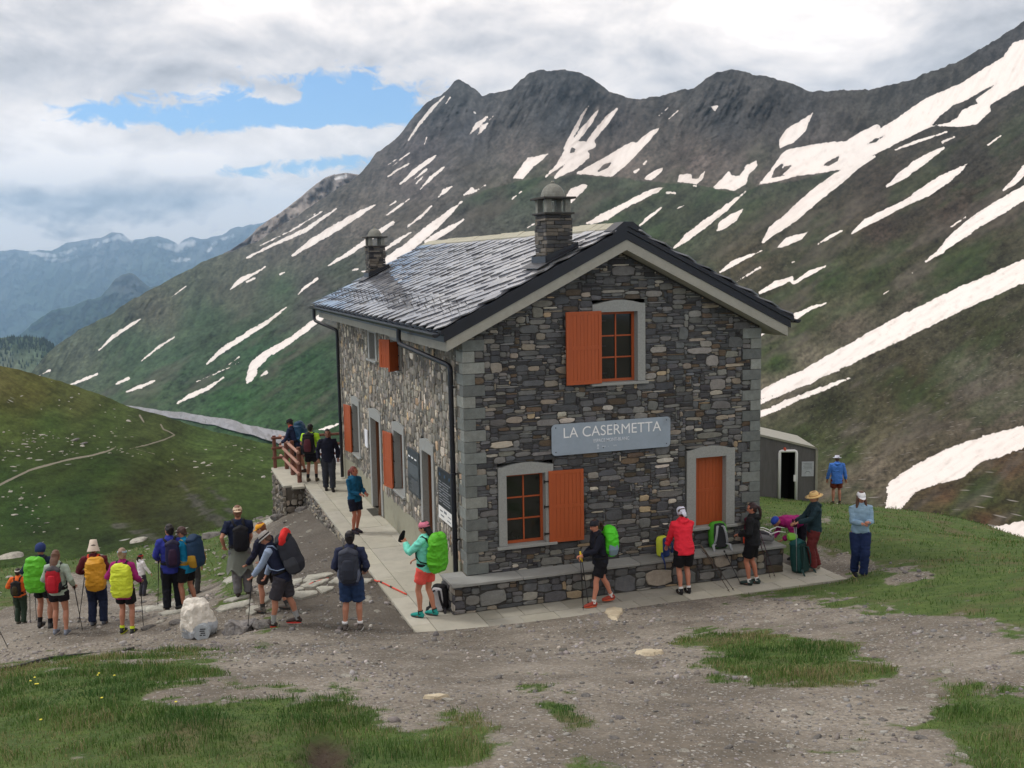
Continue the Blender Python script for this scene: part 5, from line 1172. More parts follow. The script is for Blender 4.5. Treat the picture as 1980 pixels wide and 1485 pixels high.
        o = s.part(kind, evaluated(kind, m, .0135, 3, .036, random.randint(0, 99), 7), cloth(rgb))
        if sl_rgb: s.part('sleeves', evaluated('sleeves', arms, .012, 3, .014, 3, 9), cloth(sl_rgb))
        return o
    def legs(s, rgb, kind='shorts', length=.55, loose=.02, top_=.99):
        m = MB(); m.tube([np.array([0, 0, .80]), np.array([0, 0, .90]), s.T((0, 0, top_))], [(.158, .115), (.168, .125), (.150, .112)], 14, right=(1, 0, 0), round_=False)
        for i in (0, 1):
            h, k, a = s.hips[i], s.knees[i], s.ankles[i]
            if kind == 'trousers': pts = [h+(0, 0, 0), h*.6+k*.4, k, k*.6+a*.4+np.array([0, -.01, 0]), a+(0, -.005, .0)]; rr = [.104, .095, .075, .068, .060]
            else:
                e = h*(1-length)+k*length; pts = [h+(0, 0, .0), h*.6+e*.4, e]; rr = [.104, .100, .094]
            m.tube(pts, [r_+loose*.5 for r_ in rr], 14, round_=False)
        return s.part(kind, evaluated(kind, m, .0135, 3, .030, random.randint(0, 99), 8), cloth(rgb))
    def skirtjacket(s, rgb, z0=.52):
        """a garment tied round the waist, hanging behind"""
        m = MB(); n = 18; V = []; rows = 8
        for r_ in range(rows):
            z = .97-(.97-z0)*r_/(rows-1)
            for k in range(n):
                a = math.pi*(1.02+.96*k/(n-1)); rr = .175+.08*r_/(rows-1)+.012*math.sin(k*2.1+r_*.4)*(r_/rows); dz = -.07*math.sin(k*.9)*(r_/(rows-1))**3
                V.append((rr*math.cos(a), rr*.85*math.sin(a), z+dz))
        F = [(r_*n+k, r_*n+k+1, (r_+1)*n+k+1, (r_+1)*n+k) for r_ in range(rows-1) for k in range(n-1)]
        N0 = len(V); V2 = [(x*.93, y*.93, z) for x, y, z in V]; F2 = [tuple(q+N0 for q in f[::-1]) for f in F]
        rim = list(range(n))+[r_*n+n-1 for r_ in range(1, rows)]+[(rows-1)*n+k for k in range(n-2, -1, -1)]+[r_*n for r_ in range(rows-2, 0, -1)]
        F3 = [(rim[i], rim[(i+1) % len(rim)], rim[(i+1) % len(rim)]+N0, rim[i]+N0) for i in range(len(rim))]
        m.add(V+V2, F+F2+F3); m.tube([(.17*math.cos(a), .14*math.sin(a), .97) for a in np.linspace(0, 2*math.pi, 16)], .022, 6)
        m.tube([(0, .15, .96), (.03, .18, .86), (.02, .17, .74)], [.022, .02, .012], 6)
        return s.part('tied_jacket', (m.v, m.f), cloth(rgb))
    def shoes(s, rgb, sole=(60, 58, 56), socks=None, sock_h=.10):
        for i in (0, 1):
            a = s.ankles[i]; z0 = s.feet[i][2]-.0; pitch = 0
            m = MB(); b = np.array([a[0], a[1]+.03, a[2]-.085])
            m.tube([b+(0, -.075, .050), b+(0, -.03, .058), b+(0, .05, .050), b+(0, .13, .038), b+(0, .165, .030)], [(.034, .042), (.042, .050), (.044, .042), (.044, .030), (.034, .022)], 12, right=(1, 0, 0), round_=True)
            m.tube([b+(0, -.03, .05), b+(0, -.032, .125)], [.048, .044], 10)
            o = s.part('shoe', evaluated('shoe', m, .009, 2), cloth(rgb))
            q = MB(); n = 14; P_ = []
            for k in range(n):
                th = 2*math.pi*k/n; P_.append((b[0]+.048*math.cos(th)*(1 if math.sin(th) > 0 else .85), b[1]+.045+.135*math.sin(th), b[2]+.0))
            q.prism(P_, (0, 0, .024)); so = mesh_obj('sole', s.W(q.v), q.f, cloth(sole), o, False)
            if socks:
                m = MB(); k_ = s.knees[i]; d = (k_-a)/np.linalg.norm(k_-a); m.tube([a+(0, 0, -.02), a+d*.03, a+d*sock_h], [.047, .044, .050], 12, cap=False); s.part('sock', (m.v, m.f), cloth(socks))
    def hair(s, rgb, kind='short', L=.3):
        m = MB(); R = s.Hd((1, 0, 0))-s.hc
        m.tube([s.Hd(p) for p in ((0, -.020, .062), (0, -.022, .030), (0, -.042, -.02), (0, -.058, -.06))], [(.070, .086), (.084, .104), (.080, .076), (.058, .038)], 14, right=R, round_=True)
        if kind == 'long':
            m.tube([s.Hd((0, -.055, .0)), s.Hd((0, -.085, -.10)), s.Hd((0, -.10, -.10-L*.5)), s.Hd((0, -.10, -.10-L))], [(.078, .05), (.085, .045), (.075, .038), (.04, .02)], 12, right=R, round_=True)
        if kind == 'longfront':
            for k in (-1, 1): m.tube([s.Hd((k*.06, .0, .03)), s.Hd((k*.078, .03, -.08)), s.Hd((k*.085, .07, -.20)), s.Hd((k*.07, .09, -.20-L*.5))], [.03, .034, .034, .016], 8, round_=True)
        if kind == 'tail': m.tube([s.Hd((0, -.10, .03)), s.Hd((0, -.15, .0)), s.Hd((0, -.16, -.10)), s.Hd((0, -.14, -.12-L*.4))], [.026, .036, .032, .012], 10, round_=True)
        if kind == 'bun': m.tube([s.Hd((0, -.10, .05)), s.Hd((0, -.125, .05))], [.036, .034], 10, round_=True)
        s.part('hair', evaluated('hair', m, .0105, 2, .010, 5, 22), hairm(rgb))
    def hat(s, rgb, kind='cap', rgb2=None, name=None):
        m = MB(); R = s.Hd((1, 0, 0))-s.hc; X = lambda p: s.Hd(p)
        def ring(z, rx, ry, y=-.012, n=20): return [X((rx*math.cos(2*math.pi*k/n), y+ry*math.sin(2*math.pi*k/n), z)) for k in range(n)]
        def stack(rings):
            n = len(rings[0]); V = [p for r_ in rings for p in r_]; F = [(i*n+k, i*n+(k+1) % n, (i+1)*n+(k+1) % n, (i+1)*n+k) for i in range(len(rings)-1) for k in range(n)]; F.append(tuple((len(rings)-1)*n+k for k in range(n))); F.append(tuple(range(n))[::-1]); m.add(V, F)
        if kind in ('cap', 'capback'):
            stack([ring(.026, .086, .108), ring(.055, .085, .106), ring(.085, .074, .092), ring(.108, .052, .066), ring(.118, .02, .026)])
            sg = 1 if kind == 'cap' else -1; n = 9; V = []
            for r_ in (0, 1):
                for k in range(n): a = math.pi*(.12+.76*k/(n-1)); V.append(X((math.cos(a)*(.084 if r_ == 0 else .075), -.012+sg*(math.sin(a)*(.104 if r_ == 0 else .172)), .034-(.012 if r_ else 0))))
            V2 = [p+np.array([0, 0, -.006]) for p in V]; F = [(k, k+1, n+k+1, n+k) for k in range(n-1)]; m.add(V+V2, F+[tuple(q+2*n for q in f[::-1]) for f in F])
        elif kind == 'bucket': stack([ring(.006, .130, .150), ring(.012, .130, .150), ring(.032, .088, .110), ring(.075, .083, .104), ring(.115, .068, .086), ring(.122, .03, .04)])
        elif kind == 'tallbucket': stack([ring(-.075, .128, .128), ring(-.07, .128, .128), ring(.02, .098, .112), ring(.10, .080, .094), ring(.165, .066, .076), ring(.172, .05, .06)])
        elif kind == 'straw': stack([ring(.030, .190, .200), ring(.026, .185, .195), ring(.036, .090, .110), ring(.085, .084, .102), ring(.125, .066, .082), ring(.118, .03, .04)])
        elif kind == 'wide': stack([ring(.030, .150, .165), ring(.034, .150, .165), ring(.042, .088, .108), ring(.10, .078, .096), ring(.118, .05, .06)])
        elif kind in ('beanie', 'scarf', 'hoodup'):
            g = .012 if kind == 'hoodup' else .0; stack([ring(-.055 if kind != 'beanie' else .018, .082+g, .090+g, -.03), ring(.03, .088+g, .108+g), ring(.075, .082+g, .102+g), ring(.108, .058+g, .074+g), ring(.122+g, .022, .03)])
            if kind == 'scarf': m.tube([X((0, -.11, .0)), X((0, -.15, -.04)), X((.02, -.15, -.12))], [(.03, .015), (.05, .012), (.03, .006)], 8, right=R)
        elif kind == 'headband': m.tube([X((.080*math.cos(a), -.012+.102*math.sin(a), .045)) for a in np.linspace(0, 2*math.pi, 22)], [(.010, .020)]*22, 6)
        o = s.part(name or {'scarf': 'headscarf', 'beanie': 'beanie', 'hoodup': 'hood', 'headband': 'headband', 'capback': 'cap', 'cap': 'cap'}.get(kind, 'hat'), (m.v, m.f), cloth(rgb))
        if rgb2 and kind in ('bucket', 'straw'):
            b = MB(); b.tube([X((.089*math.cos(a), -.012+.111*math.sin(a), .045)) for a in np.linspace(0, 2*math.pi, 22)], [(.006, .014)]*22, 6); mesh_obj('hat_band', s.W(b.v), b.f, cloth(rgb2), o, True)
        return o
    # --- things carried: top-level objects of their own
    def pack(s, label, rgb, w=.33, h=.58, d=.24, zc=1.20, cover=False, rgb2=None, lid=None, belt=(30, 30, 32), xo=0., tilt=0., wr=.02, straps=(34, 34, 36), pocket=None, group='rucksacks worn by the hikers', bottles=None):
        R = s.T((1, 0, 1.2))-s.T((0, 0, 1.2)); U_ = s.up(); B = np.cross(U_, R); B = B/np.linalg.norm(B)   # B: backwards? checked below
        if B@(s.T((0, -1, 1.2))-s.T((0, 0, 1.2))) < 0: B = -B
        c = s.T((xo, 0, zc))+B*(.125+d*.5); z = lambda t, off=0.0, x=0.0: c+U_*(t*h)+B*(off+tilt*t)+R*x
        m = MB(); e = 12
        secs = [(-.5, .62, .50), (-.46, .82, .78), (-.30, .98, 1.0), (0, 1.0, 1.0), (.28, .95, .92), (.44, .80, .72), (.5, .5, .42)]
        V = []
        for t, kw_, kd in secs:
            for k in range(20):
                th = 2*math.pi*k/20; cc, ss_ = math.cos(th), math.sin(th); q = 1/(abs(cc)**3.2+abs(ss_)**3.2)**(1/3.2)
                V.append(z(t)+R*(w*.5*kw_*q*cc)+B*(d*.5*kd*q*ss_))
        F = [(i*20+k, i*20+(k+1) % 20, (i+1)*20+(k+1) % 20, (i+1)*20+k) for i in range(len(secs)-1) for k in range(20)]+[tuple(range(20))[::-1], tuple((len(secs)-1)*20+k for k in range(20))]
        m.add(V, F)
        V, F = evaluated('pack', m, .014, 2, wr*(3.2 if cover else 1.1), random.randint(0, 50), 6.5 if cover else 6)
        base = s.T((0, 0, .9)); o = mesh_obj('backpack', s.W(V), F, cloth(rgb, .5 if cover else .75), None, True); o.location = s.loc; o.rotation_euler = (0, 0, s.face)
        tag(o, label, 'backpack', group)
        def sub(name, mb, col, rg=.8, vox=None):
            vf = evaluated(name, mb, vox, 2) if vox else (mb.v, mb.f); return mesh_obj(name, s.W(vf[0]), vf[1], cloth(col, rg), o, True)
        # shoulder straps over the shoulders and back under the arms
        for k in (-1, 1):
            q = MB(); L = [c+U_*(1.38-zc)+R*(k*.075)-B*(d*.5-.005), s.T((k*.090, -.085, 1.475)), s.T((k*.098, .0, 1.505)), s.T((k*.110, .085, 1.43)), s.T((k*.125, .125, 1.28)), s.T((k*.150, .10, 1.12)), s.T((k*.175, -.02, 1.05)), c-U_*(zc-1.03)+R*(k*.13)-B*(d*.5-.01)]
            q.tube(L, [(.026, .009)]*8, 8, right=R); sub('shoulder_strap', q, straps)
        if belt:
            q = MB(); q.tube([s.T((.185*math.cos(a), .150*math.sin(a), .99)) for a in np.linspace(-math.pi*.5, math.pi*1.5, 26)], [(.010, .030)]*26, 8, right=U_*0+B if 0 else None); sub('hip_belt', q, belt)
        if lid:
            q = MB(); q.tube([z(.40, -.01, -w*.34), z(.47, -.01, 0), z(.40, -.01, w*.34)], [(d*.42, .055), (d*.46, .075), (d*.42, .055)], 12, right=B, round_=True); sub('lid', q, lid, .7, .014)
        if pocket:
            q = MB(); q.tube([z(-.34, d*.5), z(-.05, d*.53), z(.20, d*.48)], [(w*.30, .035), (w*.33, .045), (w*.26, .03)], 12, right=R, round_=True); sub('pocket', q, pocket, .7, .012)
        if rgb2:
            for k in (-1, 1):
                q = MB(); q.tube([z(-.44, 0, k*w*.40), z(-.25, .0, k*w*.49), z(-.08, 0, k*w*.47)], [(.03, d*.34), (.035, d*.42), (.02, d*.36)], 10, right=R, round_=True); sub('side_pocket', q, rgb2, .8, .014)
        return o
    def pole(s, i, tip, label, grip=(30, 30, 30), shaft=(34, 34, 38), extra=.10, group='trekking poles of the hikers'):
        """a walking pole from hand i down to the local point tip"""
        w_, d, sd = s.palm[i]; top = s.world(w_+d*.05); t = s.world(tip) if len(tip) == 3 else np.array(tip[:3]); ax = (top-t)/np.linalg.norm(top-t)
        return make_pole(t, top+ax*extra*.7, label, grip, shaft, group)
def make_pole(t, top, label, grip=(30, 30, 30), shaft=(34, 34, 38), group='trekking poles of the hikers'):
    t = np.array(t, float); top = np.array(top, float); L = np.linalg.norm(top-t); ax = (top-t)/L; at = lambda q: ax*q
    m = MB(); m.tube([at(.04), at(L*.5), at(L*.5+.001), at(L-.13)], [.0065, .0075, .0095, .0095], 8)
    o = mesh_obj('trekking_pole', m.v, m.f, simple('pole_tube', shaft, rough=.4, bs=0), None, True); o.location = t; tag(o, label, 'trekking pole', group)
    m = MB(); m.tube([at(L-.15), at(L-.12), at(L-.05), at(L)], [.014, .017, .015, .018], 8, round_=True); mesh_obj('grip', m.v, m.f, cloth(grip), o, True)
    m = MB(); m.tube([at(.0), at(.045)], [.003, .006], 6); m.tube([at(.05), at(.06)], [.024, .012], 10); mesh_obj('tip', m.v, m.f, M_IRON, o, True)
    m = MB(); p0 = at(L-.02); s_ = np.cross(ax, (0.3, 1, 0)); s_ /= np.linalg.norm(s_); m.tube([p0, p0+s_*.04-ax*.05, p0+s_*.03-ax*.14, p0+s_*.008-ax*.12], [.004]*4, 5); mesh_obj('wrist_strap', m.v, m.f, cloth((28, 28, 28)), o, True)
    return o
BLK = (26, 26, 29); NVY = (30, 38, 62)
def g_(x, y): return (x, y, gz(x, y))
P = Person
# --- the file of hikers on the left
p = P('child in a bright orange jacket and dark green trousers at the left end', g_(-8.78, 6.05), -18, 1.24, hands=[(-.34, .22, 1.10), (.38, .16, 1.18)], feet=[(-.1, 0, 0), (.1, -.05, 0)]); p.top((222, 106, 48), hem=.88); p.legs((44, 58, 46), 'trousers'); p.shoes((110, 110, 100)); p.hair((48, 36, 30)); p.hat((226, 220, 210), 'headband')
p.pack("child's small black daypack with mustard piping over an orange jacket", (34, 32, 34), .30, .42, .18, 1.16, pocket=(58, 50, 30), lid=(30, 30, 32)); p.pole(0, (-.30, .25, .02), "black trekking pole in the left hand of the child in orange"); p.pole(1, (.44, .05, .02), "black trekking pole in the right hand of the child in orange")
p = P('hiker in black shorts under a big bright green rain cover, dark blue hood up', g_(-8.1, 4.16), -20, 1.76, head=(0, 12), hands=[(-.36, .18, 1.12), (.30, .15, 1.0)], feet=[(-.13, .06, 0), (.13, -.04, 0)]); p.top(NVY, hood=False); p.legs(BLK, length=.62); p.shoes((70, 70, 72), socks=(26, 26, 30), sock_h=.13); p.hat((44, 58, 104), 'hoodup')
p.pack('backpack under a bright leaf green rain cover, worn beside the child in orange', (92, 178, 44), .42, .70, .26, 1.18, cover=True); p.pole(0, (-.42, .22, .02), 'black trekking pole between the child in orange and the leaf green backpack', group='trekking poles of the hikers')
p = P('woman with long loose brown hair in a pale grey-green hoodie and black shorts', g_(-7.72, 3.1), -16, 1.68, fem=True, head=(-6, 14), hands=[(-.20, .22, 1.08), (.26, .14, 1.0)], feet=[(-.11, .03, 0), (.13, -.03, 0)]); p.top((158, 172, 158), hem=.86, hood=True); p.legs((30, 26, 32), length=.45); p.shoes((120, 126, 138), (210, 205, 195)); p.hair((104, 74, 58), 'long', .22)
p.pack('red daypack with black and white trim on the woman in the grey-green hoodie', (172, 30, 44), .28, .50, .19, 1.20, lid=(70, 66, 70), rgb2=(40, 40, 44), pocket=(186, 34, 50)); p.pole(1, (.40, .10, .02), 'black trekking pole to the right of the woman with the red daypack')
p = P('hiker in a tall cream sun hat, maroon jacket and navy trousers', g_(-7.05, 3.78), -14, 1.72, head=(8, 16), hands=[(-.28, .20, 1.08), (.22, .22, 1.05)], feet=[(-.10, 0, 0), (.12, .03, 0)]); p.top((92, 34, 44)); p.legs((34, 42, 66), 'trousers', loose=.025); p.shoes((96, 100, 108)); p.hair((60, 46, 40)); p.hat((214, 198, 182), 'tallbucket')
p.pack('backpack under an ochre yellow rain cover slumped to the right of its wearer', (206, 148, 42), .37, .66, .26, 1.16, cover=True, xo=.09, tilt=-.04, straps=(208, 74, 40)); p.pole(0, (-.42, .10, .02), 'black trekking pole in the left hand of the hiker in the cream hat'); p.pole(1, (-.24, .42, .02), 'second black trekking pole of the hiker in the cream hat, slanting inwards')
p = P('woman in a long magenta jacket and black shorts with yellow ankle socks', g_(-6.45, 2.38), -22, 1.68, fem=True, head=(-4, 8), hands=[(-.26, .20, 1.12), (.24, .2, 1.05)], feet=[(-.09, .03, 0), (.14, -.02, 0)]); p.top((152, 36, 108), hem=.74); p.legs(BLK, length=.66); p.shoes((50, 52, 54), (200, 210, 60), socks=(206, 226, 50), sock_h=.08); p.hair((150, 126, 108), 'bun'); p.hat((150, 176, 190), 'headband')
p.pack('backpack under a lime yellow rain cover on the woman in magenta', (206, 218, 60), .39, .66, .25, 1.17, cover=True, xo=.06); p.pole(1, (.30, .12, .02), 'dark trekking pole at the right heel of the woman in magenta')
q = ground_hit(276, 1152, 14); p = P('girl with dark hair in white and red, just behind the lime yellow backpack', tuple(q), -60, 1.16, fem=True, hands=[(-.25, .08, .8), (.36, .2, .95)]); p.top((222, 218, 218)); p.legs((60, 60, 70), 'trousers'); p.shoes((80, 80, 80)); p.hair((44, 30, 26), 'tail', .2); p.hat((186, 34, 40), 'headband', name='neckerchief')
p = P('tall man with short dark hair in a royal blue jacket and black trousers', g_(-5.53, 3.66), -2, 1.82, head=(35, 6), hands=[(-.24, .22, 1.02), (.18, .26, 1.1)], feet=[(-.11, -.02, 0), (.12, .05, 0)]); p.top((48, 56, 142)); p.legs((24, 26, 34), 'trousers'); p.shoes((44, 42, 44)); p.hair((30, 24, 24))
p.pack('slim dark navy daypack with red zips on the man in royal blue', (38, 36, 66), .27, .50, .17, 1.20, lid=(40, 38, 60), xo=.05, pocket=(52, 34, 58)); p.pole(0, (-.30, .36, .02), 'thin black trekking pole in front of the man in royal blue')
p = P('hiker in a bright teal blue jacket and black shorts looking at a phone', g_(-5.2, 3.6), 52, 1.72, lean=6, head=(6, 28), hands=[(-.10, .40, 1.14), (.10, .40, 1.14)], feet=[(-.12, .08, 0), (.12, -.06, 0)]); p.top((18, 122, 164), hem=.80, hood=True); p.legs(BLK, length=.75); p.shoes((60, 60, 60)); p.hair((70, 50, 44)); p.hat((90, 70, 70), 'headband')
p.pack('large navy backpack with mustard base and hip belt on the hiker in teal', (34, 58, 84), .36, .66, .28, 1.22, lid=(30, 52, 78), belt=(168, 132, 44), rgb2=(166, 130, 44), straps=(176, 150, 60))
q = p.world(((p.hand[0]+p.hand[1])/2+np.array([0, .10, .05]))); ph = MB().box(-.035, .035, -.006, .006, -.07, .07, bev=.003).build('phone', simple('phone_black', (18, 18, 20), rough=.2, bs=0)); ph.location = q; ph.rotation_euler = (.6, 0, rad(52)); tag(ph, 'black phone held up by the hiker in the teal jacket', 'phone')
q = ground_hit(376, 1150, 14); p = P('person in a lime yellow cap mostly hidden behind the hiker in teal', tuple(q), -40, 1.5); p.top((120, 124, 110)); p.legs((60, 60, 60), 'trousers'); p.shoes((80, 80, 80)); p.hat((196, 214, 70), 'cap')
p = P('man in a navy t-shirt and beige cap with a grey jacket tied round his waist', g_(-4.2, 2.26), -8, 1.84, head=(4, 4), hands=[(-.27, .02, .98), (.16, .24, .98)], feet=[(-.06, 0, 0), (.13, .05, 0)]); p.top((26, 34, 58), 'tshirt', sleeves=.5, hem=.92, collar=False); p.legs((106, 104, 106), 'trousers', loose=.03); p.skirtjacket((112, 116, 108)); p.shoes((60, 52, 48)); p.hair((120, 84, 64)); p.hat((206, 184, 158), 'capback')
p.pack('small black daypack on the man in the navy t-shirt', (24, 24, 30), .27, .44, .17, 1.16, lid=(24, 24, 28), xo=.05)
p = P('hiker in an orange-yellow cap and dark clothes behind the man in the grey bucket hat', g_(-3.72, 1.35), 48, 1.74, lean=10, head=(20, 18), hands=[(-.18, .34, 1.02), (.2, .3, 1.0)], feet=[(-.12, .12, 0), (.12, -.30, .02)]); p.top((28, 30, 48)); p.legs((48, 44, 46), length=.8); p.shoes((104, 98, 92), (50, 50, 50), socks=(60, 60, 60)); p.hair((106, 60, 36), 'short'); p.hat((226, 160, 50), 'cap')
p = P('man in a grey bucket hat and grey shorts bending over his walking pole', g_(-3.62, -.12), 66, 1.78, lean=22, head=(0, 26), hands=[(-.12, .50, 1.08), (.16, .36, .98)], feet=[(-.10, .20, 0), (.12, -.18, 0)]); p.top((30, 36, 58), hem=.82, sl_rgb=(138, 154, 178)); p.legs((58, 56, 62), length=.95, loose=.03); p.shoes((62, 54, 52), (206, 60, 56), socks=(150, 152, 152), sock_h=.15); p.hair((96, 78, 66)); p.hat((150, 146, 142), 'bucket', (40, 38, 42))
p.pack('huge charcoal trekking pack with a red flap on the man in the grey bucket hat', (44, 46, 54), .37, .70, .32, 1.22, lid=(36, 38, 44), rgb2=(58, 60, 66), straps=(150, 170, 200)); p.pole(0, (-.14, .62, .0), 'black trekking pole planted on a boulder by the man in the grey bucket hat')
q = MB(); q.tube([(-.14, 0, 0), (0, .02, .03), (.14, 0, 0)], [(.07, .15), (.08, .18), (.07, .15)], 12, round_=True); V, F = evaluated('r', q, .012, 2, .02, 4, 12); rc_ = mesh_obj('rolled_jacket', V, F, cloth((208, 46, 44)), None, True); rc_.location = p.world(p.T((.0, -.30, 1.50))); rc_.rotation_euler = (0.2, 0, rad(66)); tag(rc_, 'bright red jacket strapped on top of the charcoal trekking pack', 'jacket')
p = P('man seen from behind in a navy jacket, dark cap and blue knee length shorts', g_(-2.46, -.75), -19, 1.80, head=(4, 2), hands=[(-.20, .16, 1.02), (.22, .16, 1.02)], feet=[(-.13, .0, 0), (.13, .02, 0)]); p.top((42, 48, 72), hem=.84, collar=True); p.legs((38, 58, 92), length=.92, loose=.03); p.shoes((92, 86, 82), (200, 200, 196), socks=(30, 30, 34), sock_h=.05)
for i in (0, 1):
    m = MB(); a = p.ankles[i]; m.tube([a+(0, 0, .045), a+(0, 0, .085)], [.050, .052], 12); p.part('sock_cuff', (m.v, m.f), cloth((226, 226, 226)))
p.hair((38, 32, 32)); p.hat((24, 24, 30), 'cap'); p.pack('charcoal daypack with grey side panels on the man in blue shorts', (52, 56, 68), .34, .56, .21, 1.20, rgb2=(92, 98, 116), pocket=(46, 50, 62), lid=(56, 60, 72))
# --- on the terrace
p = P('woman in a petrol blue jacket and black shorts facing the camera on the terrace', (-1.02, 6.48, 0), -150, 1.64, fem=True, sk=(170, 104, 82), head=(22, 0), hands=[(-.16, .24, 1.06), (.05, .26, 1.07)], feet=[(-.07, 0, 0), (.09, .04, 0)]); p.top((22, 84, 116), hem=.84, hood=True, loose=.026); p.legs((22, 24, 40), length=.72, loose=.03); p.shoes((40, 34, 44)); p.hair((116, 56, 46), 'tail', .15)
m = MB(); w_, d, sd = p.palm[0]; m.tube([w_-d*.06, w_-d*.005], [.040, .038], 10); p.part('cuff', (m.v, m.f), cloth((240, 96, 92)))
p = P('man in a black jumper and charcoal trousers walking along the terrace', (-.80, 11.8, 0), 176, 1.80, sk=(140, 98, 80), head=(0, 6), hands=[(-.27, .04, .92), (.27, .04, .92)], feet=[(-.09, .14, 0), (.08, -.10, 0)]); p.top((24, 26, 42), 'jumper', hem=.84); p.legs((52, 54, 62), 'trousers', loose=.035); p.shoes((26, 24, 24)); p.hair((34, 30, 32))
p = P('hiker in a neon yellow shirt and black shorts looking down the valley from the terrace', (-1.08, 13.35, 0), -24, 1.76, sk=(150, 106, 84), head=(0, 4), hands=[(-.22, .2, 1.04), (.26, .16, 1.04)], feet=[(-.12, 0, 0), (.13, .06, 0)]); p.top((178, 226, 56), 'tshirt', sleeves=.5, hem=.9, collar=False); p.legs((26, 26, 34), length=.7); p.shoes((96, 88, 74), socks=(30, 30, 34), sock_h=.14); p.hair((40, 32, 30)); p.hat((32, 32, 38), 'cap')
p.pack('black trekking pack with maroon panel on the hiker in the neon shirt', (28, 28, 34), .36, .60, .24, 1.20, lid=(24, 24, 28), pocket=(84, 40, 48), rgb2=(44, 44, 50))
p = P('man in a black cap and navy jacket leaning on the terrace railing', (-1.28, 14.9, 0), 50, 1.76, lean=20, sk=(160, 108, 86), head=(6, 12), hands=[(-.16, .42, 1.14), (.16, .42, 1.14)], feet=[(-.12, .04, 0), (.12, -.12, 0)]); p.top((36, 44, 72)); p.legs((44, 46, 60), length=.8); p.shoes((60, 44, 40)); p.hair((60, 44, 38)); p.hat((24, 24, 32), 'wide')
m = MB(); m.tube([p.T((0, .02, 1.46)), p.T((0, .03, 1.56))], [.078, .074], 12); p.part('collar', (m.v, m.f), cloth((232, 104, 84)))
p.pack('big petrol blue backpack on the man leaning on the railing', (28, 64, 92), .40, .66, .30, 1.24, cover=True)
p = P('woman in a mint jacket, pink cap and coral shorts at the house corner', (-.95, -.375, 0), 40, 1.80, fem=True, sk=(186, 126, 100), head=(14, 14), hands=[(-.14, .34, 1.36), (.06, .26, 1.02)], feet=[(-.11, .10, 0), (.11, -.06, 0)]); p.top((118, 214, 192), hem=.86, loose=.03); p.legs((232, 92, 82), length=.62, loose=.03); p.shoes((46, 150, 142), (60, 62, 64), socks=(26, 30, 34), sock_h=.05); p.hair((20, 18, 20), 'long', .12); p.hat((206, 118, 140), 'beanie')
p.pack('backpack under a grass green rain cover on the woman in mint', (88, 176, 40), .38, .68, .27, 1.22, cover=True, tilt=.02)
m = MB(); m.tube([(0, 0, -.10), (0, .01, 0), (0, 0, .12)], [(.05, .02), (.055, .022), (.03, .015)], 10, round_=True); gl = m.build('glove', cloth((22, 22, 24)), smooth=True); gl.location = p.world(p.hand[0]+np.array([-.0, .07, .10])); gl.rotation_euler = (0.2, .3, 0); tag(gl, 'black glove held up by the woman in the mint jacket', 'glove')
# --- in front of the bench
p = P('hiker walking left in a black jacket with a headband and rust red shoes', (2.42, -.98, 0), 88, 1.66, lean=8, fem=True, sk=(196, 132, 108), head=(10, 14), hands=[(-.20, .42, 1.18), (.14, .30, 1.04)], feet=[(-.10, .22, 0), (.10, -.26, 0)]); p.top((26, 28, 40), hem=.84); p.legs((22, 22, 28), length=.72, loose=.035); p.shoes((158, 68, 56), (204, 96, 66), socks=(228, 226, 224), sock_h=.07); p.hair((60, 42, 36), 'tail', .12); p.hat((46, 46, 54), 'beanie')
p.pack('grey backpack under a bright green rain cover on the hiker walking left', (84, 206, 46), .36, .56, .27, 1.26, cover=True, rgb2=(120, 142, 156), tilt=.05); p.pole(0, (-.22, .46, .0), 'trekking pole with yellow grip in front of the walking hiker', (236, 206, 60)); p.pole(1, (.06, .24, .0), 'second trekking pole with yellow grip, in the nearer hand of the walking hiker', (236, 206, 60))
p = P('woman in a bright red jacket and white headscarf standing at the stone bench', (4.26, -1.0, 0), -6, 1.72, fem=True, lean=12, sk=(190, 128, 104), head=(0, 18), hands=[(-.22, .34, 1.0), (.16, .34, .98)], feet=[(-.08, 0, 0), (.10, .03, 0)]); p.top((234, 48, 66), hem=.82, loose=.042, hood=True); p.legs(BLK, length=.82, loose=.03); p.shoes((40, 38, 40), socks=(220, 220, 220), sock_h=.07); p.hair((80, 60, 50)); p.hat((222, 222, 236), 'scarf')
p = P('woman with a dark ponytail in a black hooded jacket and black shorts', (5.86, -.98, 0), 40, 1.66, fem=True, sk=(182, 118, 94), head=(20, 10), hands=[(-.14, .24, 1.08), (.08, .24, 1.06)], feet=[(-.09, .06, 0), (.09, -.05, 0)]); p.top((30, 31, 34), hem=.84, loose=.03, hood=True); p.legs((20, 20, 24), length=.75, loose=.03); p.shoes((52, 66, 64), (40, 44, 42), socks=(226, 226, 226), sock_h=.06); p.hair((52, 32, 34), 'tail', .35)
p = P('person bending forward in a magenta jacket and royal blue cap beside the bench', (7.75, .10, 0), 96, 1.62, lean=82, fem=True, head=(0, 0), hands=[(-.15, .60, .62, 1), (.15, .62, .60, 1)], feet=[(-.14, -.05, 0), (.14, .05, 0)]); p.top((160, 34, 110), hem=.97, loose=.028); p.legs((30, 28, 40), 'trousers'); p.shoes((60, 60, 64)); p.hat((48, 74, 168), 'beanie')
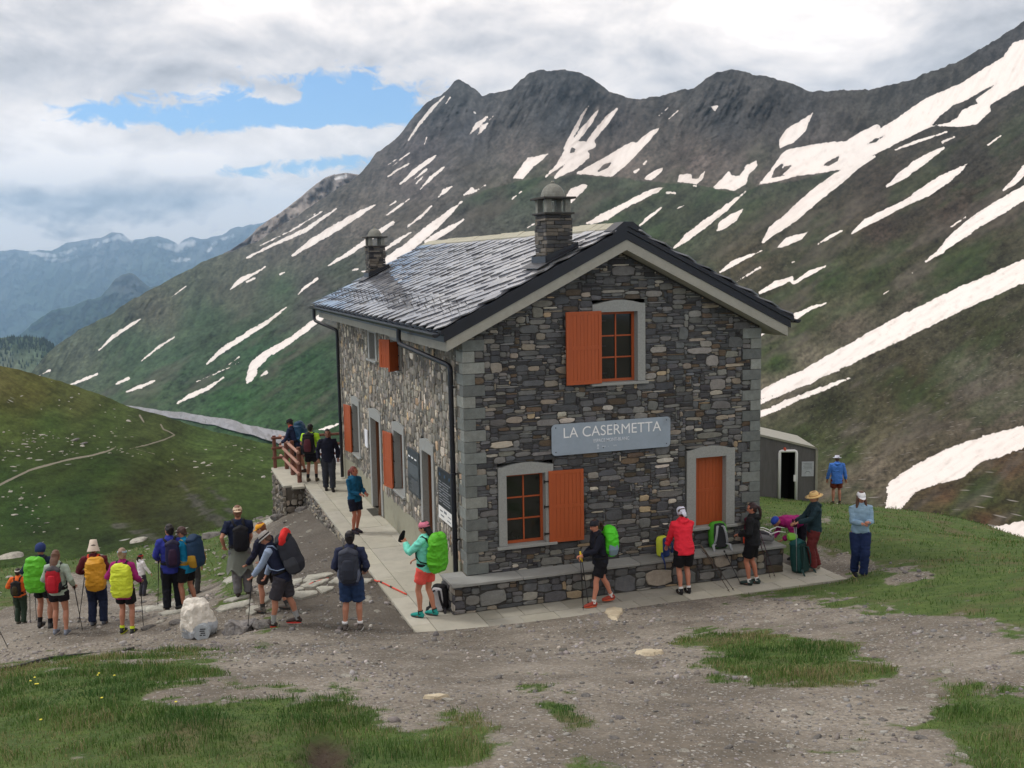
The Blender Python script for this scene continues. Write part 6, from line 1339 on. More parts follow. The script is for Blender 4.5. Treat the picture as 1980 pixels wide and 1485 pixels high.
p = P('woman in a wide straw hat, dark teal jacket and brick red trousers', (7.62, -.62, 0), 72, 1.66, fem=True, sk=(196, 140, 112), head=(10, 12), hands=[(-.16, .40, 1.12), (.14, .38, 1.06)], feet=[(-.09, .06, 0), (.10, -.08, 0)]); p.top((36, 56, 64), hem=.88, loose=.03, hood=True); p.legs((104, 44, 44), 'trousers', loose=.04); p.shoes((150, 140, 128), (110, 104, 96)); p.hair((150, 112, 80), 'bun'); p.hat((222, 188, 128), 'straw', (190, 150, 96))
p.pole(0, (-.30, .46, 0), 'silver trekking pole held by the woman in the straw hat', (26, 26, 28), (150, 152, 158)); p.pole(1, (-.02, .30, 0), 'second silver trekking pole of the woman in the straw hat', (26, 26, 28), (150, 152, 158))
p = P('woman with long brown hair in a white cap, pale denim shirt and navy trousers', g_(7.96, -1.72), 157, 1.74, fem=True, sk=(186, 128, 104), head=(4, 12), hands=[(-.07, .30, 1.20), (.05, .30, 1.17)], feet=[(-.06, .12, 0), (.08, -.06, .0)]); p.top((140, 168, 190), 'shirt', hem=.92, loose=.014); p.legs((32, 46, 84), 'trousers', loose=.03); p.shoes((40, 40, 44), (206, 196, 120)); p.hair((96, 68, 56), 'longfront', .22); p.hat((236, 236, 240), 'cap')
p = P('person in a light blue jacket and rust shorts walking away past the shed', g_(17.85, 12.39), -28, 1.76, head=(0, 6), hands=[(-.32, .06, .86), (.32, .06, .86)], feet=[(-.12, -.02, 0), (.12, .05, 0)]); p.top((72, 122, 204), hem=.76, loose=.04, hood=True); p.legs((112, 52, 40), length=.75, loose=.03); p.shoes((70, 60, 60)); p.hair((90, 66, 56)); p.hat((196, 198, 214), 'wide')
# ================================================================ SMALLER THINGS
def on_plane(u, v, ax, val):
    d = rdir(u, v); return CAM+d*((val-CAM[ax])/d[ax])
def text_mesh(name, body, size, parent, mt, width=None, thin=0.0, depth=.002):
    cu_ = bpy.data.curves.new(name, 'FONT'); cu_.body = body; cu_.size = size; cu_.extrude = depth; cu_.offset = thin; cu_.align_x = 'CENTER'; cu_.align_y = 'CENTER'
    o = bpy.data.objects.new('tmp', cu_); COL.objects.link(o); dg = bpy.context.evaluated_depsgraph_get(); me = bpy.data.meshes.new_from_object(o.evaluated_get(dg)); bpy.data.objects.remove(o)
    V = np.zeros(len(me.vertices)*3, np.float32); me.vertices.foreach_get('co', V); V = V.reshape(-1, 3)
    if width: V[:, 0] *= width/(V[:, 0].max()-V[:, 0].min())
    me.vertices.foreach_set('co', V.ravel()); me.materials.append(mt); me.update()
    t = bpy.data.objects.new(name, me); COL.objects.link(t); t.parent = parent; t.rotation_euler = (math.pi/2, 0, 0); return t
M_WHITE = simple('white_lettering', (236, 240, 244), gain=1.1, bs=0, var=.02); M_PAPER = simple('paper', (226, 226, 222), bs=0, var=.04)
# --- the sign on the gable
x0, x1, z0, z1 = 1.785, 4.443, 2.862, 3.498; w_, h_ = x1-x0, z1-z0
m = MB(); r_ = .09; pts = []
for cxx, czz, a0 in ((w_/2-r_, h_/2-r_, 0), (-w_/2+r_, h_/2-r_, 90), (-w_/2+r_, -h_/2+r_, 180), (w_/2-r_, -h_/2+r_, 270)):
    for k in range(7): a = rad(a0+15*k); pts.append((cxx+r_*math.cos(a), 0, czz+r_*math.sin(a)))
m.prism(pts, (0, .012, 0)); sg = m.build('sign_board', simple('weathered_aluminium', (138, 150, 162), gain=1.25, rough=.45, scale=2.2, var=.16, bs=.05, metal=.0, dirt=.2)); sg.location = ((x0+x1)/2, -.062, (z0+z1)/2)
tag(sg, 'blue-grey metal sign on the gable reading LA CASERMETTA', 'sign')
t = text_mesh('lettering', 'LA CASERMETTA', .30, sg, M_WHITE, 2.18, -.001); t.location = (.01, -.003, .120)
t = text_mesh('lettering', 'ESPACE MONT-BLANC', .098, sg, simple('faded_lettering', (214, 220, 228), bs=0), .80, .001); t.location = (-.02, -.003, -.075)
m = MB()
for bx, bz, bw, bh in ((-.32, -.17, .05, .05), (-.32, -.23, .05, .035), (-.21, -.20, .035, .022), (-.165, -.20, .035, .022), (-.09, -.205, .02, .01), (.04, -.20, .03, .03), (.08, -.20, .03, .03)):
    m.prism([(bx-bw/2, -.004, bz-bh/2), (bx+bw/2, -.004, bz-bh/2), (bx+bw*.25, -.004, bz+bh/2), (bx-bw*.25, -.004, bz+bh/2)], (0, .004, 0))
m.build('emblem_row', simple('faded_emblem', (196, 204, 212), bs=0), sg)
for sx, sz in ((-1, 1), (1, 1), (-1, -1), (1, -1), (.06, 1.0), (-.15, -.92)):
    s_ = MB().lathe([(.012, 0), (.010, .006), (.002, .008)], seg=10).build('screw', M_IRON, sg); s_.location = (sx*(w_/2-.09) if abs(sx) == 1 else sx*w_/2, -.001, sz*(h_/2-.07)); s_.rotation_euler = (math.pi/2, 0, 0)
# --- boards and papers on the long wall
def board(name, y0, y1, z0, z1, rgb, label, cat='notice board', x=-.075, rough=.45):
    o = MB().box(0, .03, -(y1-y0)/2, (y1-y0)/2, -(z1-z0)/2, (z1-z0)/2, bev=.004).build(name, simple(name+'_face', rgb, rough=rough, bs=0, var=.08)); o.location = (x, (y0+y1)/2, (z0+z1)/2); return tag(o, label, cat)
def lines(par, rows, rgb, name='printed_lines'):
    m = MB()
    for (ya, yb, z, t_) in rows: m.box(-.003, .0, ya, yb, z-t_/2, z+t_/2)
    return m.build(name, simple('print', rgb, bs=0), par)
b = board('notice_board', 3.50, 4.56, 1.40, 2.46, (60, 66, 70), 'dark grey information panel between the side window and the narrow doorway')
lines(b, [(.28-.30*i, .46-.30*i, .33, .035) for i in range(3)], (232, 234, 234), 'headline')
lines(b, [(-.46, .46, .05, .30)], (84, 92, 96), 'photo_strip'); lines(b, [(-.46, .44-random.random()*.3, -.18-.045*i, .010) for i in range(7)], (120, 124, 126))
b = board('notice_board', .76, 1.84, 1.37, 2.46, (34, 38, 44), 'black information panel with a white foot beside the corner downpipe')
lines(b, [(.10+.25-.36*i, .16+.25-.36*i, .42, .06) for i in range(3)], (70, 100, 130), 'pictograms')
rr_ = []
for i in range(9):
    z = .27-i*.055; rr_.append((.30-.12*(i % 2), .48, z, .014)); rr_.append((-.44+.2*random.random(), .18, z, .012))
lines(b, rr_, (150, 154, 158)); f = MB().box(-.004, .0, -.535, .535, -.54, -.27).build('white_foot', M_PAPER, b)
lines(b, [(.2, .4, -.36, .03), (-.1, .1, -.34, .05), (-.42, -.2, -.38, .02), (.1, .35, -.45, .03), (-.40, -.15, -.47, .02)], (120, 124, 128), 'small_logos').location = (-.005, 0, 0)
board('paper_notice', 9.44, 9.80, 1.62, 2.12, (226, 228, 232), 'white paper notice left of the arched doorway', 'notice', x=-.06, rough=.8)
b = board('notice_board', 6.93, 7.28, 1.60, 2.20, (40, 44, 54), 'small dark notice panel between the doorway and the shutter'); lines(b, [(-.12, .12, .16-.07*i, .012) for i in range(5)], (120, 124, 130))
# --- log leaning in the arched doorway, mat in front
m = MB(); m.tube([(0, 0, 0), (.02, -.03, .5), (.05, -.16, 1.3), (.08, -.25, 2.0)], [(.16, .20), (.14, .17), (.09, .10), (.05, .05)], 12); lg = m.build('wooden_log', simple('bark_wood', (112, 82, 62), scale=5, var=.5, stretch=(4, 4, .5), bs=.7, dirt=.3), smooth=True); lg.location = (.06, 8.05, .03); tag(lg, 'split brown log leaning in the arched doorway', 'log')
A_, B_ = on_plane(706, 999, 2, 0), on_plane(722, 983, 2, 0)
m = MB().box(-.33, .33, -.42, .42, 0, .012, bev=.004)
for k in range(14): m.box(-.31, .31, -.40+.058*k, -.37+.058*k, .012, .016)
dm = m.build('doormat', simple('rubber_mat', (84, 84, 76), rough=.9)); dm.location = ((A_[0]+B_[0])/2+.33, (A_[1]+B_[1])/2, .002); tag(dm, 'grey rubber doormat on the terrace paving', 'doormat')
# --- railing of round wood at the terrace end
rl = empty('wooden_railing', (-1.9, 13.9, 0)); tag(rl, 'brown wooden railing with three rails at the far corner of the terrace', 'railing'); ro = np.array([-1.9, 13.9, 0])
wd = simple('railing_wood', (112, 72, 60), scale=7, var=.4, stretch=(4, 4, .6), rough=.75); wd2 = simple('railing_wood_pale', (168, 128, 112), scale=7, var=.35, rough=.8)
PB = [on_plane(579.6, 932.7, 2, 0), on_plane(566.5, 918, 2, 0), on_plane(554.8, 906.5, 2, 0)]
for i, b in enumerate(PB):
    m = MB(); m.tube([b-ro, b-ro+(0, 0, 1.12)], .07, 10); m.build('post', wd, rl)
dr = PB[2]-PB[0]; 
for z in (.32, .66, 1.0):
    a = PB[0]-dr*.12-ro+(-.06, 0, z); b = PB[2]+dr*.35-ro+(-.06, 0, z); m = MB(); m.tube([a, b], .048, 10); m.build('rail', wd2, rl)
rb = empty('wooden_railing', (-1, 16.1, 0)); tag(rb, 'brown wooden railing along the back edge of the terrace', 'railing')
for x in (-1.9, -1.0, -.05, .9): MB().tube([(x+1, 0, 0), (x+1, 0, 1.1)], .06, 10).build('post', wd, rb)
for z in (.35, .68, 1.02): MB().tube([(-1.0, -.05, z), (2.0, -.05, z)], .045, 10).build('rail', wd, rb)
# --- the grey shed with its white framed door
br = pt(np.array(1578.), np.array(962.), np.array(38.)); bl = pt(np.array(1400.), np.array(945.), np.array(38.)); 
br[2] = gz(br[0], br[1])-.02; ex = np.array([bl[0]-br[0], bl[1]-br[1], 0]); Lw = np.linalg.norm(ex); ex /= Lw; ey = np.array([-ex[1], ex[0], 0]); ey = ey if ey@np.array([FW[0], FW[1], 0]) > 0 else -ey
sh_ = empty('shed', tuple(br)); tag(sh_, 'small grey timber shed with a white framed open door right of the house', 'shed')
def SP_(a, b, z): return ex*a+ey*b+np.array([0, 0, z])
hR, sl = 2.03, .25; top_ = lambda a: hR+sl*a*1.0
pxm = FPX/38.0; ax_ = lambda u: (1578-u)/pxm
da, db, dt = ax_(1536), ax_(1509), .02
def topz(u, v): return (962-v)/pxm
m = MB(); dz = 1.90; n_ = 12
outl = [(0, -.4), (Lw, -.4), (Lw, top_(Lw)), (.08, top_(.08)), (.02, top_(.02)-.02), (0, top_(0)-.07)]
m.add([SP_(a, 0, z) for a, z in [(0, -.4), (da, -.4), (da, dz), (da, top_(da)), (.08, top_(.08)), (.02, top_(.02)-.02), (0, top_(0)-.07)]], [tuple(range(7))]); m.add([SP_(a, 0, z) for a, z in [(db, -.4), (Lw, -.4), (Lw, top_(Lw)), (db, top_(db)), (db, dz)]], [tuple(range(5))])
m.add([SP_(a, 0, z) for a, z in [(da, dz), (db, dz), (db, top_(db)), (da, top_(da))]], [(0, 1, 2, 3)])
oo = [(0, -.4), (0, top_(0)-.07), (.02, top_(.02)-.02), (.08, top_(.08)), (Lw, top_(Lw)), (Lw, -.4)]
for (a, b) in zip(oo[:-1], oo[1:]): m.add([SP_(a[0], 0, a[1]), SP_(b[0], 0, b[1]), SP_(b[0], 2.4, b[1]), SP_(a[0], 2.4, a[1])], [(0, 1, 2, 3)])
m.add([SP_(a, 2.4, z) for a, z in outl], [tuple(range(6))])
m.build('wall', simple('grey_boards', (98, 96, 96), gain=.95, scale=3, var=.35, stretch=(3, 3, .35), bs=.5, dirt=.3), sh_)
m = MB(); edge_ = [SP_(-.03, 0, -.3), SP_(-.03, 0, top_(0)-.08), SP_(-.01, 0, top_(.0)-.01), SP_(.07, 0, top_(.08)+.035), SP_(Lw, 0, top_(Lw)+.035)]
for a, b in zip(edge_[:-1], edge_[1:]): m.prism([a-ey*.05, b-ey*.05, b-ey*.05-np.array([0, 0, .08]) if abs((b-a)[2]) < abs((b-a)@ex)*3 else b-ey*.05+ex*.08, a-ey*.05-np.array([0, 0, .08]) if abs((b-a)[2]) < abs((b-a)@ex)*3 else a-ey*.05+ex*.08], ey*2.52)
m.build('roof', simple('zinc_roof', (146, 144, 132), rough=.5, scale=3), sh_)
m = MB(); m.add([SP_(a, b, z) for a, b, z in ((da, .9, -.3), (db, .9, -.3), (db, .9, dz), (da, .9, dz))], [(0, 1, 2, 3)]); 
for a in (da, db): m.add([SP_(a, 0, -.3), SP_(a, .9, -.3), SP_(a, .9, dz), SP_(a, 0, dz)], [(0, 1, 2, 3)])
m.add([SP_(da, 0, dz), SP_(db, 0, dz), SP_(db, .9, dz), SP_(da, .9, dz)], [(0, 1, 2, 3)]); m.build('interior', M_DARKIN, sh_)
fr = MB(); w0 = .05; pts = [SP_(da-w0, -.03, -.1), SP_(da-w0, -.03, dz-.04), SP_(da-w0+.02, -.03, dz+.03), SP_(da+.02, -.03, dz+.05), SP_(db-.02, -.03, dz+.05), SP_(db+w0-.02, -.03, dz+.03), SP_(db+w0, -.03, dz-.04), SP_(db+w0, -.03, -.1)]
fr.tube(pts, .055, 8); fr.build('door_frame', simple('white_plastic', (232, 232, 232), rough=.4, bs=0, var=.04), sh_, smooth=True)
c = SP_(da+.0, -.05, .95); m = MB(); m.box(-.05, .05, -.03, .03, -.12, .12, bev=.01); m.v = [tuple(ex*p[0]+ey*p[1]+np.array([0, 0, p[2]])+c) for p in m.v]; m.build('door_handle', simple('white_plastic', (232, 232, 232), rough=.4, bs=0, var=.04), sh_)
c = SP_(ax_(1516), -.04, top_(ax_(1516))-.30); m = MB().lathe([(.05, -.05), (.055, 0), (.04, .05), (.01, .07)], c, 10); m.build('lamp', simple('red_lamp', (196, 84, 62), rough=.4, bs=0), sh_)
a0, a1 = ax_(1572), ax_(1549); zc = 1.28; m = MB().prism([SP_(a0, -.035, zc-.27), SP_(a1, -.035, zc-.27), SP_(a1, -.035, zc+.27), SP_(a0, -.035, zc+.27)], ey*.02); pn = m.build('notice_plate', simple('pale_plate', (176, 180, 186), bs=0, rough=.5), sh_)
m = MB()
for k in range(5): m.prism([SP_(a0+.06, -.040, zc+.2-.05*k), SP_(a1-.06-.03*(k % 2), -.040, zc+.2-.05*k), SP_(a1-.06-.03*(k % 2), -.040, zc+.212-.05*k), SP_(a0+.06, -.040, zc+.212-.05*k)], ey*.004)
m.tube([SP_(a0+.12, -.042, zc-.16), SP_(a0+.16, -.042, zc-.09), SP_(a0+.26, -.042, zc-.09), SP_(a0+.32, -.042, zc-.16)], .008, 6); m.build('printed_lines', simple('plate_print', (110, 116, 122), bs=0), sh_)
# --- loose rucksacks
def free_pack(label, loc, rz, tilt, rgb, w=.32, h=.58, d=.24, rgb_back=(46, 48, 52), straps=(150, 154, 158), harness=True, lid=None, extra=None, group='rucksacks put down at the bench', wr=.02, lay=0):
    """stands at loc; its harness looks along local -Y"""
    m = MB(); secs = [(0, .66, .66), (.05, .92, .95), (.25, 1, 1), (.6, 1, 1), (.85, .92, .9), (.96, .75, .7), (1, .45, .4)]; V = []
    for t, kw_, kd in secs:
        for k in range(20):
            th = 2*math.pi*k/20; cc, ss_ = math.cos(th), math.sin(th); q = 1/(abs(cc)**3+abs(ss_)**3)**(1/3); V.append((w*.5*kw_*q*cc, d*.5*kd*q*ss_, h*t))
    m.add(V, [(i*20+k, i*20+(k+1) % 20, (i+1)*20+(k+1) % 20, (i+1)*20+k) for i in range(6) for k in range(20)]+[tuple(range(20))[::-1], tuple(120+k for k in range(20))])
    V, F = evaluated('p', m, .016, 3, wr, random.randint(0, 60), 8); o = mesh_obj('backpack', V, F, cloth(rgb, .6), None, True)
    o.location = loc; o.rotation_euler = (rad(tilt), rad(lay), rad(rz)); tag(o, label, 'backpack', group)
    def sub(n, q, c_, vox=None):
        vf = evaluated(n, q, vox, 2) if vox else (q.v, q.f); return mesh_obj(n, vf[0], vf[1], cloth(c_), o, True)
    if harness:
        q = MB(); q.tube([(0, -d*.5+.0, .06*h), (0, -d*.5-.005, .5*h), (0, -d*.5+.0, .9*h)], [(w*.36, .03), (w*.38, .028), (w*.30, .025)], 12, right=(1, 0, 0), round_=True); sub('back_panel', q, rgb_back, .012)
        for k in (-1, 1):
            q = MB(); q.tube([(k*.04, -d*.5-.02, h*.84), (k*.075, -d*.5-.07, h*.80), (k*.105, -d*.5-.085, h*.55), (k*.13, -d*.5-.05, h*.28), (k*.15, -d*.5+.0, h*.12)], [(.027, .010)]*5, 8, right=(1, 0, 0)); sub('shoulder_strap', q, straps)
            q = MB(); q.tube([(k*.12, -d*.5, .10), (k*.19, -d*.5-.05, .06), (k*.20, -d*.5-.12, -.06), (k*.19, -d*.5-.12, -.22)], [(.03, .012), (.036, .012), (.02, .008), (.008, .004)], 8, right=(1, 0, 0)); sub('hip_belt', q, straps)
    if lid: q = MB(); q.tube([(-w*.32, 0, h*.93), (0, 0, h), (w*.32, 0, h*.93)], [(d*.42, .06), (d*.46, .075), (d*.42, .06)], 12, right=(0, 1, 0), round_=True); sub('lid', q, lid, .014)
    if extra: q = MB(); q.tube([(w*.46, 0, .05), (w*.48, 0, .25)], .035, 10, round_=True); sub('water_bottle', q, extra)
    return o
def bt_at(u, v, z=.6): return on_plane(u, v, 2, z)
q = bt_at(1392, 1060); free_pack('green covered backpack with grey harness sitting on the bench under the shuttered window', (q[0], -.16, .60), -8, -12, (74, 150, 44), .40, .56, .26)
q = bt_at(1275, 1085); free_pack('blue and lime backpack on the bench in front of the woman in red', (4.16, -.28, .60), 20, -6, (196, 206, 66), .27, .42, .20, rgb_back=(44, 66, 120), straps=(44, 66, 120))
free_pack('maroon backpack on the bench beside the dark ponytail woman', (6.30, -.24, .60), 150, 6, (96, 32, 52), .30, .58, .24, rgb_back=(60, 60, 66), straps=(70, 68, 76), lid=(86, 30, 48), extra=(232, 84, 52))
free_pack('grey and white backpack lying flat at the right end of the bench', (6.82, -.30, .72), 60, -84, (122, 122, 126), .30, .44, .16, rgb_back=(70, 70, 76), straps=(214, 214, 214))
free_pack('dark green trekking backpack standing on the paving at the end of the bench', (7.28, -.62, .0), 20, -8, (30, 70, 68), .36, .66, .30, rgb_back=(30, 56, 54), straps=(34, 60, 60), lid=(38, 86, 86), extra=(120, 200, 150), harness=True)
free_pack('bright green rain cover bundle on top of the dark green trekking backpack', (7.22, -.40, .66), 60, 0, (126, 190, 66), .26, .12, .22, harness=False, wr=.03)
free_pack('black and white bag on the paving behind the woman in mint', (-.60, -.05, .0), -40, 0, (30, 30, 34), .34, .50, .26, rgb_back=(200, 200, 204), straps=(40, 40, 44))
make_pole((5.15, -1.28, 0), (4.95, -.46, .78), 'dark trekking pole leaning on the bench right of the woman in red', (90, 80, 70), (70, 58, 52), 'trekking poles leaning at the bench')
make_pole((5.28, -1.24, 0), (4.99, -.44, .74), 'second dark trekking pole leaning on the bench right of the woman in red', (90, 80, 70), (70, 58, 52), 'trekking poles leaning at the bench')
make_pole((6.42, -.80, 0), (6.22, -.50, 1.12), 'trekking pole with purple shaft leaning on the maroon backpack', (60, 36, 50), (72, 44, 60), 'trekking poles leaning at the bench')
make_pole((6.55, -.78, 0), (6.30, -.48, 1.08), 'second trekking pole leaning on the maroon backpack', (60, 36, 50), (72, 44, 60), 'trekking poles leaning at the bench')
make_pole((5.62, -.95, 0), (5.48, -.50, .62), 'black trekking pole propped below the green covered backpack', (40, 40, 40), (40, 40, 44), 'trekking poles leaning at the bench')
q = ground_hit(16, 1256); make_pole(q, q+np.array([-.42, .1, 1.15]), 'black trekking pole at the left edge of the photo', group='trekking poles of the hikers')
# orange barrier poles lying on the path, black hose in the grass
def lying(name, a, b, r, mt, label, cat, bands=None):
    n = 14; P_ = [a+(b-a)*k/(n-1) for k in range(n)]
    P_ = [np.array([p[0], p[1], max(gz(p[0], p[1]), .0 if (-1.37 < p[0] < 8 and -1.4 < p[1] < 13) else -9)+r+.006+.0]) for p in P_]
    m = MB(); m.tube(P_, r, 8); o = m.build(name, mt, org=P_[0], smooth=True); tag(o, label, cat)
    for t in bands or (): k = P_[int(t*(n-1))]; d = (b-a)/np.linalg.norm(b-a); m = MB(); m.tube([k-d*.04-P_[0], k+d*.04-P_[0]], r*1.25, 8); m.build('clamp', M_IRON, o)
    return o
M_OR = simple('orange_plastic', (222, 78, 58), rough=.5, bs=0)
lying('barrier_pole', on_plane(724, 1121, 2, 0), on_plane(786, 1151, 2, 0), .016, M_OR, 'orange barrier pole lying across the edge of the terrace paving', 'pole', (.25, .6))
a, b = ground_hit(590, 1140), ground_hit(635, 1122); lying('barrier_pole', a, b, .016, M_OR, 'orange barrier pole lying over the stepping stones', 'pole', (.4,))
a, b = ground_hit(-40, 1304), ground_hit(258, 1257); lying('water_hose', a, b, .026, M_IRON, 'thin black hose lying along the edge of the grass on the left', 'hose')

# --- rocks
slabm = lambda x, y: ((x > -1.42) & (x < 7.95) & (y > -1.46) & (y < 13.2)) | ((x > -.6) & (x < 7) & (y > -1))
def rock_mesh(name, seed, mt, flat=1.0, sub=3, rough=.35, cuts=7):
    import bmesh
    b = bmesh.new(); bmesh.ops.create_icosphere(b, subdivisions=sub, radius=1.0); V = np.array([v.co[:] for v in b.verts]); rng = np.random.default_rng(seed)
    for _ in range(cuts):
        n = rng.normal(size=3); n /= np.linalg.norm(n); k = rng.uniform(.5, .85); d = V@n-k; V = V-np.outer(np.maximum(d, 0)*.92, n)
    V = V*(1+(fbm(V*1.7+seed, 3, seed)-.5)*rough+(fbm(V*5+seed, 2, seed)-.5)*rough*.3)[:, None]; V[:, 2] *= flat
    F = [tuple(v.index for v in f.verts) for f in b.faces]; b.free()
    me = bpy.data.meshes.new(name); me.from_pydata(V.tolist(), [], F); me.materials.append(mt); me.update(); return me
def rock_mat(name, c1_, c2_, lich=.4):
    mt, t, out = newmat(name); co = t.node('ShaderNodeTexCoord').outputs['Object']; n = t.noise(co, 1.6, 6, .7); n2 = t.noise(co, 9, 4, .7)
    c = t.mix(t.ss(n, .35, .65), lin(c1_), lin(c2_)); k = t.math('MULTIPLY_ADD', n2, .8, .6); c = t.mix(1.0, c, t.comb(k, k, k), 'MULTIPLY')
    c = t.mix(t.ss(t.noise(co, 3.3, 5, .75), .6, .68, 0, lich), c, (.035, .035, .03)); principled(t, out, c, .9, t.math('ADD', n, n2), .6, .08, .25); return mt
RK = [rock_mesh('rock', 40+i, rock_mat('pale_rock' if i < 5 else 'grey_rock', (182, 178, 166) if i < 5 else (132, 128, 124), (140, 136, 128) if i < 5 else (96, 94, 92)), random.uniform(.4, .7), 2) for i in range(9)]
def put_rock(me, p, s, label, group=None, name='rock', cat='rock', sz=None, rz=None, tilt=.25):
    o = bpy.data.objects.new(name, me); COL.objects.link(o); o.location = p; o.scale = s if hasattr(s, '__len__') else (s*random.uniform(.8, 1.3), s*random.uniform(.8, 1.2), s*(sz or 1)*random.uniform(.7, 1.1))
    o.rotation_euler = (random.uniform(-tilt, tilt), random.uniform(-tilt, tilt), random.uniform(0, 6.28) if rz is None else rz); return tag(o, label, cat, group)
HG = 'pale rocks strewn over the green hillside'; HLb = 'pale rock lying in the grass of the hillside across the ravine'
spots = []
RS = random.Random(5)
CL = [(60, 850, 60, 22, 26), (40, 870, 50, 18, 16), (110, 845, 60, 14, 12), (40, 960, 50, 30, 26), (190, 850, 60, 26, 14), (150, 870, 70, 12, 10), (230, 875, 40, 10, 10), (420, 915, 60, 14, 10), (460, 870, 40, 16, 8), (90, 1010, 70, 40, 12), (380, 890, 60, 18, 8), (130, 770, 70, 26, 12), (200, 820, 60, 20, 8), (490, 905, 30, 14, 6)]
for cu0, cv0, su, sv, n in CL:
    for _ in range(n):
        u, v = RS.gauss(cu0, su*.6), RS.gauss(cv0, sv*.7)
        if not (-30 < u < 525): continue
        if v < interp(HSKY, u)+6: continue
        D_ = hill_at(u, v); p = pt(np.array(u), np.array(v), np.array(D_-.2)); px = RS.choice([2.0, 2.6, 3.2, 4.2]) if RS.random() < .9 else 7
        put_rock(RK[RS.randrange(5)], p, px*D_/FPX*.8, HLb, HG, sz=.7)
for u, v, wpx, lb in ((142, 852, 13, 'long grey rock on the hillside below the footpath bend'), (160, 858, 11, 'second long grey rock on the hillside beside the longest one')):
    D_ = hill_at(u, v); p = pt(np.array(float(u)), np.array(float(v)), np.array(D_-.2)); put_rock(RK[6], p, (wpx*D_/FPX, wpx*D_/FPX*.6, wpx*D_/FPX*.35), lb, rz=.6)
DG = 'grey rocks on the rough slope behind the hikers'; DLb = 'grey rock on the rough grassy slope behind the hikers'
CLN = [(440, 1040, 30, 30, 22), (400, 1075, 30, 25, 26), (310, 1075, 50, 25, 24), (240, 1060, 60, 14, 16), (430, 1110, 30, 25, 20), (60, 1140, 50, 30, 12), (200, 1140, 60, 30, 16), (520, 1000, 40, 15, 22), (560, 985, 30, 10, 14), (480, 1010, 30, 12, 12), (320, 1160, 50, 20, 16), (460, 1180, 30, 10, 8), (150, 1060, 60, 10, 10), (600, 1070, 50, 40, 30), (560, 1030, 40, 20, 18), (690, 1160, 50, 40, 16), (520, 1120, 40, 30, 14)]
for cu0, cv0, su, sv, n in CLN:
    for _ in range(n):
        u, v = RS.gauss(cu0, su*.7), RS.gauss(cv0, sv*.6)
        if u > 760: continue
        p = ground_hit(u, v, 16, 60, 260)
        if p is None or slabm(p[0], p[1]): continue
        D_ = (p-CAM)@FW; px = RS.choice([2.5, 3.5, 5, 7]) if RS.random() < .85 else 11
        put_rock(RK[RS.randrange(9)], p, px*D_/FPX*.75, DLb, DG, sz=.75)
BIGR = [((268, 1047), 17, 'broad pale boulder in the grass behind the girl in white'), ((352, 1035), 12, 'rounded boulder in the grass left of the grey one'), ((412, 1038), 19, 'big grey boulder in the grass above the hiker in teal'), ((20, 1078), 20, 'tan boulder at the left edge above the child in orange'), ((345, 1205), 15, 'low grey rock left of the painted boulder'), ((287, 1215), 13, 'small grey rock at the heels of the woman in magenta'), ((312, 1203), 10, 'small rough rock between the magenta woman and the painted boulder'), ((540, 1002), 16, 'long flat grey rock below the terrace wall'), ((586, 985), 13, 'dark rock against the corner of the terrace wall'), ((392, 1068), 10, 'pale rock just behind the hiker in teal')]
for (u, v), px, lb in BIGR:
    p = ground_hit(u, v, 14, 60)
    if p is None: p = pt(np.array(float(u)), np.array(float(v)), np.array(hill_at(u, v)-.3))
    D_ = (p-CAM)@FW; put_rock(RK[5+RS.randrange(4)] if 'grey' in lb or 'dark' in lb else RK[RS.randrange(5)], p, (px*D_/FPX*1.3, px*D_/FPX, px*D_/FPX*.9), lb, rz=RS.uniform(0, .5), tilt=.1)
# craggy rock beside the painted boulder
me = rock_mesh('rock', 77, rock_mat('crag', (156, 152, 148), (104, 102, 104), .6), .8, 4, .55, 14)
p = ground_hit(466, 1222, 12, 30); put_rock(me, p+np.array([0, 0, .05]), (.44, .34, .40), 'craggy grey rock right of the white painted boulder', rz=.2, tilt=.05)
p = ground_hit(512, 1214, 12, 30); put_rock(rock_mesh('rock', 78, RK[6].materials[0], .8, 3, .5, 9), p, (.24, .22, .26), 'rounded grey rock under the pole of the man in the bucket hat', rz=.2, tilt=.05)
# the painted boulder
mt, t, out = newmat('painted_boulder'); co = t.node('ShaderNodeTexCoord').outputs['Object']; sp_ = t.node('ShaderNodeSeparateXYZ', {0: co}).outputs
n = t.noise(co, 2.2, 6, .65); edge_n = t.math('MULTIPLY_ADD', t.math('SUBTRACT', n, .5), .9, t.math('MULTIPLY', sp_[0], -.25))
c = t.mix(t.ss(t.math('ADD', sp_[2], edge_n), -.22, -.16), t.mix(n, (.34, .37, .41), (.50, .53, .56)), t.mix(t.noise(co, 5, 5, .7), (.62, .57, .48), (.84, .80, .73)))
c = t.mix(t.ss(t.math('ADD', t.math('ADD', sp_[0], t.math('MULTIPLY', sp_[2], -.8)), t.math('MULTIPLY', n, .5)), 1.22, 1.35, 0, .85), c, (.16, .15, .12)); principled(t, out, c, .85, n, .7, .1, .3)
me = rock_mesh('painted_boulder', 93, mt, 1.0, 4, .6, 15)
p = ground_hit(392, 1232, 12, 30); pb = bpy.data.objects.new('painted_boulder', me); COL.objects.link(pb); pb.scale = (.42, .34, .52); pb.location = p+np.array([0, .12, .32]); pb.rotation_euler = (0, 0, rad(-14)); tag(pb, 'knee high boulder painted cream white with a grey plaque, beside the hikers', 'boulder')
V = np.array([v.co[:] for v in me.vertices]); 
m = MB(); n_ = 18; m.prism([(.0+.36*math.cos(2*math.pi*k/n_), -1.02, -.34+.30*math.sin(2*math.pi*k/n_)) for k in range(n_)], (0, .5, 0)); pq = m.build('plaque', simple('plaque_paint', (170, 178, 184), bs=0), pb); pq.location = (.12, .12, 0)
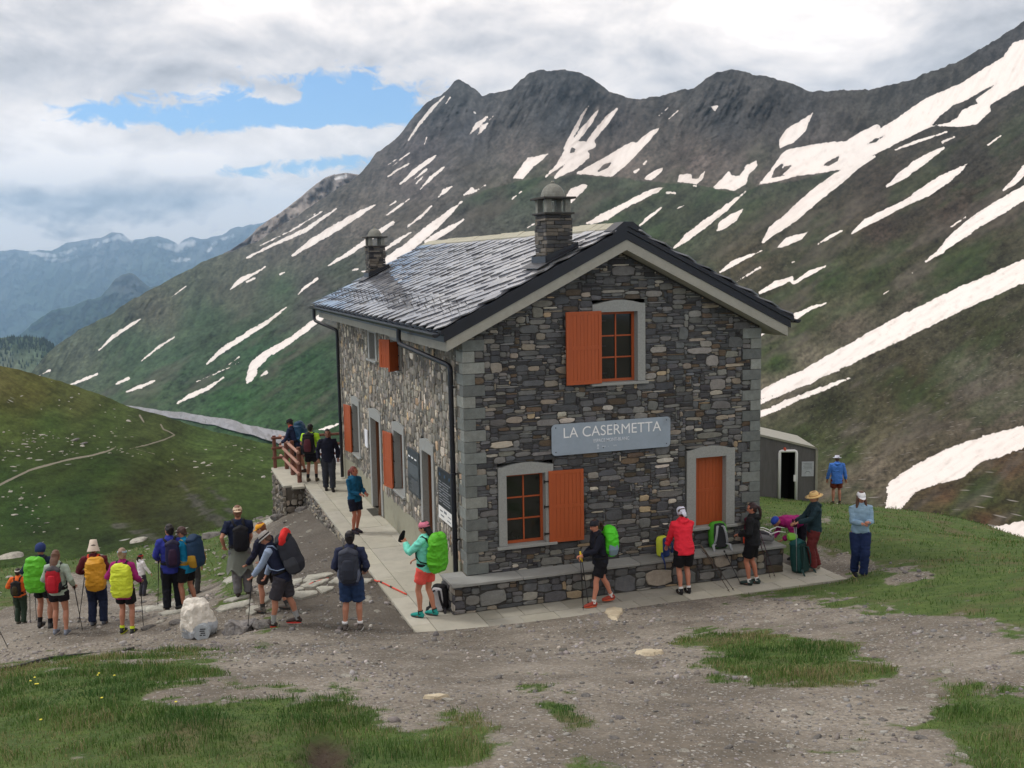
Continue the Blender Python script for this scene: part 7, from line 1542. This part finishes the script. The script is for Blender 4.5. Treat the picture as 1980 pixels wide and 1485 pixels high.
m = MB()
for k, (xa, xb) in enumerate(((-.10, .14), (-.12, .10), (-.08, .12), (-.12, -.02), (.02, .13))): z = -.20-.075*min(k, 3); m.box(xa, xb, -1.03, -1.02, z-.022, z+.022)
tx = m.build('painted_letters', simple('letter_paint', (60, 62, 66), bs=0), pb); tx.location = (.16, .12, 0)
# --- stepping stones
mst = MB
FL = [[(1210,520),(1250,485),(1400,465),(1420,480),(1330,510),(1260,530)],[(1200,560),(1250,532),(1380,507),(1390,520),(1300,568),(1220,573)],[(1390,540),(1430,507),(1475,500),(1480,540),(1420,546)],[(1625,512),(1700,515),(1670,540),(1625,543)],[(1085,560),(1095,530),(1130,515),(1195,507),(1200,530),(1110,580)],[(1115,625),(1160,610),(1300,597),(1305,623),(1200,648),(1140,643)],[(1300,580),(1340,564),(1420,570),(1410,590),(1350,610)],[(600,730),(640,706),(850,662),(860,675),(790,708),(650,738)],[(660,670),(690,652),(840,627),(830,640),(720,670)],[(190,690),(240,676),(330,677),(320,694),(220,700)],[(20,715),(120,696),(230,706),(235,721),(120,727),(30,727)],[(205,750),(260,736),(370,731),(370,744),(260,763)],[(650,530),(690,497),(745,482),(745,509),(680,538)],[(915,660),(990,632),(1000,648),(930,688)],[(810,740),(850,712),(900,708),(905,745),(850,765)],[(1140,590),(1190,575),(1215,585),(1170,602)],[(885,600),(920,585),(915,610),(890,625)],[(880,128),(960,95),(1010,90),(940,132)],[(830,95),(880,70),(905,75),(870,98)],[(960,65),(1020,32),(1035,36),(985,70)],[(1000,85),(1060,45),(1190,20),(1195,38),(1120,75)]]
M_FLAG = rock_mat('pale_flagstone', (186, 184, 172), (150, 148, 138), .15); ctr = on_plane(0, 0, 2, 0)
for pl in FL:
    G = [ground_hit(250+a/3.6, 980+b/3.6, 12, 50) for a, b in pl]
    if any(g is None for g in G): continue
    c = np.mean(G, 0); th = .05; G = [g+(g-c)*.04 for g in G]
    # irregular outline, slightly domed top
    O_ = []
    for a, b in zip(G, G[1:]+G[:1]):
        for k in range(3): O_.append(a+(b-a)*k/3+np.array([RS.uniform(-.02, .02), RS.uniform(-.02, .02), 0]))
    zt_ = max(g[2] for g in O_)*.5+c[2]*.5
    n_ = len(O_); up_ = [np.array([o[0], o[1], o[2]+.035+RS.uniform(-.004, .004)])-c for o in O_]; dn = [np.array([o[0], o[1], o[2]-.05])+((o-c)*.06)*np.array([1, 1, 0])-c for o in O_]; inn = [np.array([q[0]*.86, q[1]*.86, q[2]+.012]) for q in up_]
    V = dn+up_+inn+[np.array([0, 0, np.mean([q[2] for q in up_])+.014])]
    F = [(k, (k+1) % n_, n_+(k+1) % n_, n_+k) for k in range(n_)]+[(n_+k, n_+(k+1) % n_, 2*n_+(k+1) % n_, 2*n_+k) for k in range(n_)]+[(2*n_+k, 2*n_+(k+1) % n_, 3*n_) for k in range(n_)]
    o = mesh_obj('stepping_stone', V, F, M_FLAG); o.location = c; tag(o, 'flat pale stepping stone set in the path left of the terrace', 'stone', 'stepping stones')
for pl, lb in (([(1165,1180),(1182,1174),(1205,1177),(1204,1190),(1192,1204),(1180,1200),(1172,1190)], 'flat cream rock face in the gravel in front of the walking hiker'), ([(1225,1264),(1250,1257),(1282,1260),(1286,1268),(1250,1271)], 'flat cream rock face in the gravel below the bench'), ([(820,1352),(850,1345),(870,1352),(845,1358)], 'flat whitish stone in the gravel at bottom centre')):
    G = [ground_hit(a, b) for a, b in pl]; c = np.mean(G, 0); O_ = []
    for a, b in zip(G, G[1:]+G[:1]):
        for k in range(3): O_.append(a+(b-a)*k/3+np.array([RS.uniform(-.03, .03), RS.uniform(-.03, .03), .0]))
    n_ = len(O_); V = [o-c+np.array([0, 0, -.03]) for o in O_]+[(o-c)*.8+np.array([0, 0, .035]) for o in O_]+[np.array([0, 0, .05])]; F = [(k, (k+1) % n_, n_+(k+1) % n_, n_+k) for k in range(n_)]+[(n_+k, n_+(k+1) % n_, 2*n_) for k in range(n_)]
    o = mesh_obj('flat_rock', V, F, rock_mat('cream_rock', (204, 192, 166), (176, 162, 138), .1)); o.location = c; tag(o, lb, 'rock')

# --- loose gravel (stuff): small angular stones over the bare ground
rng = np.random.default_rng(17)
def scatter(n, box, keep, dens):
    x = rng.uniform(box[0], box[1], n); y = rng.uniform(box[2], box[3], n); z = ground_z(x, y); P_ = np.stack([x, y, z], 1); u, v, d = to_px(P_)
    ok = (d > 5) & (u > -30) & (u < 2010) & (v < 1510) & keep(u, v, x, y, d) & (rng.random(n) < dens(d)); return P_[ok], u[ok], v[ok], d[ok]
def grass_here(u, v): return np.minimum(poly_sdf(u, v, GRASS), -poly_sdf(u, v, BARE))
def grass_at(P_): u, v, d = to_px(P_); return grass_sdf(u, v, P_[:, 0], P_[:, 1], d), soil_sdf(u, v, P_[:, 0], P_[:, 1], d)
Pg, u, v, d = scatter(90000, (-15, 16, -15, 9), lambda u, v, x, y, d: ~slabm(x, y) & (d < 26), lambda d: np.clip(9/d, .2, 1)**1.0*.9)
ga = grass_at(Pg)[0]; clump = fbm(np.stack([Pg[:, 0]*.8, Pg[:, 1]*.8, 0*u], 1), 3, 61); ok = (ga < 4) & (rng.random(len(u)) < np.clip((clump-.33)*3.0, .12, 1)*np.where(ga > -6, .5, 1)); Pg = Pg[ok][:22000]; d = d[ok][:22000]
sz = np.exp(rng.normal(-4.75, .48, len(Pg)))*np.clip(d/11, .8, 1.7); sz = np.clip(sz, .005, .05)
cube = np.array([(-1, -1, -1), (1, -1, -1), (1, 1, -1), (-1, 1, -1), (-.7, -.7, 1), (.7, -.7, 1), (.7, .7, 1), (-.7, .7, 1)], float)
cf = np.array([(3, 2, 1, 0), (4, 5, 6, 7), (0, 1, 5, 4), (1, 2, 6, 5), (2, 3, 7, 6), (3, 0, 4, 7)])
n = len(Pg); J = cube[None]*(1+rng.uniform(-.38, .38, (n, 8, 3))); J *= np.stack([rng.uniform(.8, 1.7, n), rng.uniform(.7, 1.2, n), rng.uniform(.35, .8, n)], 1)[:, None]
a = rng.uniform(0, 6.28, n); ca, sa = np.cos(a), np.sin(a); X_ = J[..., 0]*ca[:, None]-J[..., 1]*sa[:, None]; Y_ = J[..., 0]*sa[:, None]+J[..., 1]*ca[:, None]; tl = rng.uniform(-.35, .35, n)
J = np.stack([X_, Y_, J[..., 2]+X_*tl[:, None]], 2)*sz[:, None, None]; V = (J+Pg[:, None]+np.array([0, 0, .2])*sz[:, None, None]).reshape(-1, 3); F = (cf[None]+8*np.arange(n)[:, None, None]).reshape(-1, 4)
g = rng.choice([.16, .20, .26, .13, .34, .46], n, p=[.26, .26, .2, .13, .1, .05]); colr = np.stack([g*rng.uniform(.98, 1.10, n), g*.97, g*rng.uniform(.84, .98, n)], 1)
mt, t, out = newmat('gravel_stone'); principled(t, out, t.attr('Col', 'Color'), .9, t.noise(t.node('ShaderNodeTexCoord').outputs['Object'], 60, 3, .6), .4, .01, .25)
gv = mesh_obj('gravel', V, F, mt, col=np.repeat(colr, 8, 0)); tag(gv, 'loose angular gravel scattered over the bare path', 'gravel', kind='stuff')
# some larger single stones in the foreground
FG = 'loose stones on the gravel path'; k = 0
for _ in range(400):
    u, v = RS.uniform(20, 1960), RS.uniform(1165, 1480)
    if grass_here(np.array([u]), np.array([v]))[0] > -8 or RS.random() > .75: continue
    p = ground_hit(u, v)
    if p is None or slabm(p[0], p[1]): continue
    D_ = (p-CAM)@FW; s_ = RS.choice([.025, .03, .035, .045, .06])*min(1.2, D_/10); put_rock(RK[RS.randrange(9)], p, s_, 'loose pale stone lying on the gravel path', FG, 'loose_stone', 'stone', sz=.7); k += 1
    if k >= 70: break
# --- grass blades (stuff)
def blades(n, box, keep, dens, hgt, wid, name):
    P_, u, v, d = scatter(n, box, keep, dens); ga, so_ = grass_at(P_)
    ok = (rng.random(len(u)) < np.clip((ga+7)/14, 0, 1)) & (so_ < 5); P_, u, v, d, ga = P_[ok], u[ok], v[ok], d[ok], ga[ok]
    n = len(P_); cl = fbm(np.stack([P_[:, 0]*2.2, P_[:, 1]*2.2, 0*u], 1), 4, 73); h = hgt(d)*(.36+3.0*np.clip(cl-.34, 0, 1)**1.25)*rng.uniform(.5, 1.4, n)*np.clip((ga+16)/34, .35, 1); w_ = wid(d)*rng.uniform(.7, 1.3, n)
    a = rng.uniform(0, 6.28, n); b = rng.uniform(0, 6.28, n); ln = rng.uniform(.1, .75, n)*h; T = np.stack([np.cos(a), np.sin(a), 0*a], 1)*w_[:, None]/2; Lq = np.stack([np.cos(b), np.sin(b), 0*b], 1)*ln[:, None]; Uq = np.array([0, 0, 1.])*h[:, None]
    base = P_-np.array([0, 0, .008]); V = np.stack([base-T, base+T, base+T*.7+Lq*.35+Uq*.6, base-T*.7+Lq*.35+Uq*.6, base+Lq+Uq*np.clip(1-ln/h*.3, .6, 1)[:, None]], 1).reshape(-1, 3)
    i = np.arange(n)[:, None]*5; F = [tuple(q) for q in np.concatenate([i, i+1, i+2, i+3], 1).tolist()]+[tuple(q) for q in np.concatenate([i+3, i+2, i+4], 1).tolist()]
    patch = fbm(np.stack([P_[:, 0]*.9, P_[:, 1]*.9, 0*u+5], 1), 4, 75); dry = (rng.random(n) < np.clip((patch-.45)*2.4, .05, .7))
    gcol = np.where(dry[:, None], np.array([.27, .235, .12]), np.array([.082, .150, .032])+(patch-.5)[:, None]*np.array([.12, .13, .02]))*rng.uniform(.55, 1.45, n)[:, None]
    cc_ = np.repeat(np.clip(gcol, .01, 1)[:, None], 5, 1)
    mt, t, out = newmat('grass_blade'); c_ = t.attr('Col', 'Color'); p_ = t.node('ShaderNodeBsdfPrincipled', {'Base Color': c_, 'Roughness': .6}); p_.inputs['Specular IOR Level'].default_value = .25
    tr_ = t.node('ShaderNodeBsdfTranslucent', {'Color': c_}); mx_ = t.node('ShaderNodeMixShader', {0: .3, 1: p_.outputs[0], 2: tr_.outputs[0]}); t.l.new(mx_.outputs[0], out.inputs[0])
    return mesh_obj(name, V, F, mt, col=cc_.reshape(-1, 3))
g1_ = blades(300000, (-12, 3, -14.5, -2), lambda u, v, x, y, d: (d < 17) & (v > 1190), lambda d: np.clip(9.5/d, 0, 1)**1.5, lambda d: .095+0*d, lambda d: .0048*np.clip(d/8, 1, 3), 'meadow_grass'); tag(g1_, 'uneven meadow grass with dry blades in the foreground', 'grass', kind='stuff')
g2_ = blades(300000, (-14, 24, -12, 24), lambda u, v, x, y, d: (d >= 9.5) & (d < 44) & ~slabm(x, y), lambda d: np.clip(15/d, .15, 1)**1.2*.8, lambda d: .06+.0009*d, lambda d: .0065*np.clip(d/11, 1, 3.4), 'short_grass'); tag(g2_, 'short alpine turf around the house and on the slope edge', 'grass', kind='stuff')
# little yellow flowers in the meadow
m = MB(); FLW = [(68, 1322), (70, 1337), (74, 1336), (192, 1314), (190, 1320), (222, 1321), (60, 1330), (341, 1373), (198, 1368), (80, 1407)]
for u, v in FLW:
    p = ground_hit(u, v)
    if p is not None: m.tube([p, p+(0, 0, .07)], .002, 4, col=(.07, .11, .03)); m.lathe([(.003, .068), (.014, .074), (.012, .078), (.003, .076)], p, 7, 0, col=(.70, .62, .06))
mt, t, out = newmat('flower'); principled(t, out, t.attr('Col', 'Color'), .7); tag(m.build('meadow_flowers', mt, usecol=True), 'tiny yellow flowers dotted through the meadow grass', 'flowers', kind='stuff')

# --- rocks beyond the 280 that show largest become one mass
bpy.context.view_layer.update()
rocks = [o for o in SC.objects if o.get('category') == 'rock' and o.parent is None and o.get('group')]
rocks.sort(key=lambda o: -max(o.scale)/max((np.array(o.location)-CAM)@FW, 1))
rest = rocks[280:]
if rest:
    V, F, fm, ms, n = [], [], [], [], 0
    for o in rest:
        mt = o.data.materials[0]
        if mt not in ms: ms.append(mt)
        M_ = np.array(o.matrix_world); v_ = np.array([q.co[:] for q in o.data.vertices]); V.append(v_@M_[:3, :3].T+M_[:3, 3])
        for p_ in o.data.polygons: F.append(tuple(i+n for i in p_.vertices)); fm.append(ms.index(mt))
        n += len(v_)
    tag(mesh_obj('rock_debris', np.concatenate(V), F, ms, fm=fm), 'smallest stones strewn over the slope and hillside', 'rocks', kind='stuff')
    for o in rest: bpy.data.objects.remove(o)
